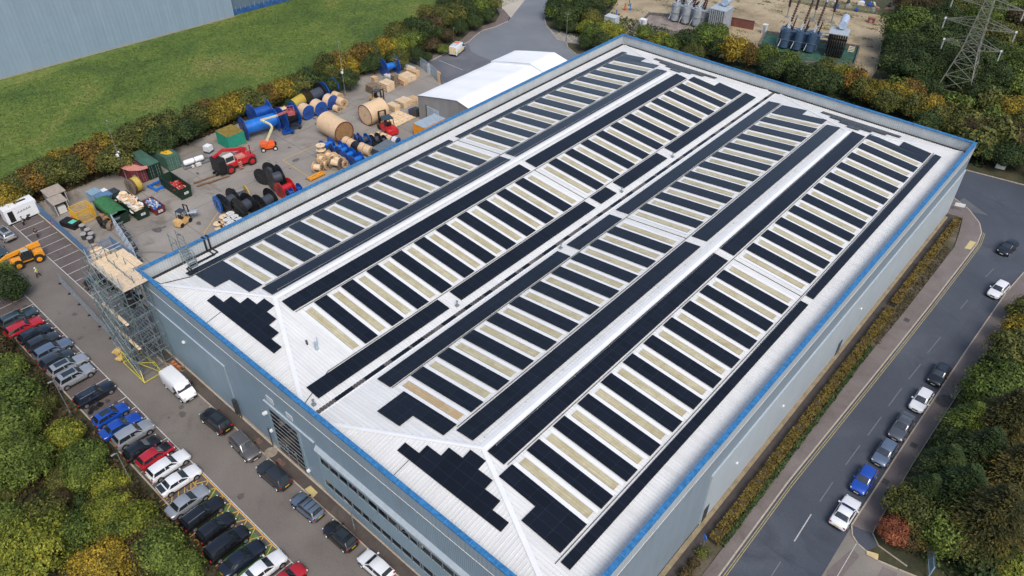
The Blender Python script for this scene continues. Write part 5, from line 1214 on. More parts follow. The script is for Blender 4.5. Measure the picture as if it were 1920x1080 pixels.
# white site trailer with dark script
t = thing('site_trailer','white site trailer with dark doorway and roof panel beside the hedge','trailer',(-45.0,.4,.0),0)
b = MB().box(-1.1,1.1,-2.45,2.45,.45,2.9).build('body', WHITE, t); MB().box(-.5,.0,-.3,1.5,2.902,2.93).build('roof_panel', GLASS, t)
MB().box(1.102,1.12,-2.0,-1.2,.6,2.5).build('doorway', BLACK, t); MB().box(-1.0,1.0,-2.4,2.4,.3,.45).build('chassis', DSTEEL, t)
g = MB()
for i in range(16): y = -.7+i*.14; h = .10+.12*((i*7)%3); g.box(1.102,1.112,y,y+.08,1.72+.012*i,1.72+h+.012*i)
g.build('lettering', DSTEEL, t); MB().box(1.102,1.116,.35,.9,.62,.95).build('vent', DSTEEL, t)
for y in (-.4,.4):
    for s in (1,-1): MB().tube((s*.95,y,.33),(s*1.12,y,.33),.32,16).build('wheel', RUBBER, t)
# orange telehandler
p0, p1 = at(*kp(6,175,740),0), at(*kp(6,345,680),0)
d = p1-p0; mid = (p0+p1)/2; ang = math.atan2(d.y,d.x); nrm = Vector((-math.sin(ang),math.cos(ang),0)); mid = mid+nrm*1.0
t = thing('telehandler','orange telescopic handler with black wheels crossing the car park','telehandler',(mid.x,mid.y,0),ang+PI)
h = d.length/2
wheels(t, [(h,1.0),(h,-1.0),(-h,1.0),(-h,-1.0)], .68, .5, AMBER)
MB().loft([[(x,y,z) for y,z in ((-w,.7),(w,.7),(w,hh),(-w,hh))] for x,w,hh in ((-h-.9,.7,1.5),(-h-.2,.95,1.75),(-.6,.75,1.3),(h-.4,.75,1.2),(h+.6,.8,1.3),(h+.9,.7,1.0))]).build('chassis', AMBER, t)
MB().box(-.9,.8,-.1,.95,1.1,2.0).build('engine', BLACK, t)
MB().loft([[(x,y,z) for y,z in ((.15,1.2),(1.0,1.2),(.95,zz),(.2,zz))] for x,zz in ((-.7,2.3),(-.5,2.5),(.4,2.5),(.8,1.9))]).build('cab', GLASS, t)
MB().box(-.55,.45,.2,.95,2.51,2.56).build('cab_roof', M('cab_roof_clear',(.35,.40,.36),.3), t)
MB().bar((-h-.9,-.35,2.35),(-.5,-.35,2.2),.55,.6).build('boom_rear', AMBER, t); MB().bar((-.4,-.35,2.2),(h+1.0,-.35,1.9),.42,.46).build('boom', AMBER, t)
MB().bar((h+1.0,-.35,1.9),(h+2.6,-.35,1.2),.34,.36).build('boom_tip', AMBER, t)
MB().box(h+2.5,h+2.7,-1.1,.5,.3,1.2).box(h+2.7,h+3.8,-.9,-.75,.3,.38).box(h+2.7,h+3.8,.1,.25,.3,.38).build('fork_carriage', BLACK, t)
MB().tube((-.2,-.35,1.3),(h-.2,-.35,1.9),.09).build('ram', STEEL, t)
g = MB()
for i in range(3): x = .9+i*.42; g.cbox((x,-.571,2.02-i*.03),(.3,.012,.26))
g.build('lettering', BLACK, t)

# ---------------------------------------------------------------- trees and shrubs
LEAF = {
 'dark':   leaf_mat('leaf_dark', [(.15,(0.0121,0.0195,0.0070)),(.45,(0.0315,0.0523,0.0159)),(.7,(0.0678,0.1001,0.0283)),(.95,(0.1211,0.1567,0.0460))]),
 'green':  leaf_mat('leaf_green', [(.15,(0.0228,0.0365,0.0095)),(.45,(0.0738,0.1095,0.0207)),(.7,(0.1562,0.2069,0.0357)),(.95,(0.3125,0.3407,0.0715))]),
 'olive':  leaf_mat('leaf_olive', [(.15,(0.0221,0.0277,0.0097)),(.45,(0.0752,0.0878,0.0211)),(.7,(0.1594,0.1571,0.0366)),(.95,(0.3100,0.2658,0.0674))]),
 'bright': leaf_mat('leaf_bright', [(.15,(0.0339,0.0482,0.0092)),(.45,(0.1440,0.1684,0.0219)),(.7,(0.3010,0.3009,0.0366)),(.95,(0.5495,0.4572,0.0731))]),
 'yellow': leaf_mat('leaf_yellow', [(.15,(0.0392,0.0359,0.0078)),(.45,(0.1667,0.1298,0.0170)),(.7,(0.4118,0.2895,0.0310)),(.95,(0.7059,0.4791,0.0620))]),
 'orange': leaf_mat('leaf_orange', [(.15,(0.0252,0.0215,0.0075)),(.45,(0.0945,0.0693,0.0165)),(.7,(0.2992,0.1650,0.0300)),(.95,(0.5670,0.2970,0.0600))]),
 'ochre':  leaf_mat('leaf_ochre', [(.15,(0.0167,0.0197,0.0076)),(.45,(0.0543,0.0546,0.0171)),(.7,(0.1672,0.1224,0.0285)),(.95,(0.4180,0.2622,0.0570))]),
 'brown':  leaf_mat('leaf_brown', [(.15,(0.0176,0.0147,0.0064)),(.45,(0.0563,0.0442,0.0192)),(.7,(0.1091,0.0773,0.0352)),(.95,(0.1936,0.1380,0.0640))]),
 'russet': leaf_mat('leaf_russet', [(.15,(0.0550,0.0206,0.0100)),(.45,(0.1650,0.0550,0.0275)),(.7,(0.3162,0.1100,0.0562)),(.95,(0.4537,0.1925,0.1000))]),
}
BARK = M('bark', (.055,.042,.03), .9, var=.4, scale=5, bump=.5)
def crown_mesh(seed, n_cl=32, per=170, flat=.85, spread=.62, cl_r=(.26,.42), leaf=(.042,.076)):
    r = random.Random(seed); vs = []; fs = []
    def leafquad(p, n, s):
        u = n.orthogonal().normalized(); a = r.uniform(0, 2*PI); w = n.cross(u)
        e1 = u*math.cos(a)+w*math.sin(a); e2 = n.cross(e1)
        k = len(vs); l, b = s, s*r.uniform(.45,.7)
        vs.extend([p-e1*l, p+e2*b+n*s*.15, p+e1*l, p-e2*b+n*s*.15]); fs.append((k,k+1,k+2,k+3))
    cl = []
    for i in range(n_cl):
        z = r.uniform(-.35, 1); a = r.uniform(0, 2*PI); q = math.sqrt(max(0,1-z*z)); rad = spread*r.uniform(.55,1.12)
        c = Vector((q*math.cos(a)*rad, q*math.sin(a)*rad, z*rad*flat)); cl.append((c, r.uniform(*cl_r)))
    cl.append((Vector((0,0,.1)), .5))
    for c, cr in cl:
        for j in range(per):
            z = r.uniform(-.6, 1); a = r.uniform(0, 2*PI); q = math.sqrt(1-z*z); d = Vector((q*math.cos(a), q*math.sin(a), z))
            p = c+d*cr*r.uniform(.72,1.08)*Vector((1,1,.9)).length/1.68
            n = (d*1.0+c.normalized()*.35+Vector((r.gauss(0,.42),r.gauss(0,.42),r.gauss(0,.42)))).normalized()
            leafquad(p, n, r.uniform(*leaf))
    for i in range(int(n_cl*per*.10)):      # stray sprays outside the clumps
        z = r.uniform(-.3, 1); a = r.uniform(0, 2*PI); q = math.sqrt(1-z*z); p = Vector((q*math.cos(a), q*math.sin(a), z*flat))*r.uniform(.7,1.05)
        leafquad(p, (p.normalized()+Vector((r.gauss(0,.6),r.gauss(0,.6),r.gauss(0,.6)))).normalized(), r.uniform(*leaf)*.8)
    me = bpy.data.meshes.new('crown'); me.from_pydata([tuple(v) for v in vs], [], fs); me.materials.append(LEAF['green']); me.update(); return me
CROWNS = [crown_mesh(100+i, flat=f, spread=s) for i, (f, s) in enumerate(((.85,.6),(.8,.66),(1.0,.58),(.75,.7),(1.1,.6),(.9,.64)))]
BIGC = [crown_mesh(200+i, 60, 175, f, .70, (.15,.28), (.027,.050)) for i, f in enumerate((.85,.95,.8))]
UND = [crown_mesh(500+i, 16, 80, .85, .6, (.3,.45), (.07,.12)) for i in range(3)]
SHR = [crown_mesh(300+i, 12, 90, .8, .5, (.35,.5), (.08,.14)) for i in range(3)]
def spray_mesh(seed):
    """conifer like crown: tiers of long drooping sprays"""
    r = random.Random(seed); vs = []; fs = []
    for i in range(420):
        h = r.random()**.8; a = r.uniform(0,2*PI); R = (1-h)*.95+.08; z = -.2+h*1.25
        d = Vector((math.cos(a),math.sin(a),0)); ln = R*r.uniform(.75,1.1)
        for j in range(22):
            t = .25+.75*j/22; p = Vector((0,0,z))+d*ln*t+Vector((0,0,-.22*t*t*ln+.1*t)); s = r.uniform(.022,.042)*(1.2-t*.5)
            sd = Vector((-d.y,d.x,0)); off = sd*r.uniform(-.09,.09); n = Vector((r.gauss(0,.3)+d.x*.3,r.gauss(0,.3)+d.y*.3,1)).normalized(); e1 = (d+sd*r.uniform(-.8,.8)).normalized(); e2 = n.cross(e1).normalized()
            k = len(vs); p = p+off; vs.extend([p-e1*s*1.4,p+e2*s*.5,p+e1*s*1.4,p-e2*s*.5]); fs.append((k,k+1,k+2,k+3))
    me = bpy.data.meshes.new('crown'); me.from_pydata([tuple(v) for v in vs], [], fs); me.materials.append(LEAF['dark']); me.update(); return me
SPRAY = [spray_mesh(400+i) for i in range(2)]
def trunk_mesh(seed, h=1.0):
    r = random.Random(seed); m = MB(); p = Vector((0,0,0)); rad = .07
    for i in range(4):
        q = p+Vector((r.uniform(-.05,.05),r.uniform(-.05,.05),.25)); m.tube(p,q,rad,7,r2=rad*.82,cap=(i == 0)); p = q; rad *= .82
        if i > 0:
            for k in range(2): a = r.uniform(0,2*PI); m.tube(p,p+Vector((math.cos(a)*.5,math.sin(a)*.5,.38)),rad*.55,5,r2=rad*.15)
    return m.mesh('trunk', BARK)
TRUNKS = [trunk_mesh(i) for i in range(3)]
rt = random.Random(33)
def tree(x, y, r, colr, label, group=None, kind='tree', zc=None, name=None, cat=None, sz=1.0):
    meshes = {'tree': CROWNS, 'big': BIGC, 'shrub': SHR, 'conifer': SPRAY}[kind]
    zc = (r*.95 if kind != 'shrub' else r*.45) if zc is None else zc
    nm = name or {'tree':'tree','big':'broadleaf_tree','shrub':'shrub','conifer':'conifer_tree'}[kind]
    t = thing(nm, label, cat or ('shrub' if kind == 'shrub' else 'tree'), (x,y,0), rt.uniform(0,2*PI), group)
    c = link('crown', rt.choice(meshes), t, (0,0,zc)); k = rt.uniform(.92,1.1); c.scale = (r*1.05,r*1.05*k,r*sz)
    c.material_slots[0].link = 'OBJECT'; c.material_slots[0].material = LEAF[colr]
    q = link('trunk', rt.choice(TRUNKS), t, (0,0,0)); q.scale = (r*.9,r*.9,max(zc,.4)*1.0)
    return t
def tp(px, py, r, colr, label, group=None, kind='tree', sz=1.0, zk=.95):
    z = r*(zk if kind != 'shrub' else .45); p = at(px, py, z); return tree(p.x, p.y, r, colr, label, group, kind, z, sz=sz)
# lower left belt: the crowns one can tell apart
gL = 'trees and bushes of the belt below the parking row'
for a in [(34,868,4.6,'green','big','wide mid green tree at the left edge, beside the shrub filled hollow'),(29,748,3.6,'green','tree','green tree at the left edge level with the black estate'),
    (29,802,3.7,'green','tree','green tree at the left edge between two larger green crowns'),(96,752,2.2,'olive','tree','small olive bush below the last silver off roader'),
    (133,812,2.7,'bright','tree','yellow green bush just below the motorcycle'),(178,849,2.9,'green','tree','green bush below the two blue cars'),
    (160,893,2.3,'green','tree','low green bush left of the leaning lamp post foot'),(217,907,2.4,'bright','tree','bright green bush beside the leaning lamp post'),
    (255,930,2.5,'brown','tree','brownish green bush below the white saloon'),(205,962,3.3,'bright','big','bright green tree in the middle of the lower left belt'),
    (272,972,2.9,'bright','tree','yellow green tree below the silver saloon'),(318,1025,3.1,'green','tree','dark green tree beside the green painted bays'),
    (350,1058,2.6,'green','tree','green bush at the bottom of the belt beside the last black cars'),(193,1068,3.9,'yellow','big','golden yellow tree at the bottom edge'),
    (58,1030,5.0,'bright','big','large yellow green tree in the bottom left corner'),(10,985,3.2,'green','tree','green crown at the left edge above the large yellow green tree'),
    (85,975,3.0,'olive','tree','olive tree between the big green crown and the corner tree'),(268,1040,2.8,'brown','tree','dark brown bush beside the golden yellow tree'),
    (12,540,3.4,'dark','tree','dark green tree at the left edge beside the slate car'),(14,640,3.0,'brown','tree','brown tinged bush at the left edge below the red car'),
    (12,575,2.6,'dark','tree','dark bush right behind the slate car'),(-6,522,3.4,'green','tree','green crown cut by the left edge above the slate car'),(-10,600,3.4,'olive','tree','olive crown cut by the left edge beside the red estate'),(26,548,1.9,'dark','tree','small dark bush between the mesh panels and the slate car'),(50,672,2.4,'olive','tree','olive bush below the navy hatchback'),
    (68,718,2.3,'brown','tree','brown bush below the silver cars'),(20,690,2.8,'green','tree','green bush at the left edge level with the silver cars'),
    (112,898,1.9,'olive','tree','small olive bush in the shrub filled hollow'),(120,935,1.5,'brown','tree','small brown bush in the shrub filled hollow'),
    (330,985,2.0,'brown','tree','brown bush beside the railed black estate'),(300,1000,2.4,'olive','tree','olive bush behind the dark green tree of the belt'),(222,1010,2.6,'green','tree','green bush between the bright and the golden tree'),(140,1000,2.9,'green','tree','green tree right of the large yellow green corner tree')]:
    r_ = a[2]*.84; p = at(a[0],a[1],r_*.8); y_ = min(p.y, -13.5-r_*.95) if p.x > -22 else p.y
    tree(p.x, y_, r_, a[3], a[5], gL, a[4], r_*.8)
import numpy as np
NPC = {}
def scatter(poly, step, rr_, cols, label, group, kind='tree', keep=1., seed=1, jit=.45, avoid=(), mass=True):
    """undergrowth nobody could count: one object (mass), or single shrubs"""
    V, F, Mi = [], [], []
    def put(a, b, rad, cc):
        me = r.choice(SHR if kind == 'shrub' else UND)
        if me.name not in NPC:
            co = np.empty(len(me.vertices)*3); me.vertices.foreach_get('co', co); NPC[me.name] = co.reshape(-1,3)
        co = NPC[me.name]; an = r.uniform(0,6.28); c_, s_ = math.cos(an)*rad, math.sin(an)*rad
        o = np.empty_like(co); o[:,0] = a+co[:,0]*c_-co[:,1]*s_; o[:,1] = b+co[:,0]*s_+co[:,1]*c_; o[:,2] = np.maximum(.02, rad*(.45 if kind == 'shrub' else .8)+co[:,2]*rad)
        V.append(o); Mi.append(np.full(len(co)//4, cols.index(cc), dtype=np.int32))
    r = random.Random(seed); xs = [p[0] for p in poly]; ys = [p[1] for p in poly]; n = 0
    def inside(x, y):
        c = False; j = len(poly)-1
        for i in range(len(poly)):
            (xi,yi),(xj,yj) = poly[i],poly[j]
            if (yi > y) != (yj > y) and x < (xj-xi)*(y-yi)/(yj-yi)+xi: c = not c
            j = i
        return c
    x = min(xs)
    while x < max(xs):
        y = min(ys)
        while y < max(ys):
            a, b = x+r.uniform(-jit,jit)*step, y+r.uniform(-jit,jit)*step
            if inside(a, b) and r.random() < keep and not any((a-u)**2+(b-v)**2 < w*w for u,v,w in avoid):
                cc = r.choice(cols); rad = r.uniform(*rr_); n += 1
                if mass: put(a, b, rad, cc)
                else: tree(a, b, rad, cc, label, group, kind)
            y += step
        x += step
    if mass and V:
        A = np.concatenate(V); nq = len(A)//4; me = bpy.data.meshes.new('undergrowth'); me.vertices.add(len(A)); me.vertices.foreach_set('co', A.ravel())
        me.loops.add(nq*4); me.loops.foreach_set('vertex_index', np.arange(nq*4, dtype=np.int32)); me.polygons.add(nq); me.polygons.foreach_set('loop_start', np.arange(0, nq*4, 4, dtype=np.int32))
        [me.materials.append(LEAF[q]) for q in cols]; me.polygons.foreach_set('material_index', np.concatenate(Mi)); me.update(calc_edges=True)
        o = bpy.data.objects.new('undergrowth', me); C.objects.link(o); tag(o, label, 'undergrowth', kind='stuff')
    return n
gh = 'dark clipped shrubs planted in the hollow'
scatter(P([(112,870),(150,905),(200,980),(190,1010),(110,1000),(70,920)],z=.4), 1.25, (.55,.8), ['olive','dark','brown'], 'small rounded shrub among many planted in the dark hollow of the lower left belt', gh, 'shrub', 1, 3, .2, mass=False)
scatter([(-26,-14.6),(22,-14.6),(34,-15.8),(42,-18),(30,-30),(-10,-33),(-38,-26),(-34,-15.5)], 2.6, (.9,1.5), ['brown','olive','dark','green'], 'low bushes filling the lower left belt', 'low bushes of the lower left belt', 'shrub', .85, 8)
scatter([(-62,-33),(-28,-24),(-34,-12),(-44,-12.5),(-62,-10)], 3.6, (2.2,3.0), ['dark','green','olive','brown'], 'dense growth beyond the parking at the left edge', 'trees at the left edge', 'tree', .9, 9)
# hedge along the meadow
gH = 'hedge trees between the meadow and the yard'
hc = [(8,372,3.0,'yellow'),(32,352,2.9,'olive'),(62,338,3.1,'orange'),(92,326,3.1,'olive'),(120,306,3.0,'yellow'),(140,318,2.9,'olive'),(168,296,3.4,'orange'),(196,276,3.2,'yellow'),(214,300,3.3,'olive'),(244,262,3.5,'olive'),(276,250,3.6,'olive'),
  (300,268,3.2,'dark'),(318,240,3.3,'olive'),(345,246,3.1,'dark'),(366,224,3.0,'olive'),(390,212,2.9,'orange'),(412,216,2.9,'yellow'),(436,196,3.1,'yellow'),(462,190,3.1,'olive'),(486,192,2.8,'olive'),(505,178,2.9,'orange'),(530,170,3.0,'yellow'),(556,162,2.9,'olive'),(578,150,2.8,'dark'),
  (612,128,3.2,'olive'),(632,118,3.1,'orange'),(650,128,2.9,'yellow'),(676,106,3.4,'orange'),(700,100,2.9,'olive'),(722,92,3.1,'yellow'),(746,90,3.0,'bright'),(750,112,2.4,'olive'),(700,118,2.6,'dark'),(655,150,2.4,'dark'),(620,160,2.3,'dark')]
for i, (x, y, r, c) in enumerate(hc):
    nm = {'yellow':'yellow','olive':'olive green','orange':'orange tinted','dark':'dark green','bright':'bright green'}[c]
    tp(x, y, r, c, nm+' tree in the long hedge between meadow and yard', gH+', '+nm, 'tree')
for a, b, n in (((-53,-2),(-50.5,42),13),((-50.5,44),(-48,84),12)):
    for i in range(n):
        t_ = i/(n-1); x = a[0]+(b[0]-a[0])*t_+rt.uniform(-.8,.8)+2.0; y = a[1]+(b[1]-a[1])*t_
        tree(x, y, rt.uniform(1.7,2.3), rt.choice(['dark','dark','olive']), 'dark understorey bush at the foot of the meadow hedge', 'dark bushes at the foot of the meadow hedge', 'tree')
gC = 'bushes beside the cul-de-sac'
for x, y, r, c in [(790,62,3.4,'dark'),(772,78,2.8,'green'),(808,46,3.2,'brown'),(830,34,3.4,'olive'),(852,26,3.4,'olive'),(876,20,3.4,'dark'),(898,14,3.2,'green'),(920,6,3.0,'olive'),(780,104,2.2,'dark'),(812,84,2.0,'brown'),(838,66,2.0,'brown'),(862,52,2.2,'dark'),(890,42,2.2,'dark'),(915,30,2.2,'dark'),(758,74,2.8,'olive'),(740,60,2.8,'olive'),(770,50,2.6,'dark'),(800,26,2.8,'olive'),(835,10,2.8,'dark'),(870,2,2.8,'olive'),(800,108,1.4,'dark'),(830,92,1.4,'green'),(822,64,2.2,'dark')]:
    tp(x, y, r, c, {'dark':'dark green','green':'mid green','brown':'brownish','olive':'olive'}[c]+' bush between the meadow and the cul-de-sac', gC+', '+c, 'tree')
# right of the cul-de-sac and behind the warehouse
gB = 'trees behind the far wall of the warehouse'
for x, y, r, c, k in [(1042,14,3.0,'dark','tree'),(1062,34,3.2,'dark','tree'),(1085,20,3.4,'dark','tree'),(1075,4,3.2,'green','tree'),(1110,10,3.2,'dark','tree'),(1050,48,1.6,'dark','tree'),(1072,50,1.8,'dark','tree'),(1108,34,2.6,'olive','tree'),(1100,52,2.2,'bright','tree'),
  (1110,64,3.0,'green','tree'),(1135,58,3.0,'bright','tree'),(1155,62,2.6,'bright','tree'),(1128,78,2.6,'dark','tree'),(1098,80,2.0,'dark','tree'),(1208,62,2.2,'green','tree'),(1240,78,2.6,'bright','tree'),(1262,84,2.8,'green','tree'),(1290,78,3.6,'dark','tree'),(1320,72,3.8,'green','tree'),(1345,66,3.2,'green','tree'),(1345,90,2.8,'dark','tree'),(1300,98,2.6,'olive','tree'),
  (1378,96,3.6,'yellow','tree'),(1402,104,3.2,'orange','tree'),(1438,106,3.2,'green','tree'),(1450,128,3.2,'dark','tree'),(1474,120,3.4,'green','tree'),(1492,140,3.0,'dark','tree'),(1520,150,3.6,'dark','tree'),(1545,132,3.2,'olive','tree'),(1556,160,3.2,'dark','tree'),(1580,146,3.0,'bright','tree'),
  (1600,150,3.4,'orange','tree'),(1622,170,3.2,'olive','tree'),(1640,176,3.2,'yellow','tree'),(1662,190,3.2,'olive','tree'),(1684,180,3.2,'yellow','tree'),(1706,172,3.2,'orange','tree'),(1716,200,3.2,'olive','tree'),(1742,206,3.2,'yellow','tree'),(1762,222,3.2,'olive','tree'),(1740,232,3.0,'dark','tree'),(1790,214,2.8,'orange','tree'),(1800,238,3.4,'olive','tree'),(1826,250,3.4,'brown','tree'),(1852,242,3.4,'olive','tree'),(1878,252,3.4,'brown','tree'),(1900,262,3.2,'brown','tree'),(1888,216,3.4,'yellow','tree'),(1912,206,3.2,'yellow','tree'),(1925,236,3.4,'olive','tree'),(1866,220,2.6,'olive','tree'),(1848,284,2.6,'dark','tree'),(1885,292,2.8,'dark','tree'),(1915,296,2.6,'dark','tree')]:
    nm = {'yellow':'golden yellow','olive':'olive','orange':'orange topped','dark':'dark green','bright':'light green','green':'mid green','brown':'brownish'}[c]
    tp(x, y, r, c, nm+' tree in the row behind the far wall of the warehouse', gB+', '+nm, k)
gT = 'wood around the pylon'
for x, y, r, c, k in [(1702,52,6.3,'green','big'),(1690,92,5.0,'dark','big'),(1740,80,5.5,'dark','big'),(1760,120,5.5,'dark','big'),(1715,130,5.0,'dark','big'),(1680,128,4.0,'dark','tree'),(1770,40,5.0,'dark','big'),(1745,14,4.5,'brown','big'),(1800,70,4.5,'dark','big'),(1800,16,5.0,'olive','big'),(1850,110,5.0,'dark','big'),(1880,70,4.8,'olive','big'),(1905,120,5.0,'green','big'),(1865,155,4.8,'dark','big'),(1905,168,4.2,'green','tree'),(1835,185,3.4,'dark','tree'),(1880,20,5,'green','big'),(1915,40,4.6,'brown','tree'),(1840,40,4.5,'green','big'),(1720,160,3.2,'dark','tree'),(1800,150,4.2,'dark','tree'),(1750,168,2.8,'dark','tree'),(1700,8,3.6,'brown','tree'),(1930,90,4,'olive','tree')]:
    tp(x, y, r, c, {'dark':'dark','green':'mid green','olive':'olive','brown':'brown'}[c]+' broad tree of the wood around the pylon', gT+', '+c, k)
scatter([(38,140),(38,215),(130,215),(130,128),(74,122),(60,123)], 7.5, (3.0,4.3), ['dark','green','olive'], 'undergrowth trees filling the wood behind the pylon', 'undergrowth of the pylon wood', 'tree', .9, 12)
scatter([(-72,128),(-58,132),(-56,165),(-52,190),(-80,190)], 6, (2.6,3.4), ['dark','green','olive'], 'trees massed at the top of the meadow beside the pale drive', 'trees at the top of the meadow')
scatter([(-38,150),(-33,150),(-36,178),(-42,178)], 4.5, (2.2,3), ['dark','green'], 'growth between the road and the substation fence', 'trees between the road and the substation')
scatter([(-38,126),(-30,122),(-28,128),(-33,146),(-39,146)], 3.6, (2,2.8), ['dark','green','olive'], 'bushes massed in the corner between cul-de-sac and substation', 'bushes in the corner between cul-de-sac and substation')
# lower right
gR = 'trees on the bank right of the road'
for x, y, r, c, k, lab in [(1858,985,5.2,'ochre','conifer','broad drooping tree with ochre tips in the lower right corner'),(1800,930,4.2,'dark','conifer','dark drooping tree left of the ochre tipped one'),(1905,900,5.0,'ochre','conifer','ochre crowned drooping tree at the right edge, lower of two'),(1770,880,3.4,'dark','conifer','dark evergreen nearest the pavement on the right bank'),(1840,860,4.2,'dark','conifer','dark evergreen in the middle of the right bank'),(1885,800,5.0,'ochre','conifer','ochre crowned drooping tree at the right edge, upper of two'),(1815,800,3.4,'green','conifer','mid green evergreen on the right bank above the dark ones'),(1845,745,3.2,'green','tree','fresh green bush by the small white sign on the right bank'),(1885,725,3.6,'green','tree','green tree at the right edge above the ochre crowns'),(1900,665,3.4,'olive','tree','olive tree at the right edge near the top of the bank'),(1875,695,2.6,'dark','tree','dark bush near the top of the right bank'),(1915,625,2.8,'yellow','tree','yellow tinged tree at the right edge'),(1918,585,2.2,'olive','tree','topmost olive bush of the right bank'),
   (1676,998,1.8,'russet','tree','salmon red rounded bush at the junction corner'),(1720,970,2.6,'olive','tree','olive bush right of the salmon red one'),(1738,1000,1.9,'ochre','tree','orange bush behind the junction fence'),(1700,945,2.4,'olive','tree','olive bush above the salmon red one'),(1770,1000,2.8,'green','tree','green bush behind the junction fence'),(1735,930,3.0,'dark','conifer','dark evergreen above the orange bush'),(1820,1020,2.6,'olive','tree','olive bush at the edge of the lower right corner'),(1880,1050,2.8,'bright','tree','light green bush in the bottom right corner'),(1700,1015,1.3,'brown','tree','brown low bush under the salmon red one'),(1790,840,2.4,'dark','tree','dark bush beside the pavement on the right bank'),(1830,775,2.2,'dark','tree','small dark bush below the fresh green one')]:
    tp(x, y, r, c, lab, None, k)
scatter([(82.0,36.5),(81.6,50),(82.0,60),(82.8,86),(92,96),(104,98),(112,60),(108,36),(96,35)], 3.4, (1.7,2.7), ['dark','green','olive'], 'undergrowth bushes of the right hand bank', 'undergrowth of the right hand bank', 'tree', .95, 14)
# clipped hedge beside the service path: one planted strip of foliage
r = random.Random(77); vs = []; fs = []
y = 28.0
def strip_leaves(x0, x1, y0, y1, h, n, size):
    for i in range(n):
        x = r.uniform(x0,x1); yy = r.uniform(y0,y1); wob = .12*math.sin(yy*1.3)+.1*math.sin(yy*3.7)
        side = r.random()
        if side < .62: p = Vector((x,yy,h+wob+r.uniform(-.08,.06))); n_ = Vector((r.gauss(0,.4),r.gauss(0,.4),1))
        elif side < .81: p = Vector((x0+wob*.5,yy,r.uniform(.1,h))); n_ = Vector((-1,r.gauss(0,.4),r.gauss(.3,.4)))
        else: p = Vector((x1+wob*.5,yy,r.uniform(.1,h))); n_ = Vector((1,r.gauss(0,.4),r.gauss(.3,.4)))
        n_.normalize(); u = n_.orthogonal().normalized(); a = r.uniform(0,6.28); w = n_.cross(u); e1 = u*math.cos(a)+w*math.sin(a); e2 = n_.cross(e1); s = r.uniform(*size); k = len(vs)
        vs.extend([p-e1*s,p+e2*s*.6,p+e1*s,p-e2*s*.6]); fs.append((k,k+1,k+2,k+3))
HEDG = leaf_mat('hedge_leaf', [(.15,(.035,.024,.006)),(.45,(.11,.072,.014)),(.7,(.20,.145,.028)),(.95,(.26,.22,.05))])
def hedge(x0, x1, y0, y1, h, dens, label, mat, size=(.10,.18), name='hedge'):
    global vs, fs
    vs, fs = [], []; strip_leaves(x0,x1,y0,y1,h,int((x1-x0+2*h)*(y1-y0)*dens),size)
    t = thing(name, label, 'hedge', ((x0+x1)/2,(y0+y1)/2,0)); cx, cy = (x0+x1)/2,(y0+y1)/2
    me = bpy.data.meshes.new('foliage'); me.from_pydata([(v.x-cx,v.y-cy,v.z) for v in vs], [], fs); me.materials.append(mat); me.update(); o = bpy.data.objects.new('foliage', me); C.objects.link(o); o.parent = t
    m = MB(); a, b = (x1-x0)/2-.12, (y1-y0)/2-.1; m.box(-a,a,-b,b,.0,h-.15); m.build('stem_mass', BARK, t)
hedge(67.6,68.7,22.2,71.0,.85,60,'long clipped brown green hedge beside the service path','' or HEDG)
hedge(68.75,69.25,22.6,62.0,.45,70,'low dark green ivy strip along the long clipped hedge',LEAF['dark'],name='ivy_strip')
hedge(67.5,68.4,72.0,100.5,.85,60,'clipped hedge at the far end of the right wall',HEDG)
for x, y, r_, c in ((67.9,20.4,.85,'olive'),(68.0,18.8,.8,'brown'),(67.9,17.2,.9,'brown'),(68.0,15.6,.85,'olive'),(67.9,14.0,.8,'brown')):
    tree(x, y, r_, c, 'small rounded bush in line beyond the near end of the clipped hedge', 'small rounded bushes near the clipped hedge', 'shrub')
# loose weeds on verges
r = random.Random(5)
def weeds(name, poly_pts, n, mat, label, size=(.12,.28), hmax=.25):
    global vs, fs
    vs, fs = [], []
    xs = [p[0] for p in poly_pts]; ys = [p[1] for p in poly_pts]
    for i in range(n):
        x, y = r.uniform(min(xs),max(xs)), r.uniform(min(ys),max(ys))
        q = Vector((x,y,r.uniform(.03,hmax))); n_ = Vector((r.gauss(0,.5),r.gauss(0,.5),1)).normalized(); u = n_.orthogonal().normalized(); a = r.uniform(0,6.28); w = n_.cross(u); e1 = u*math.cos(a)+w*math.sin(a); e2 = n_.cross(e1); s = r.uniform(*size); k = len(vs)
        vs.extend([q-e1*s,q+e2*s*.6,q+e1*s,q-e2*s*.6]); fs.append((k,k+1,k+2,k+3))
    me = bpy.data.meshes.new(name); me.from_pydata([tuple(v) for v in vs], [], fs); me.materials.append(mat); me.update(); o = bpy.data.objects.new(name, me); C.objects.link(o); tag(o, label, 'ground cover', kind='stuff')
weeds('ground_cover', [(-40,-34),(44,-12.7)], 26000, LEAF['brown'], 'brown bramble and litter under the lower left belt', (.15,.32), .5)
weeds('ground_cover', [(81.5,34.5),(112,98)], 24000, LEAF['dark'], 'dark ivy and litter under the right hand bank', (.15,.32), .5)
weeds('ground_cover', [(-56,-6),(-47.5,86)], 16000, LEAF['brown'], 'brown litter under the meadow hedge', (.15,.3), .4)
weeds('ground_cover', [(68.6,63),(69.7,92)], 1500, LEAF['brown'], 'dry weeds on the verge beyond the ivy strip', (.08,.16), .15)
weeds('ground_cover', [(-30,121),(66,140)], 12000, LEAF['dark'], 'dark ground cover behind the warehouse trees', (.2,.4), .5)

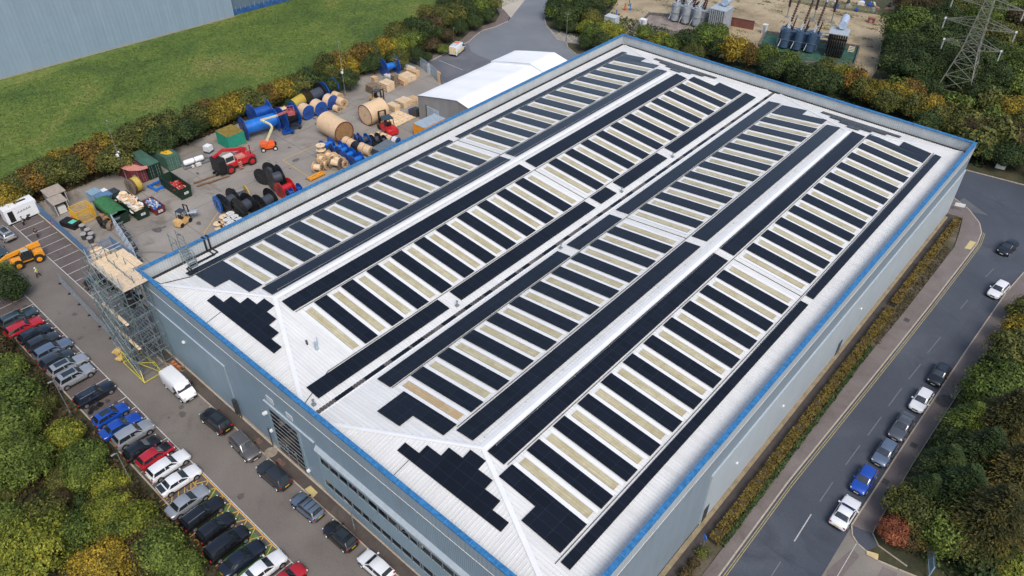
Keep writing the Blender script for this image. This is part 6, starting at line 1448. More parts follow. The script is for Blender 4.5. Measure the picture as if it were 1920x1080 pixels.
GRL = leaf_mat('grass_blades', [(.1,(.038,.072,.012)),(.4,(.075,.125,.018)),(.7,(.125,.165,.028)),(.95,(.22,.20,.07))])
weeds('grass_tufts', [(-98,-20),(-53,150)], 70000, GRL, 'coarse uneven grass tufts across the meadow', (.08,.2), .08)
WDM = leaf_mat('gravel_weed', [(.1,(.05,.05,.02)),(.5,(.11,.11,.04)),(.95,(.26,.2,.1))])
r = random.Random(19)
vs, fs = [], []
def patch(cx, cy, rad, n, s0, s1):
    for i in range(n):
        q = Vector((cx+r.gauss(0,rad),cy+r.gauss(0,rad*.5),r.uniform(.02,.1))); n_ = Vector((r.gauss(0,.4),r.gauss(0,.4),1)).normalized(); u = n_.orthogonal().normalized(); a = r.uniform(0,6.28); w = n_.cross(u); e1 = u*math.cos(a)+w*math.sin(a); e2 = n_.cross(e1); s = r.uniform(s0,s1); k = len(vs)
        vs.extend([q-e1*s,q+e2*s*.6,q+e1*s,q-e2*s*.6]); fs.append((k,k+1,k+2,k+3))
for i in range(170): patch(r.uniform(-30,32), r.uniform(142,200), r.uniform(.4,1.6), r.randrange(20,80), .08, .25)
me = bpy.data.meshes.new('gravel_weeds'); me.from_pydata([tuple(v) for v in vs], [], fs); me.materials.append(WDM); me.update(); o = bpy.data.objects.new('gravel_weeds', me); C.objects.link(o); tag(o, 'sparse weeds scattered over the substation gravel', 'weeds', kind='stuff')

# ---------------------------------------------------------------- fences, scaffold, shed, substation, pylon, people
def palisade(A, Bv, h, label, mat, base=0., pitch=.17, name='palisade_fence', group=None):
    A = Vector((*A,0)); Bv = Vector((*Bv,0)); d = Bv-A; Ln = d.length
    t = thing(name, label, 'fence', A, math.atan2(d.y,d.x), group); m = MB()
    n = int(Ln/pitch)
    for i in range(n): x = i*pitch; m.add([(x,-.01,base+.05),(x+.075,.01,base+.05),(x+.075,.01,base+h-.1),(x+.037,0,base+h),(x,-.01,base+h-.1)], [(0,1,2,3,4)])
    m.build('pale', mat, t)
    m = MB(); m.box(0,Ln,.02,.06,base+.35,base+.42); m.box(0,Ln,.02,.06,base+h-.5,base+h-.43); m.build('rail', mat, t)
    k = max(1,int(Ln/2.75))
    for i in range(k+1): x = Ln*i/k; MB().box(x-.05,x+.05,.06,.16,0,base+h-.15).build('post', mat, t)
    return t
palisade((-47.0,2.75),(-26.3,2.35),2.3,'long blue palisade fence between the bays and the yard',FENCEB,.3)
palisade((-26.3,2.35),(-26.3,6.2),2.3,'short blue palisade return at the corner by the timber crate',FENCEB)
palisade((-26.3,6.2),(-19.5,6.6),2.3,'blue palisade behind the small enclosure beside the lattice rack',FENCEB)
palisade((-19.5,6.6),(-12.5,2.4),2.3,'blue palisade running from the lattice rack to the scaffold',FENCEB)
palisade((-46.5,84.9),(-41.3,84.3),2.3,'grey palisade between the hedge and the far gate',M('fence_slate',(.16,.19,.22),.6))
t = thing('boundary_wall','low buff wall under the long blue palisade fence','wall',(-36.5,2.5,0)); MB().box(-10,9.8,-.16,.02,0,.55).build('blocks', STONEB, t); MB().box(-10,9.8,-.19,.0,.55,.60).build('coping', KERB, t)
tag(MB().box(0,6,-.1,.1,0,.45).build('low_wall', STONEB, None, loc=(-26,1.6,0), rz=.35), 'low buff kerb wall beside the timber crate', 'wall')
def gate(A, Bv, label, h=2.2):
    A = Vector((*A,0)); Bv = Vector((*Bv,0)); d = Bv-A; Ln = d.length; t = thing('yard_gate', label, 'gate', A, math.atan2(d.y,d.x), 'steel gates between yard and cul-de-sac'); mt = M('gate_grey',(.36,.42,.46),.5,.2)
    m = MB()
    for z in (.15,h): m.bar((0,0,z),(Ln,0,z),.1,.1)
    for i in range(4): m.bar((Ln*i/3,0,.1),(Ln*i/3,0,h),.1,.1)
    m.build('frame', mt, t); m = MB()
    for i in range(int(Ln/.14)): m.bar((i*.14,0,.15),(i*.14,0,h),.03,.03)
    m.build('bars', mt, t); return t
gate((-41.0,84.2),(-37.2,83.2),'left leaf of the steel gates at the far end of the yard'); gate((-36.8,83.1),(-32.6,81.6),'right leaf of the steel gates at the far end of the yard')
tag(MB().box(-.3,.3,-.3,.3,0,2.0).box(-.2,.2,-.2,.2,2.0,2.2).build('gate_post', M('post_grey',(.42,.46,.48),.6), None, loc=(-37.0,83.0,0)), 'square grey control box between the two steel gate leaves', 'gate post')
for i, (x, y) in enumerate(((-32.3,81.3),(-31.7,81.1))):
    tag(MB().box(-.22,.22,-.15,.15,0,2.4).box(-.18,.18,-.11,.11,2.4,2.46).build('timber_post', WOOD, None, loc=(x,y,0)), ['left of two upright timber sleepers at the gate end','right of two upright timber sleepers at the gate end'][i], 'post')
palisade((-31.4,81.0),(-28.0,80.4),2.2,'short dark palisade between the gates and the white shed',M('fence_slate',(.16,.19,.22),.6))
# temporary mesh fence panels in the car park
def heras(x, y, ang, label, group):
    t = thing('fence_panel', label, 'temporary fence', (x,y,0), ang, group); m = MB(); Ln = 3.3
    for z in (.2,1.9): m.tube((0,0,z),(Ln,0,z),.045,5)
    for q in (0,Ln): m.tube((q,0,.1),(q,0,1.95),.045,5)
    m.build('frame', STEEL, t); m = MB()
    for i in range(16): m.tube((.1+i*.2,0,.2),(.1+i*.2,0,1.9),.013,3)
    for i in range(7): m.tube((0,0,.4+i*.22),(Ln,0,.4+i*.22),.013,3)
    m.build('mesh', STEEL, t); MB().box(-.12,.12,-.35,.35,0,.14).build('foot', BLACK, t)
for i in range(7):
    A = (-23.8+(21.4/7)*i*1.08, -3.0-.14*i); heras(A[0], A[1], -.045, 'temporary mesh fence panel in the line from the handler to the yellow scaffold foot', 'temporary fence panels across the car park')
heras(-35.6,-8.4,-.3,'temporary mesh fence panel near the dark tree at the left edge','temporary fence panels at the left edge'); heras(-32.4,-9.4,-.25,'temporary mesh fence panel beside the slate car','temporary fence panels at the left edge')
tag(MB().bar((-39,-7.2,1.0),(-33.2,-9.8,1.0),.04,.06).bar((-33.2,-9.8,0),(-33.2,-9.8,1.05),.06,.06).bar((-39,-7.2,0),(-39,-7.2,1.05),.06,.06).build('hand_rail', OFFWH, None), 'thin white rail across the verge at the left edge', 'rail')
# lamp posts and cameras
def lamp(p, h, label, group, arm=1.0, rz_=0., lean=0.):
    t = thing('lamp_post', label, 'lamp post', (p[0],p[1],0), rz_, group)
    MB().tube((0,0,0),(0,0,h),.065,8,r2=.04).tube((0,0,0),(0,0,.8),.10,8).build('pole', STEEL, t)
    MB().bar((0,0,h-.05),(arm,0,h+.05),.06,.06).cbox((arm,0,h+.02),(.42,.16,.09)).build('lamp_head', M('lamp_head',(.25,.26,.27),.6), t)
    return t
# mast positions found from foot and top of each pole
lamp((-43.4,17.2),11.5,'tall pole rising in front of the maroon container','yard poles',.4)
lamp((-41.8,63.7),11.5,'tall pole by the hedge behind the wooden drums','yard poles',.4)
for (x,y) in ((-43.4,17.2),(-41.8,63.7)):
    t = thing('camera_unit','white camera unit fixed half way up the '+('pole by the maroon container' if y < 30 else 'pole behind the wooden drums'),'camera',(x,y,5.2)); MB().cbox((.2,-.2,0),(.35,.35,.4)).cbox((-.2,.25,.3),(.3,.2,.2)).build('housing', WHITE, t); MB().tube((0,0,-.3),(0,0,.5),.11,8).build('bracket', STEEL, t)
lamp((39.4,-1.0),4.3,'short lamp post on the footpath beside the ribbon windows',None,.6,PI)
lamp((2.2,-13.4),6.0,'thin lamp post at the rear of the silver cars by the belt',None,.4,-H90); lamp((17.5,-13.6),6.0,'thin lamp post behind the black hatchback and the white cars',None,.4,-H90)
lamp(xy(at(*kp(3,1850,300),0)),6.5,'pole on the hatched marking beside the cul-de-sac',None,.2); lamp(xy(at(*kp(3,1040,290),0)),3.0,'short pole behind the yellow chevron van',None,.2)
p = at(1843,668,.8); t = thing('road_sign','small white sign turned away beside the right hand pavement','sign',(p.x+.6,p.y,0),.3); MB().cbox((0,0,1.2),(.9,.06,.6)).build('board', OFFWH, t); MB().tube((0,.05,0),(0,.05,1.4),.04).build('post', STEEL, t)
p = at(1320,1014,1.5); t = thing('road_sign','round blue sign on a pale post at the near end of the clipped hedge','sign',(p.x,p.y,0),-.5); MB().tube((0,-.03,2.1),(0,.03,2.1),.33,18).build('disc', BLUE2, t); MB().tube((0,.07,0),(0,.07,2.3),.05).build('post', STEEL, t)
p = at(1646,986,.5); t = thing('bollard','small blue topped marker post at the junction corner','bollard',(p.x,p.y,0)); MB().tube((0,0,0),(0,0,.9),.09,10).build('post', DSTEEL, t); MB().tube((0,0,.9),(0,0,1.05),.2,12).build('cap', BLUE2, t)
p = at(1875,315,.3); t = thing('junction_box','pale utility board on the verge beyond the road bend','sign',(p.x,p.y,0),.2); MB().cbox((0,0,.6),(1.5,.25,.9)).build('board', OFFWH, t); MB().box(-.9,-.8,-.1,.1,0,1.2).box(.8,.9,-.1,.1,0,1.2).build('post', DSTEEL, t)
p = at(924,22,1.2); t = thing('notice_board','white notice on posts before the cul-de-sac bushes','sign',(p.x,p.y,0),-.6); MB().cbox((0,0,1.8),(1.1,.06,1.5)).build('board', WHITE, t); MB().tube((-.4,.08,0),(-.4,.08,2),.04).tube((.4,.08,0),(.4,.08,2),.04).build('post', STEEL, t)
a, b = at(1736,1020,0), at(1741,1085,0); palisade(xy(b),xy(a),2.2,'pale blue steel fence end beside the salmon red bush',M('fence_pale',(.25,.36,.45),.5))
# pavement furniture: covers
for (x, y, sx, sy, lab) in ((22.2,-.9,.9,.6,'inspection cover by the glazed door'),(26.6,-1.0,1.3,.5,'rust stained cover by the glazed door'),):
    tag(MB().box(-sx/2,sx/2,-sy/2,sy/2,0,.012).build('drain_cover', M('cover_rust',(.16,.09,.07),.8,var=.4), None, loc=(x,y,.111)), 'rust toned '+lab, 'drain cover')
for (px, py) in ((1700,600),(1713,835),(1660,903)):
    p = at(px,py,.12); tag(MB().box(-.35,.35,-.4,.4,0,.01).build('drain_cover', M('cover_dark',(.06,.055,.055),.7,var=.3), None, loc=(p.x,p.y,.122)), 'dark square cover in the right hand pavement', 'drain cover', 'covers in the pavement')
p = at(1770,752,.12); tag(MB().prism([(-.8,-.9),(.2,-1.2),(.8,-.6),(.9,.7),(.3,1.4),(-.4,1.1),(-.9,.2)],0,.008).build('asphalt_repair', M('tar_patch',(.075,.066,.063),.8,var=.4), None, loc=(p.x,p.y,.122)), kind='structure')

# white fabric shed
SHW = M('shed_fabric', (.90,.90,.91), .5, var=.04, scale=.5); SHG = ribbed('shed_wall',(.30,.29,.28),.3,'X',.6,.05,.5)
def shed(x0, x1, y0, y1, ze, zr, label, rollers, wm=None):
    t = thing('storage_tent', label, 'storage tent', (0,0,0), 0, 'white fabric storage tents'); xm = (x0+x1)/2; n = 8
    m = MB(); nb = int((y1-y0)/5.)
    prof = [(x0-.15,ze-.1)]+[(x0+(xm-x0)*i/n, ze+(zr-ze)*(i/n)**.92) for i in range(n+1)]
    prof += [(2*xm-x,z) for x,z in prof[:-1][::-1]]
    ys = []
    for i in range(nb*6+1):
        f = (i % 6)/6; ys.append((y0-.2+(y1-y0+.4)*i/(nb*6), -.16*math.sin(PI*f)))
    rings = [[(x,y,z+s*(.3+.7*(abs(x-xm) < abs(x1-xm)*.9))) for x,z in prof] for y,s in ys]
    m.loft(rings, 0, cap=False, close=False); m.build('roof', SHW, t, 60)
    w_ = MB()
    for y in (y0,y1): w_.add([(x0,y,0),(x1,y,0),(x1,y,ze),(xm,y,zr-.1),(x0,y,ze)],[(0,1,2,3,4)])
    for x in (x0,x1): w_.box(x-.03,x+.03,y0,y1,0,ze-.1)
    w_.build('wall', wm or SHG, t)
    if rollers:
        d = MB().box(x0+2.3,x0+5.6,y0-.08,y0-.003,0,3.5).build('door', M('roller_pale',(.42,.48,.52),.5), t); g = MB()
        for i in range(9): g.box(x0+2.3,x0+5.6,y0-.1,y0-.082,.2+i*.38,.26+i*.38)
        g.build('slat', STEEL, d); MB().box(x0+2.1,x0+2.28,y0-.12,y0-.003,0,3.7).build('door_post', DSTEEL, t); MB().box(x0+7.6,x0+8.2,y0-.1,y0-.003,1.3,1.9).build('opening', BLACK, t)
shed(-22.9,-1.2,66.9,87.6,5.0,7.4,'white fabric storage tent with roller door facing the yellow store',True)
shed(-22.9,-1.2,87.75,95.0,5.35,7.9,'second white fabric storage tent behind the one with the roller door',False,SHW)
t = thing('waste_cage','grey bin stand beside the roller door of the white tent','bin',(-24.4,67.3,0)); MB().box(-.5,.7,-.5,.5,.1,1.7).box(-.4,.6,-.4,.4,0,.1).build('body', DSTEEL, t); MB().box(-1.6,-.6,-.5,.5,.1,1.1).build('side_box', M('box_navy',(.03,.05,.14),.6), t)

# far pale warehouse at the top left
A, B2, C2 = Vector((-108.0,-50,0)), Vector((-98.3,74.0,0)), Vector((-95.8,105,0)); d = (B2-A).normalized()
t = thing('far_warehouse','huge pale blue clad warehouse beyond the meadow at the top left','warehouse',(0,0,0))
nrm = Vector((d.y,-d.x,0)); n_ = -nrm if nrm.x > 0 else nrm
FARW = ribbed('far_cladding',(.235,.315,.40),.9,'Y',.6,.04,.3,dirt=.05)
def slab(mb, a, b, th, z0, z1): mb.prism([xy(a),xy(b),xy(b+n_*th),xy(a+n_*th)], z0, z1)
m = MB(); slab(m, A, B2, 60, .3, 24); m.build('wall', FARW, t)
m = MB(); slab(m, A-n_*.05, B2-n_*.05, .5, 0, .3); m.build('plinth', M('far_plinth',(.30,.27,.22),.9), t)
m = MB(); slab(m, A, B2, 60, 24, 24.6); m.build('roof', ROOFW, t)
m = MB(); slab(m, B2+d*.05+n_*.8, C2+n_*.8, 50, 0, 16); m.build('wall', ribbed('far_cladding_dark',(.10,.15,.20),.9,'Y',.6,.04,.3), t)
m = MB(); slab(m, B2+d*.05+n_*.72, C2+n_*.72, .079, .1, 1.4); m.build('base_band', M('band_blue',(.02,.08,.24),.6,var=.4,scale=1), t)
m = MB()
for i in range(18): q = B2+d*(1+i*1.3); slab(m, q+n_*.68, q+d*.2+n_*.68, .035, .9+(i%3)*.1, 2.1-(i%2)*.3)
m.build('band_trim', M('band_pale',(.14,.22,.33),.6), t)

# scaffold tower with timber deck, yellow braced foot
t = thing('scaffold_tower','tall tube scaffold with timber deck climbing the near left corner of the warehouse','scaffold',(0,0,0)); SC = M('scaffold_tube',(.24,.29,.30),.45,.5,var=.35,scale=3)
m = MB(); xs = [-7.6,-5.6,-3.6,-1.6,.4,2.6]; ys = [-4.6,-3.0,-1.5,-.35]; r = random.Random(9)
for x in xs:
    for y in ys:
        if x < -4 and y < -3.2: continue
        m.tube((x,y,0),(x,y,13.2+r.uniform(.4,1.8)),.05,5,cap=False)
m.build('standard', SC, t); m = MB()
for k in range(7):
    z = .4+k*2.05
    for y in ys: m.tube((xs[0]-.3 if y > -3.2 else xs[2]-.3,y,z),(xs[-1]+.3,y,z),.05,5,cap=False)
    for x in xs: m.tube((x,ys[0]-.3 if x > -4 else ys[1]-.3,z+.1),(x,ys[-1]+.1,z+.1),.05,5,cap=False)
    for y in (ys[0],ys[2]): m.tube((xs[2],y,z+1.0),(xs[-1]+.2,y,z+1.0),.05,5,cap=False)
m.build('ledger', SC, t); m = MB()
for k in range(6):
    z = .4+k*2.05
    for i in range(len(xs)-1):
        y = ys[(k+i)%2*0+ (1 if i < 2 else 0)]; a, b = (xs[i],xs[i+1]) if (i+k)%2 else (xs[i+1],xs[i]); m.tube((a,y-.06,z),(b,y-.06,z+2.05),.045,5,cap=False)
    for x in xs[::2]: m.tube((x-.06,ys[1] if x < -4 else ys[0],z),(x-.06,ys[-1],z+2.05),.045,5,cap=False)
for i in range(22): x = r.uniform(-5,2.4); y = r.uniform(-4.4,-1); m.tube((x,y,r.uniform(0,4)),(x+r.uniform(-2,2),y+r.uniform(-1,1),r.uniform(6,12)),.045,5,cap=False)
m.build('brace', SC, t)
m = MB(); DX0, DX1 = -5.0, 3.2; n = 18
for i in range(n): y = -3.1+i*.232; x0 = DX0+r.uniform(-.1,.1); m.box(x0,-.35 if y < .0 else -3.4,y,y+.215,13.26,13.31)
m.build('deck_board', WOOD2, t); m = MB()
for i in range(15): x = -.3+i*.236; m.box(x,x+.22,-3.1,-.12,13.27,13.32)
m.build('deck_board', M('board_pale',(.60,.47,.33),.8,var=.25,scale=3), t)
m = MB()
for i in range(4): m.box(-3.4,-.25,.2+i*.24,.415+i*.24,13.30,13.35)
m.build('toe_board', WOOD2, t); MB().box(-3.2,3.0,-4.2,-3.8,8.6,8.65).build('walk_board', WOOD2, t); MB().box(-3.2,3.0,-3.96,-3.6,4.5,4.55).build('walk_board', WOOD2, t)
m = MB()
for y in (-3.15,): 
    for z in (13.8,14.3): m.tube((DX0,y,z),(DX1,y,z),.045,5)
for z in (13.8,14.3): m.tube((DX0,-3.15,z),(DX0,.9,z),.045,5)
for x in (DX0,-2.6,-.4,1.6,DX1): m.tube((x,-3.15,13.2),(x,-3.15,14.9+r.uniform(0,.6)),.045,5)
m.build('guard_rail', M('rail_pale',(.45,.48,.5),.5,.3), t)
m = MB()
q = [(-1.9,-5.6,.2),(3.4,-5.6,.2),(3.4,-3.2,.2),(-1.9,-3.2,.2)]; hi = [(-1.6,-5.4,2.2),(1.6,-5.0,2.0),(3.3,-3.6,2.2),(-1.6,-3.2,2.2)]
for i in range(4): m.bar(q[i],q[(i+1)%4],.10,.10); m.bar(hi[i],q[i],.08,.08); m.bar(hi[i],q[(i+1)%4],.06,.06)
m.bar(hi[0],hi[1],.07,.07); m.bar(hi[1],hi[2],.07,.07)
m.build('yellow_foot', LYELLOW, t, loc=(.4,.6,0))
TBM = [M('tube_blue',(.22,.28,.38),.4,.5),DSTEEL]
for i in range(14): y = -4.6+r.uniform(0,3.4); z = r.uniform(.6,2.0); MB().tube((-1.8+r.uniform(-.6,.6),y,z),(2.0+r.uniform(-.5,.6),y,z+r.uniform(-.1,.1)),.06,5).build('spare_tube', r.choice(TBM), t)
m = MB()
for i in range(5): m.cbox((-2.6+r.uniform(-.4,.4),-4.6+r.uniform(-.5,.3),.5+i*.25),(.9,.8,.2),r.uniform(0,1))
m.build('timber_bundle', M('bundle_ochre',(.55,.38,.14),.8,var=.3), t)
m = MB()
for x in (3.6,4.2,4.9): m.cbox((x,-.9,.35),(.35,.4,.7),.3)
m.build('barrier_foot', M('barrier_rust',(.50,.16,.06),.7), t)
m = MB(); m.bar((2.8,-2.6,.25),(5.6,-.7,.2),.22,.06); m.bar((2.6,-1.8,.45),(5.2,-.35,.4),.22,.06); m.build('ramp_board', OLDWOOD, t)
# dark debris netting and stored kit inside the tower
NETM = M('netting_black',(.01,.011,.013),.8,var=.3)
for i in range(26): c = Vector((r.uniform(-6.8,1.6),r.uniform(-2.6,-.6),r.uniform(8.5,12.8))); MB().cbox(c,(r.uniform(.4,1.3),r.uniform(.2,.6),r.uniform(.2,.9)),r.uniform(0,3)).build('stored_bag', NETM, t)

# access ladder bridge over the parapet
m = MB()
for x in (1.0,): pass
for s in (0,1.0):
    m.tube((.9+0,5.3+s,ZE+.2),(.9,5.3+s,15.2),.045,5); m.tube((-1.0,5.3+s,11.5),(-1.0,5.3+s,15.2),.045,5); m.tube((2.6,5.3+s,ZE+.3),(2.6,5.3+s,13.6),.045,5)
    for z in (13.5,14.3,15.0): m.tube((-1.1,5.3+s,z),(1.0,5.3+s,z),.04,5)
    m.tube((.9,5.3+s,14.4),(2.7,5.3+s,13.2),.045,5); m.tube((.9,5.3+s,13.6),(2.6,5.3+s,11.7),.06,5)
for i in range(7): f = i/6; m.box(.95+1.6*f,1.2+1.6*f,5.3,6.3,13.5-1.75*f,13.54-1.75*f)
for x in (-1.0,.9): m.tube((x,5.3,13.5),(x,6.3,13.5),.045,5)
m.build('access_stair', SC, t)

tag(MB().tube((0,0,0),(0,0,.012),.75,16).build('drain_cover', M('cover_buff',(.26,.22,.17),.9,var=.3), None, loc=(*xy(at(508,848,.12)),.122)), 'round buff cover in the footpath before the glazed door', 'drain cover')
BRICK = ground_mat('red_brick',[(.3,(.14,.05,.04)),(.7,(.22,.085,.065))],1,6,.2,brick=3); TXB = M('transformer_blue',(.045,.085,.15),.5,var=.3,coat=.2); TXG = M('transformer_grey',(.30,.33,.36),.55,var=.3); INS = M('insulator_brown',(.06,.02,.018),.25,var=.3)
# tall post insulators carrying the substation busbars
for i, (px, py) in enumerate(((1462,40),(1512,46),(1546,50),(1250,30),(1340,26))):
    p = at(px,py,0); t = thing('busbar_support', ['brown ringed busbar post left behind the blue transformer','brown ringed busbar post in the middle behind the blue transformer','brown ringed busbar post right behind the blue transformer','brown ringed busbar post left of the grey transformer','brown ringed busbar post beside the grey radiator'][i], 'insulator post', (p.x,p.y+4,0), 0, 'ringed busbar posts')
    m = MB().tube((0,0,0),(0,0,2.6),.16,8); m.cbox((0,0,.1),(.9,.9,.2)); m.build('post', STEEL, t); m = MB().tube((0,0,2.6),(0,0,6.6),.16,8)
    for k in range(13): m.tube((0,0,2.75+k*.3),(0,0,2.87+k*.3),.34,12)
    m.build('insulator', INS, t, 40); MB().cbox((0,0,6.75),(.5,.5,.3)).tube((0,0,6.85),(1.6,-2.5,7.2),.05,6).build('terminal', STEEL, t)

# people
SKIN = M('skin', (.45,.27,.18), .6, var=.08)
def person(px, py, face, top, legs, hat, label, pose, zz=.9, kneel=False):
    p = at(px, py, zz); t = thing('person', label, 'person', (p.x,p.y,.02), face)
    s = -.45 if kneel else 0
    a1, a2, l1, l2 = pose
    J = {'pel':(0,0,.95+s),'chest':(.03,0,1.3+s),'neck':(.04,0,1.5+s),'head':(.06,0,1.66+s),
         'sl':(.02,.2,1.43+s),'el':(a1*.5,.27,1.17+s),'hl':(a1,.25,.95+s+abs(a1)*.35),'sr':(.02,-.2,1.43+s),'er':(a2*.5,-.27,1.17+s),'hr':(a2,-.25,.95+s+abs(a2)*.35),
         'kl':(l1*.6+(.2 if kneel else 0),.11,.5+s*.4),'fl':(l1,.12,.08),'tl':(l1+.14,.12,.03),'kr':(l2*.6+(.3 if kneel else 0),-.11,.5+s*.4),'fr':(l2,-.12,.08),'tr':(l2+.14,-.12,.03)}
    def skin(name, edges, rad, mat, root):
        ks = []; [ks.append(k) for e in edges for k in e if k not in ks]; ks.remove(root); ks.insert(0, root)
        me = bpy.data.meshes.new(name); me.from_pydata([J[k] for k in ks], [(ks.index(a),ks.index(b)) for a,b in edges], []); me.materials.append(mat)
        o = bpy.data.objects.new(name, me); C.objects.link(o); o.parent = t
        md = o.modifiers.new('skin','SKIN'); md.use_smooth_shade = True
        for i, k in enumerate(ks): me.skin_vertices[0].data[i].radius = (rad[k],rad[k]); 
        me.skin_vertices[0].data[0].use_root = True
        o.modifiers.new('sub','SUBSURF').levels = 1; o.modifiers['sub'].render_levels = 1; return o
    R0 = {'pel':.13,'chest':.14,'neck':.055,'head':.105,'sl':.06,'el':.045,'hl':.035,'sr':.06,'er':.045,'hr':.035,'kl':.06,'fl':.042,'tl':.035,'kr':.06,'fr':.042,'tr':.035}
    full = [('pel','chest'),('chest','neck'),('neck','head'),('chest','sl'),('sl','el'),('el','hl'),('chest','sr'),('sr','er'),('er','hr'),('pel','kl'),('kl','fl'),('fl','tl'),('pel','kr'),('kr','fr'),('fr','tr')]
    skin('body', full, R0, SKIN, 'pel')
    R1 = {k: v+.03 for k, v in R0.items()}; R1['hl'] = .05; R1['hr'] = .05
    skin('jacket', [('pel','chest'),('chest','sl'),('sl','el'),('chest','sr'),('sr','er')], {**R1,'pel':.165,'chest':.18}, top, 'chest')
    skin('trousers', [('pel','kl'),('kl','fl'),('pel','kr'),('kr','fr')], {**R1,'pel':.155,'fl':.06,'fr':.06}, legs, 'pel')
    h = J['head']; MB().loft([[(h[0]-.01+r_*math.cos(q),r_*math.sin(q),h[2]+z) for q in [2*PI*i/12 for i in range(12)]] for r_, z in ((.125,.02),(.13,.06),(.11,.11),(.06,.145),(.01,.155))]).build('hair', hat, t, 60)
    return t
HIV = M('hi_vis_yellow',(.62,.80,.06),.6,var=.08); NAVY = M('cloth_navy',(.015,.018,.035),.8); GREYC = M('cloth_grey',(.35,.36,.36),.8); DARKH = M('hair_dark',(.02,.015,.01),.7); REDC = M('cloth_red',(.35,.05,.06),.8); JEAN = M('cloth_jeans',(.05,.08,.16),.8)
person(42,415,1.2,GREYC,NAVY,DARKH,'person in a grey top and dark trousers standing at the white trailer',(.25,-.1,.1,-.08))
person(68,437,-.8,NAVY,NAVY,DARKH,'person in all dark clothes walking across the empty bays',(-.25,.25,.32,-.3))
person(99,421,2.2,REDC,JEAN,DARKH,'person in a red top and blue trousers crouching by the buff wall',(.35,.3,.1,-.25),.55,True)
person(69.5,511,-1.9,HIV,NAVY,WHITE,'person in a yellow high visibility vest walking below the orange handler',(.3,-.25,.3,-.28))
person(183,533,-.4,HIV,NAVY,DARKH,'person in a high visibility vest standing at the scaffold edge by the black car',(.15,.3,.15,-.1))

# substation: two transformers in bunds, brick wall, kiosks
def bushing(t, a, b, col=INS, n=9, r=.22):
    a = Vector(a); b = Vector(b); m = MB(); m.tube(a,b,r*.45,8)
    for i in range(n): p = a.lerp(b,(i+.5)/n); d_ = (b-a).normalized(); m.tube(p-d_*.06,p+d_*.06,r*(1.15-.4*i/n),12)
    m.build('insulator', col, t, 40); d_ = (b-a).normalized(); MB().tube(b,b+d_*.35,r*.9,10).cbox(b+d_*.4,(.3,.3,.3)).build('terminal', STEEL, t, 40)
def transformer(loc, rz_, label, col, group, cons_side=1):
    t = thing('transformer', label, 'transformer', loc, rz_, group); t.scale = (1.22,1.22,1.22)
    MB().box(-3.6,3.6,-1.2,1.2,.4,3.0).box(-3.7,3.7,-1.3,1.3,3.0,3.15).build('tank', col, t)
    for i in range(3):
        x = -2.4+i*2.4; MB().tube((x,-1.9,.4),(x,-1.9,3.6),.85,18).tube((x,-1.9,3.6),(x,-1.9,3.85),.65,18).tube((x,-1.9,2.0),(x,-1.9,2.12),.92,18).build('phase_tank', col, t, 40)
        MB().tube((x-.9,-2.95,.6),(x+.1,-1.0,5.2),.07,6).build('pipe', M('pipe_pale',(.52,.54,.56),.5), t)
        bushing(t, (x,.2,3.1), (x+.6,2.6,8.2), n=13, r=.34); MB().tube((x,-1.9,3.8),(x+.2,-.6,4.6),.25,10).build('turret', STEEL, t, 40)
        bushing(t, (x+.7,-.3,3.1), (x+1.0,-.1,5.4), n=6, r=.2)
    m = MB(); X0 = 5.2
    for i in range(8): m.box(X0+i*.42,X0+i*.42+.22,-2.6,1.4,.4,4.3)
    m.box(X0-.1,X0+3.3,-2.3,-2.1,3.3,3.6); m.box(X0-.1,X0+3.3,.9,1.1,.6,.9)
    m.build('radiator', BLACK if cons_side > 0 else col, t)
    MB().box(X0-.2,X0+3.3,-2.5,1.3,4.35,4.5).build('radiator_roof', M('radiator_top',(.36,.41,.46),.5), t)
    MB().tube((X0+1.8,-.4,5.5),(X0+1.8,3.8,5.5),.75,18).box(X0+1.5,X0+1.7,.2,.4,4.5,4.9).box(X0+1.5,X0+1.7,2.6,2.8,0,4.2).build('conservator', M('conservator_pale',(.40,.48,.60),.4), t, 40)
    m = MB()
    for y in (-.6,.1): m.tube((3.4,y,2.9),(5.3,y,2.9),.12,8)
    m.tube((-3,0,3.3),(5.5,0,3.5),.08,8); m.build('pipe', TXG, t)
    q = random.Random(int(abs(loc[0]*7)))
    for i in range(12):
        x = q.uniform(-3.4,3.2); y = q.uniform(-1.2,1.2); z = 3.1; MB().tube((x,y,z),(x+q.uniform(-.6,.9),y+q.uniform(-.5,.5),z+q.uniform(.3,1.3)),q.uniform(.08,.24),8).build('valve', q.choice([col,TXG,STEEL,DSTEEL]), t)
    for z in (.9,1.7,2.5): MB().box(-3.66,3.66,-1.28,1.28,z,z+.12).build('tank_band', col, t)
    m = MB(); [m.bar((x,-2.8,.9),(x,-2.8,2.0),.05,.05) for x in (-3.6,3.6)]; m.bar((-3.6,-2.8,2.0),(3.6,-2.8,2.0),.05,.05); m.build('rail', STEEL, t)
    return t
c0 = at(1495,88,0); transformer((c0.x,c0.y,0), .27, 'dark blue transformer with three slanting insulators in a green floored bund', TXB, 'substation transformers')
c1 = at(1290,44,0); transformer((c1.x-.6,c1.y+1.5,0), .08, 'pale grey transformer with three upright tanks before the brick wall', TXG, 'substation transformers', -1)
def bund(pts, label, floor):
    t = thing('bund_wall', label, 'bund', (0,0,0)); sh = MB().prism(pts, .006, .03); sh.build('floor', floor, t); m = MB()
    n = len(pts)
    for i in range(n):
        a, b = Vector((*pts[i],0)), Vector((*pts[(i+1)%n],0)); m.bar(a+Vector((0,0,.35)),b+Vector((0,0,.35)),.3,.7)
    m.build('wall', M('bund_concrete',(.13,.12,.115),.9,var=.35), t)
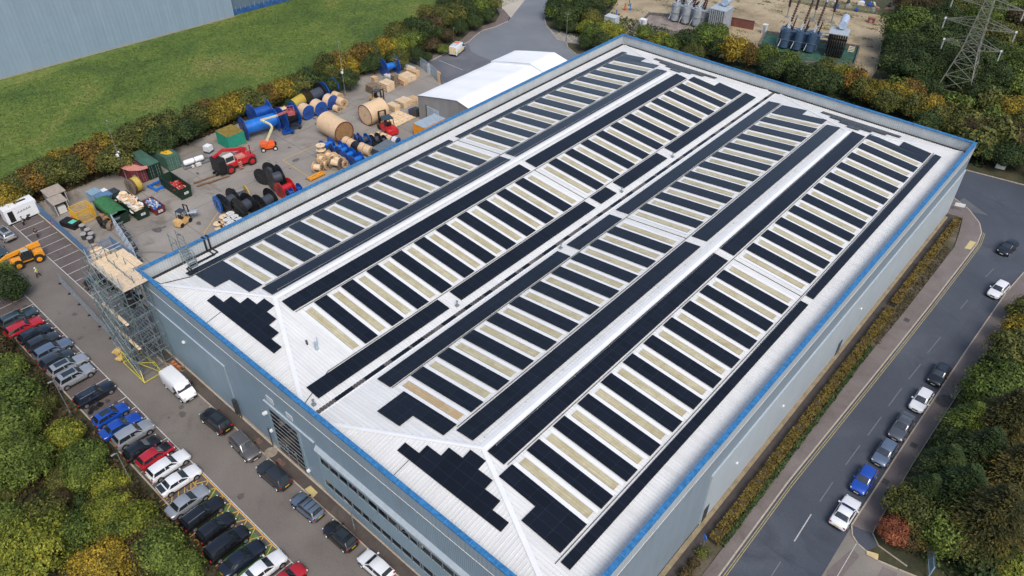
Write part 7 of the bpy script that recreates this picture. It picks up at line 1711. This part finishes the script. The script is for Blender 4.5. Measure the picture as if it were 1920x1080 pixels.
bund(P([(230,400),(150,560),(560,760),(1280,800),(1350,580),(820,500)],(1400,0),6.4), 'concrete bund with green floor around the dark blue transformer', M('bund_green',(.03,.095,.068),.7,var=.45,scale=.5))
bund(P([(620,180),(430,370),(700,440),(1230,400),(1240,230)],(1120,0),6.4), 'dark concrete bund around the pale grey transformer', M('bund_floor',(.24,.20,.18),.9,var=.35,scale=.5))
a, b = at(1212+104,40,0), at(1414,55,0)
A_, B_ = at(1316,38,0), at(1412,56,0); d_ = B_-A_; t = thing('brick_wall','low red brick wall beside the pale grey transformer','wall',A_,math.atan2(d_.y,d_.x)); MB().box(-7,d_.length,-.2,.2,0,2.2).build('brickwork', BRICK, t); MB().box(-7.1,d_.length+.1,-.35,.35,2.2,2.36).build('coping', M('coping_tan',(.30,.24,.17),.9), t)
for i, (px, py, sz, mt, lab) in enumerate(((1147,38,(3.0,2.2,2.2),M('kiosk_pale',(.48,.52,.53),.6),'pale kiosk beside the substation fence corner'),(1206,41,(1.5,1.2,1.4),WHITE,'white cabinet on the edge of the dark bund'),(1634,38,(1.6,1.0,1.2),M('box_rust',(.25,.08,.05),.8),'rust red cabinet alone on the substation gravel'),(1434,54,(1.0,1.0,2.2),OFFWH,'pale twin topped cabinet between the brick wall and the blue transformer'))):
    p = at(px,py,sz[2]*.5); t = thing('kiosk', lab, 'cabinet', (p.x,p.y,0), .1); MB().box(-sz[0]/2,sz[0]/2,-sz[1]/2,sz[1]/2,0,sz[2]-.08).build('body', mt, t); MB().box(-sz[0]/2-.08,sz[0]/2+.08,-sz[1]/2-.08,sz[1]/2+.08,sz[2]-.08,sz[2]).build('roof', mt, t); MB().box(-.3,.3,-sz[1]/2-.03,-sz[1]/2-.003,.15,sz[2]-.3).build('door', TXG, t)
p = at(1597,90,.8); t = thing('steel_steps','pale access steps at the right end of the green floored bund','steps',(p.x,p.y,0),.2)
for i in range(4): MB().box(-.6,.6,-.9+i*.4,-.55+i*.4,.2+i*.22,.26+i*.22).build('tread', OFFWH, t)
MB().bar((-.6,-.9,.1),(-.6,.6,1.1),.06,.12).bar((.6,-.9,.1),(.6,.6,1.1),.06,.12).tube((-.6,.6,0),(-.6,.6,2.2),.04).tube((.6,.6,0),(.6,.6,2.2),.04).build('stringer', YELLOW, t)
for i, (px, py, mt) in enumerate(((1172,14,RED),(1176,10,AMBER),(1180,6,TEAL),(1182,14,BLUE2),(1156,26,BLUE2),(1161,33,RED))):
    p = at(px,py,.6); t = thing('cable_post', ['red','amber','teal','bright blue','lone blue','small red'][i]+' marker stand near the substation fence','marker',(p.x,p.y,0),0,'coloured marker stands'); MB().tube((0,0,0),(0,0,1.5),.12,8).tube((0,0,1.5),(0,0,1.62),.2,8).build('post', mt, t); MB().cbox((0,0,.08),(.8,.8,.16)).build('foot', mt, t)
NB = M('fence_navy',(.02,.05,.11),.6)
a, b = at(951,40,0), at(1180,-14,0); palisade(xy(at(1115,42,0)), xy(at(1190,-30,0)), 2.6, 'dark navy palisade fence along the left side of the substation', NB, 0, .14)
palisade(xy(at(1034,37,0)), xy(at(1088,62,0)), 2.2, 'dark blue palisade fence behind the hatched marking', NB, 0, .14); palisade(xy(at(833,46,0)), xy(at(878,34,0)), 2.2, 'blue palisade fence among the cul-de-sac bushes', FENCEB, 0, .14)
palisade(xy(at(1664,40,0)), xy(at(1640,138,0)), 1.6, 'low pale palisade fence on the right side of the substation', M('fence_buff',(.30,.27,.22),.7), 0, .2)
A_, B_ = at(1480,4,0), at(1690,34,0); palisade(xy(A_), xy(B_), 1.8, 'dull green mesh fence at the back of the substation', M('fence_moss',(.10,.12,.07),.8), 0, .12)
r = random.Random(4)
for i in range(16):
    p = at(r.uniform(1560,1690), r.uniform(2,24), .4); mt = r.choice([OFFWH,PINK,BLUE,DSTEEL,OFFWH]); t = thing('scrap_item', 'discarded piece in the scrap behind the substation fence', 'scrap', (p.x,p.y,0), r.uniform(0,3), 'scrap behind the substation')
    MB().loft([[(x*k,y*k,z) for x,y in ((-1,-.5),(1,-.45),(.9,.5),(-.8,.6))] for k,z in ((r.uniform(.5,1),0),(r.uniform(.5,1),r.uniform(.3,.8)),(r.uniform(.1,.6),r.uniform(.9,1.3)))]).build('piece', mt, t)

# pylon
t = thing('pylon','pale lattice electricity pylon with three pairs of arms rising from the wood','pylon',(52.6,145.6,0),.09); PY = M('pylon_steel',(.20,.205,.165),.7,.1,var=.35,scale=1); m = MB()
hw = lambda z: 3.7*(1-z/11.)+1.45*z/11. if z < 11 else max(.55, 1.45-(z-11)*.075)
lv = [0,3.2,6,8.6,11,12.6,14.1,15.5,17.3,19.2,20.6,22.5,24.5,26.5]
for sx in (-1,1):
    for sy in (-1,1):
        for a, b in zip(lv, lv[1:]): m.bar((sx*hw(a),sy*hw(a),a),(sx*hw(b),sy*hw(b),b),.15,.15)
m.build('leg', PY, t); m = MB()
for a, b in zip(lv, lv[1:]):
    for s in (-1,1):
        m.bar((-hw(a),s*hw(a),a),(hw(b),s*hw(b),b),.09,.09); m.bar((hw(a),s*hw(a),a),(-hw(b),s*hw(b),b),.09,.09)
        m.bar((s*hw(a),-hw(a),a),(s*hw(b),hw(b),b),.09,.09); m.bar((s*hw(a),hw(a),a),(s*hw(b),-hw(b),b),.09,.09)
        m.bar((-hw(b),s*hw(b),b),(hw(b),s*hw(b),b),.09,.09); m.bar((s*hw(b),-hw(b),b),(s*hw(b),hw(b),b),.09,.09)
m.build('brace', PY, t)
for z, L_ in ((11.5,5.2),(15.5,6.3),(19.6,6.2)):
    for s in (-1,1):
        m = MB(); w_ = hw(z); tip = Vector((s*L_,0,z+.25))
        for sy in (-1,1):
            a = Vector((s*w_,sy*w_,z)); u = Vector((s*w_,sy*w_,z+1.5)); m.bar(a,tip,.10,.10); m.bar(u,tip,.10,.10)
            for k in (.25,.5,.75): m.bar(a.lerp(tip,k),u.lerp(tip,k*.8),.06,.06)
        for k in (.25,.5,.75): m.bar(Vector((s*w_,-w_,z)).lerp(tip,k),Vector((s*w_,w_,z)).lerp(tip,k),.06,.06)
        am = m.build('arm', PY, t); g = MB(); g.tube(tip,tip+Vector((0,0,-1.9)),.06,6)
        for k in range(8): q = tip+Vector((0,0,-.3-k*.2)); g.tube(q,q+Vector((0,0,-.06)),.14,8)
        g.build('insulator', M('insulator_glass',(.45,.47,.44),.3), am); MB().cbox(tip+Vector((0,0,.1)),(.35,.35,.3)).build('end_plate', WHITE, am)
MB().cbox((1.9,-2.6,3.4),(.7,.1,.7)).build('warning_plate', YELLOW, t)

# ---------------------------------------------------------------- light
wd = bpy.data.worlds.new('World'); scn.world = wd; wd.use_nodes = True
nt = wd.node_tree; sky = nt.nodes.new('ShaderNodeTexSky'); sky.sky_type = 'NISHITA'; sky.sun_disc = False
AZ, EL = math.radians(118), math.radians(52)      # sun direction: from the right and a little in front
sky.sun_elevation = EL; sky.sun_rotation = AZ; sky.air_density = 1.2; sky.dust_density = 3.0; sky.ozone_density = 1.0
nt.links.new(sky.outputs[0], nt.nodes['Background'].inputs[0]); nt.nodes['Background'].inputs[1].default_value = .15
ld = bpy.data.lights.new('sun', 'SUN'); ld.energy = 1.8; ld.angle = math.radians(25); ld.color = (1, .96, .9)
sun = bpy.data.objects.new('sun', ld); C.objects.link(sun)
sd = Vector((math.sin(AZ)*math.cos(EL), math.cos(AZ)*math.cos(EL), math.sin(EL)))
sun.rotation_euler = sd.to_track_quat('Z', 'Y').to_euler()
scn.view_settings.view_transform = 'Standard'; scn.view_settings.look = 'None'; scn.view_settings.exposure = .17; scn.view_settings.gamma = 1
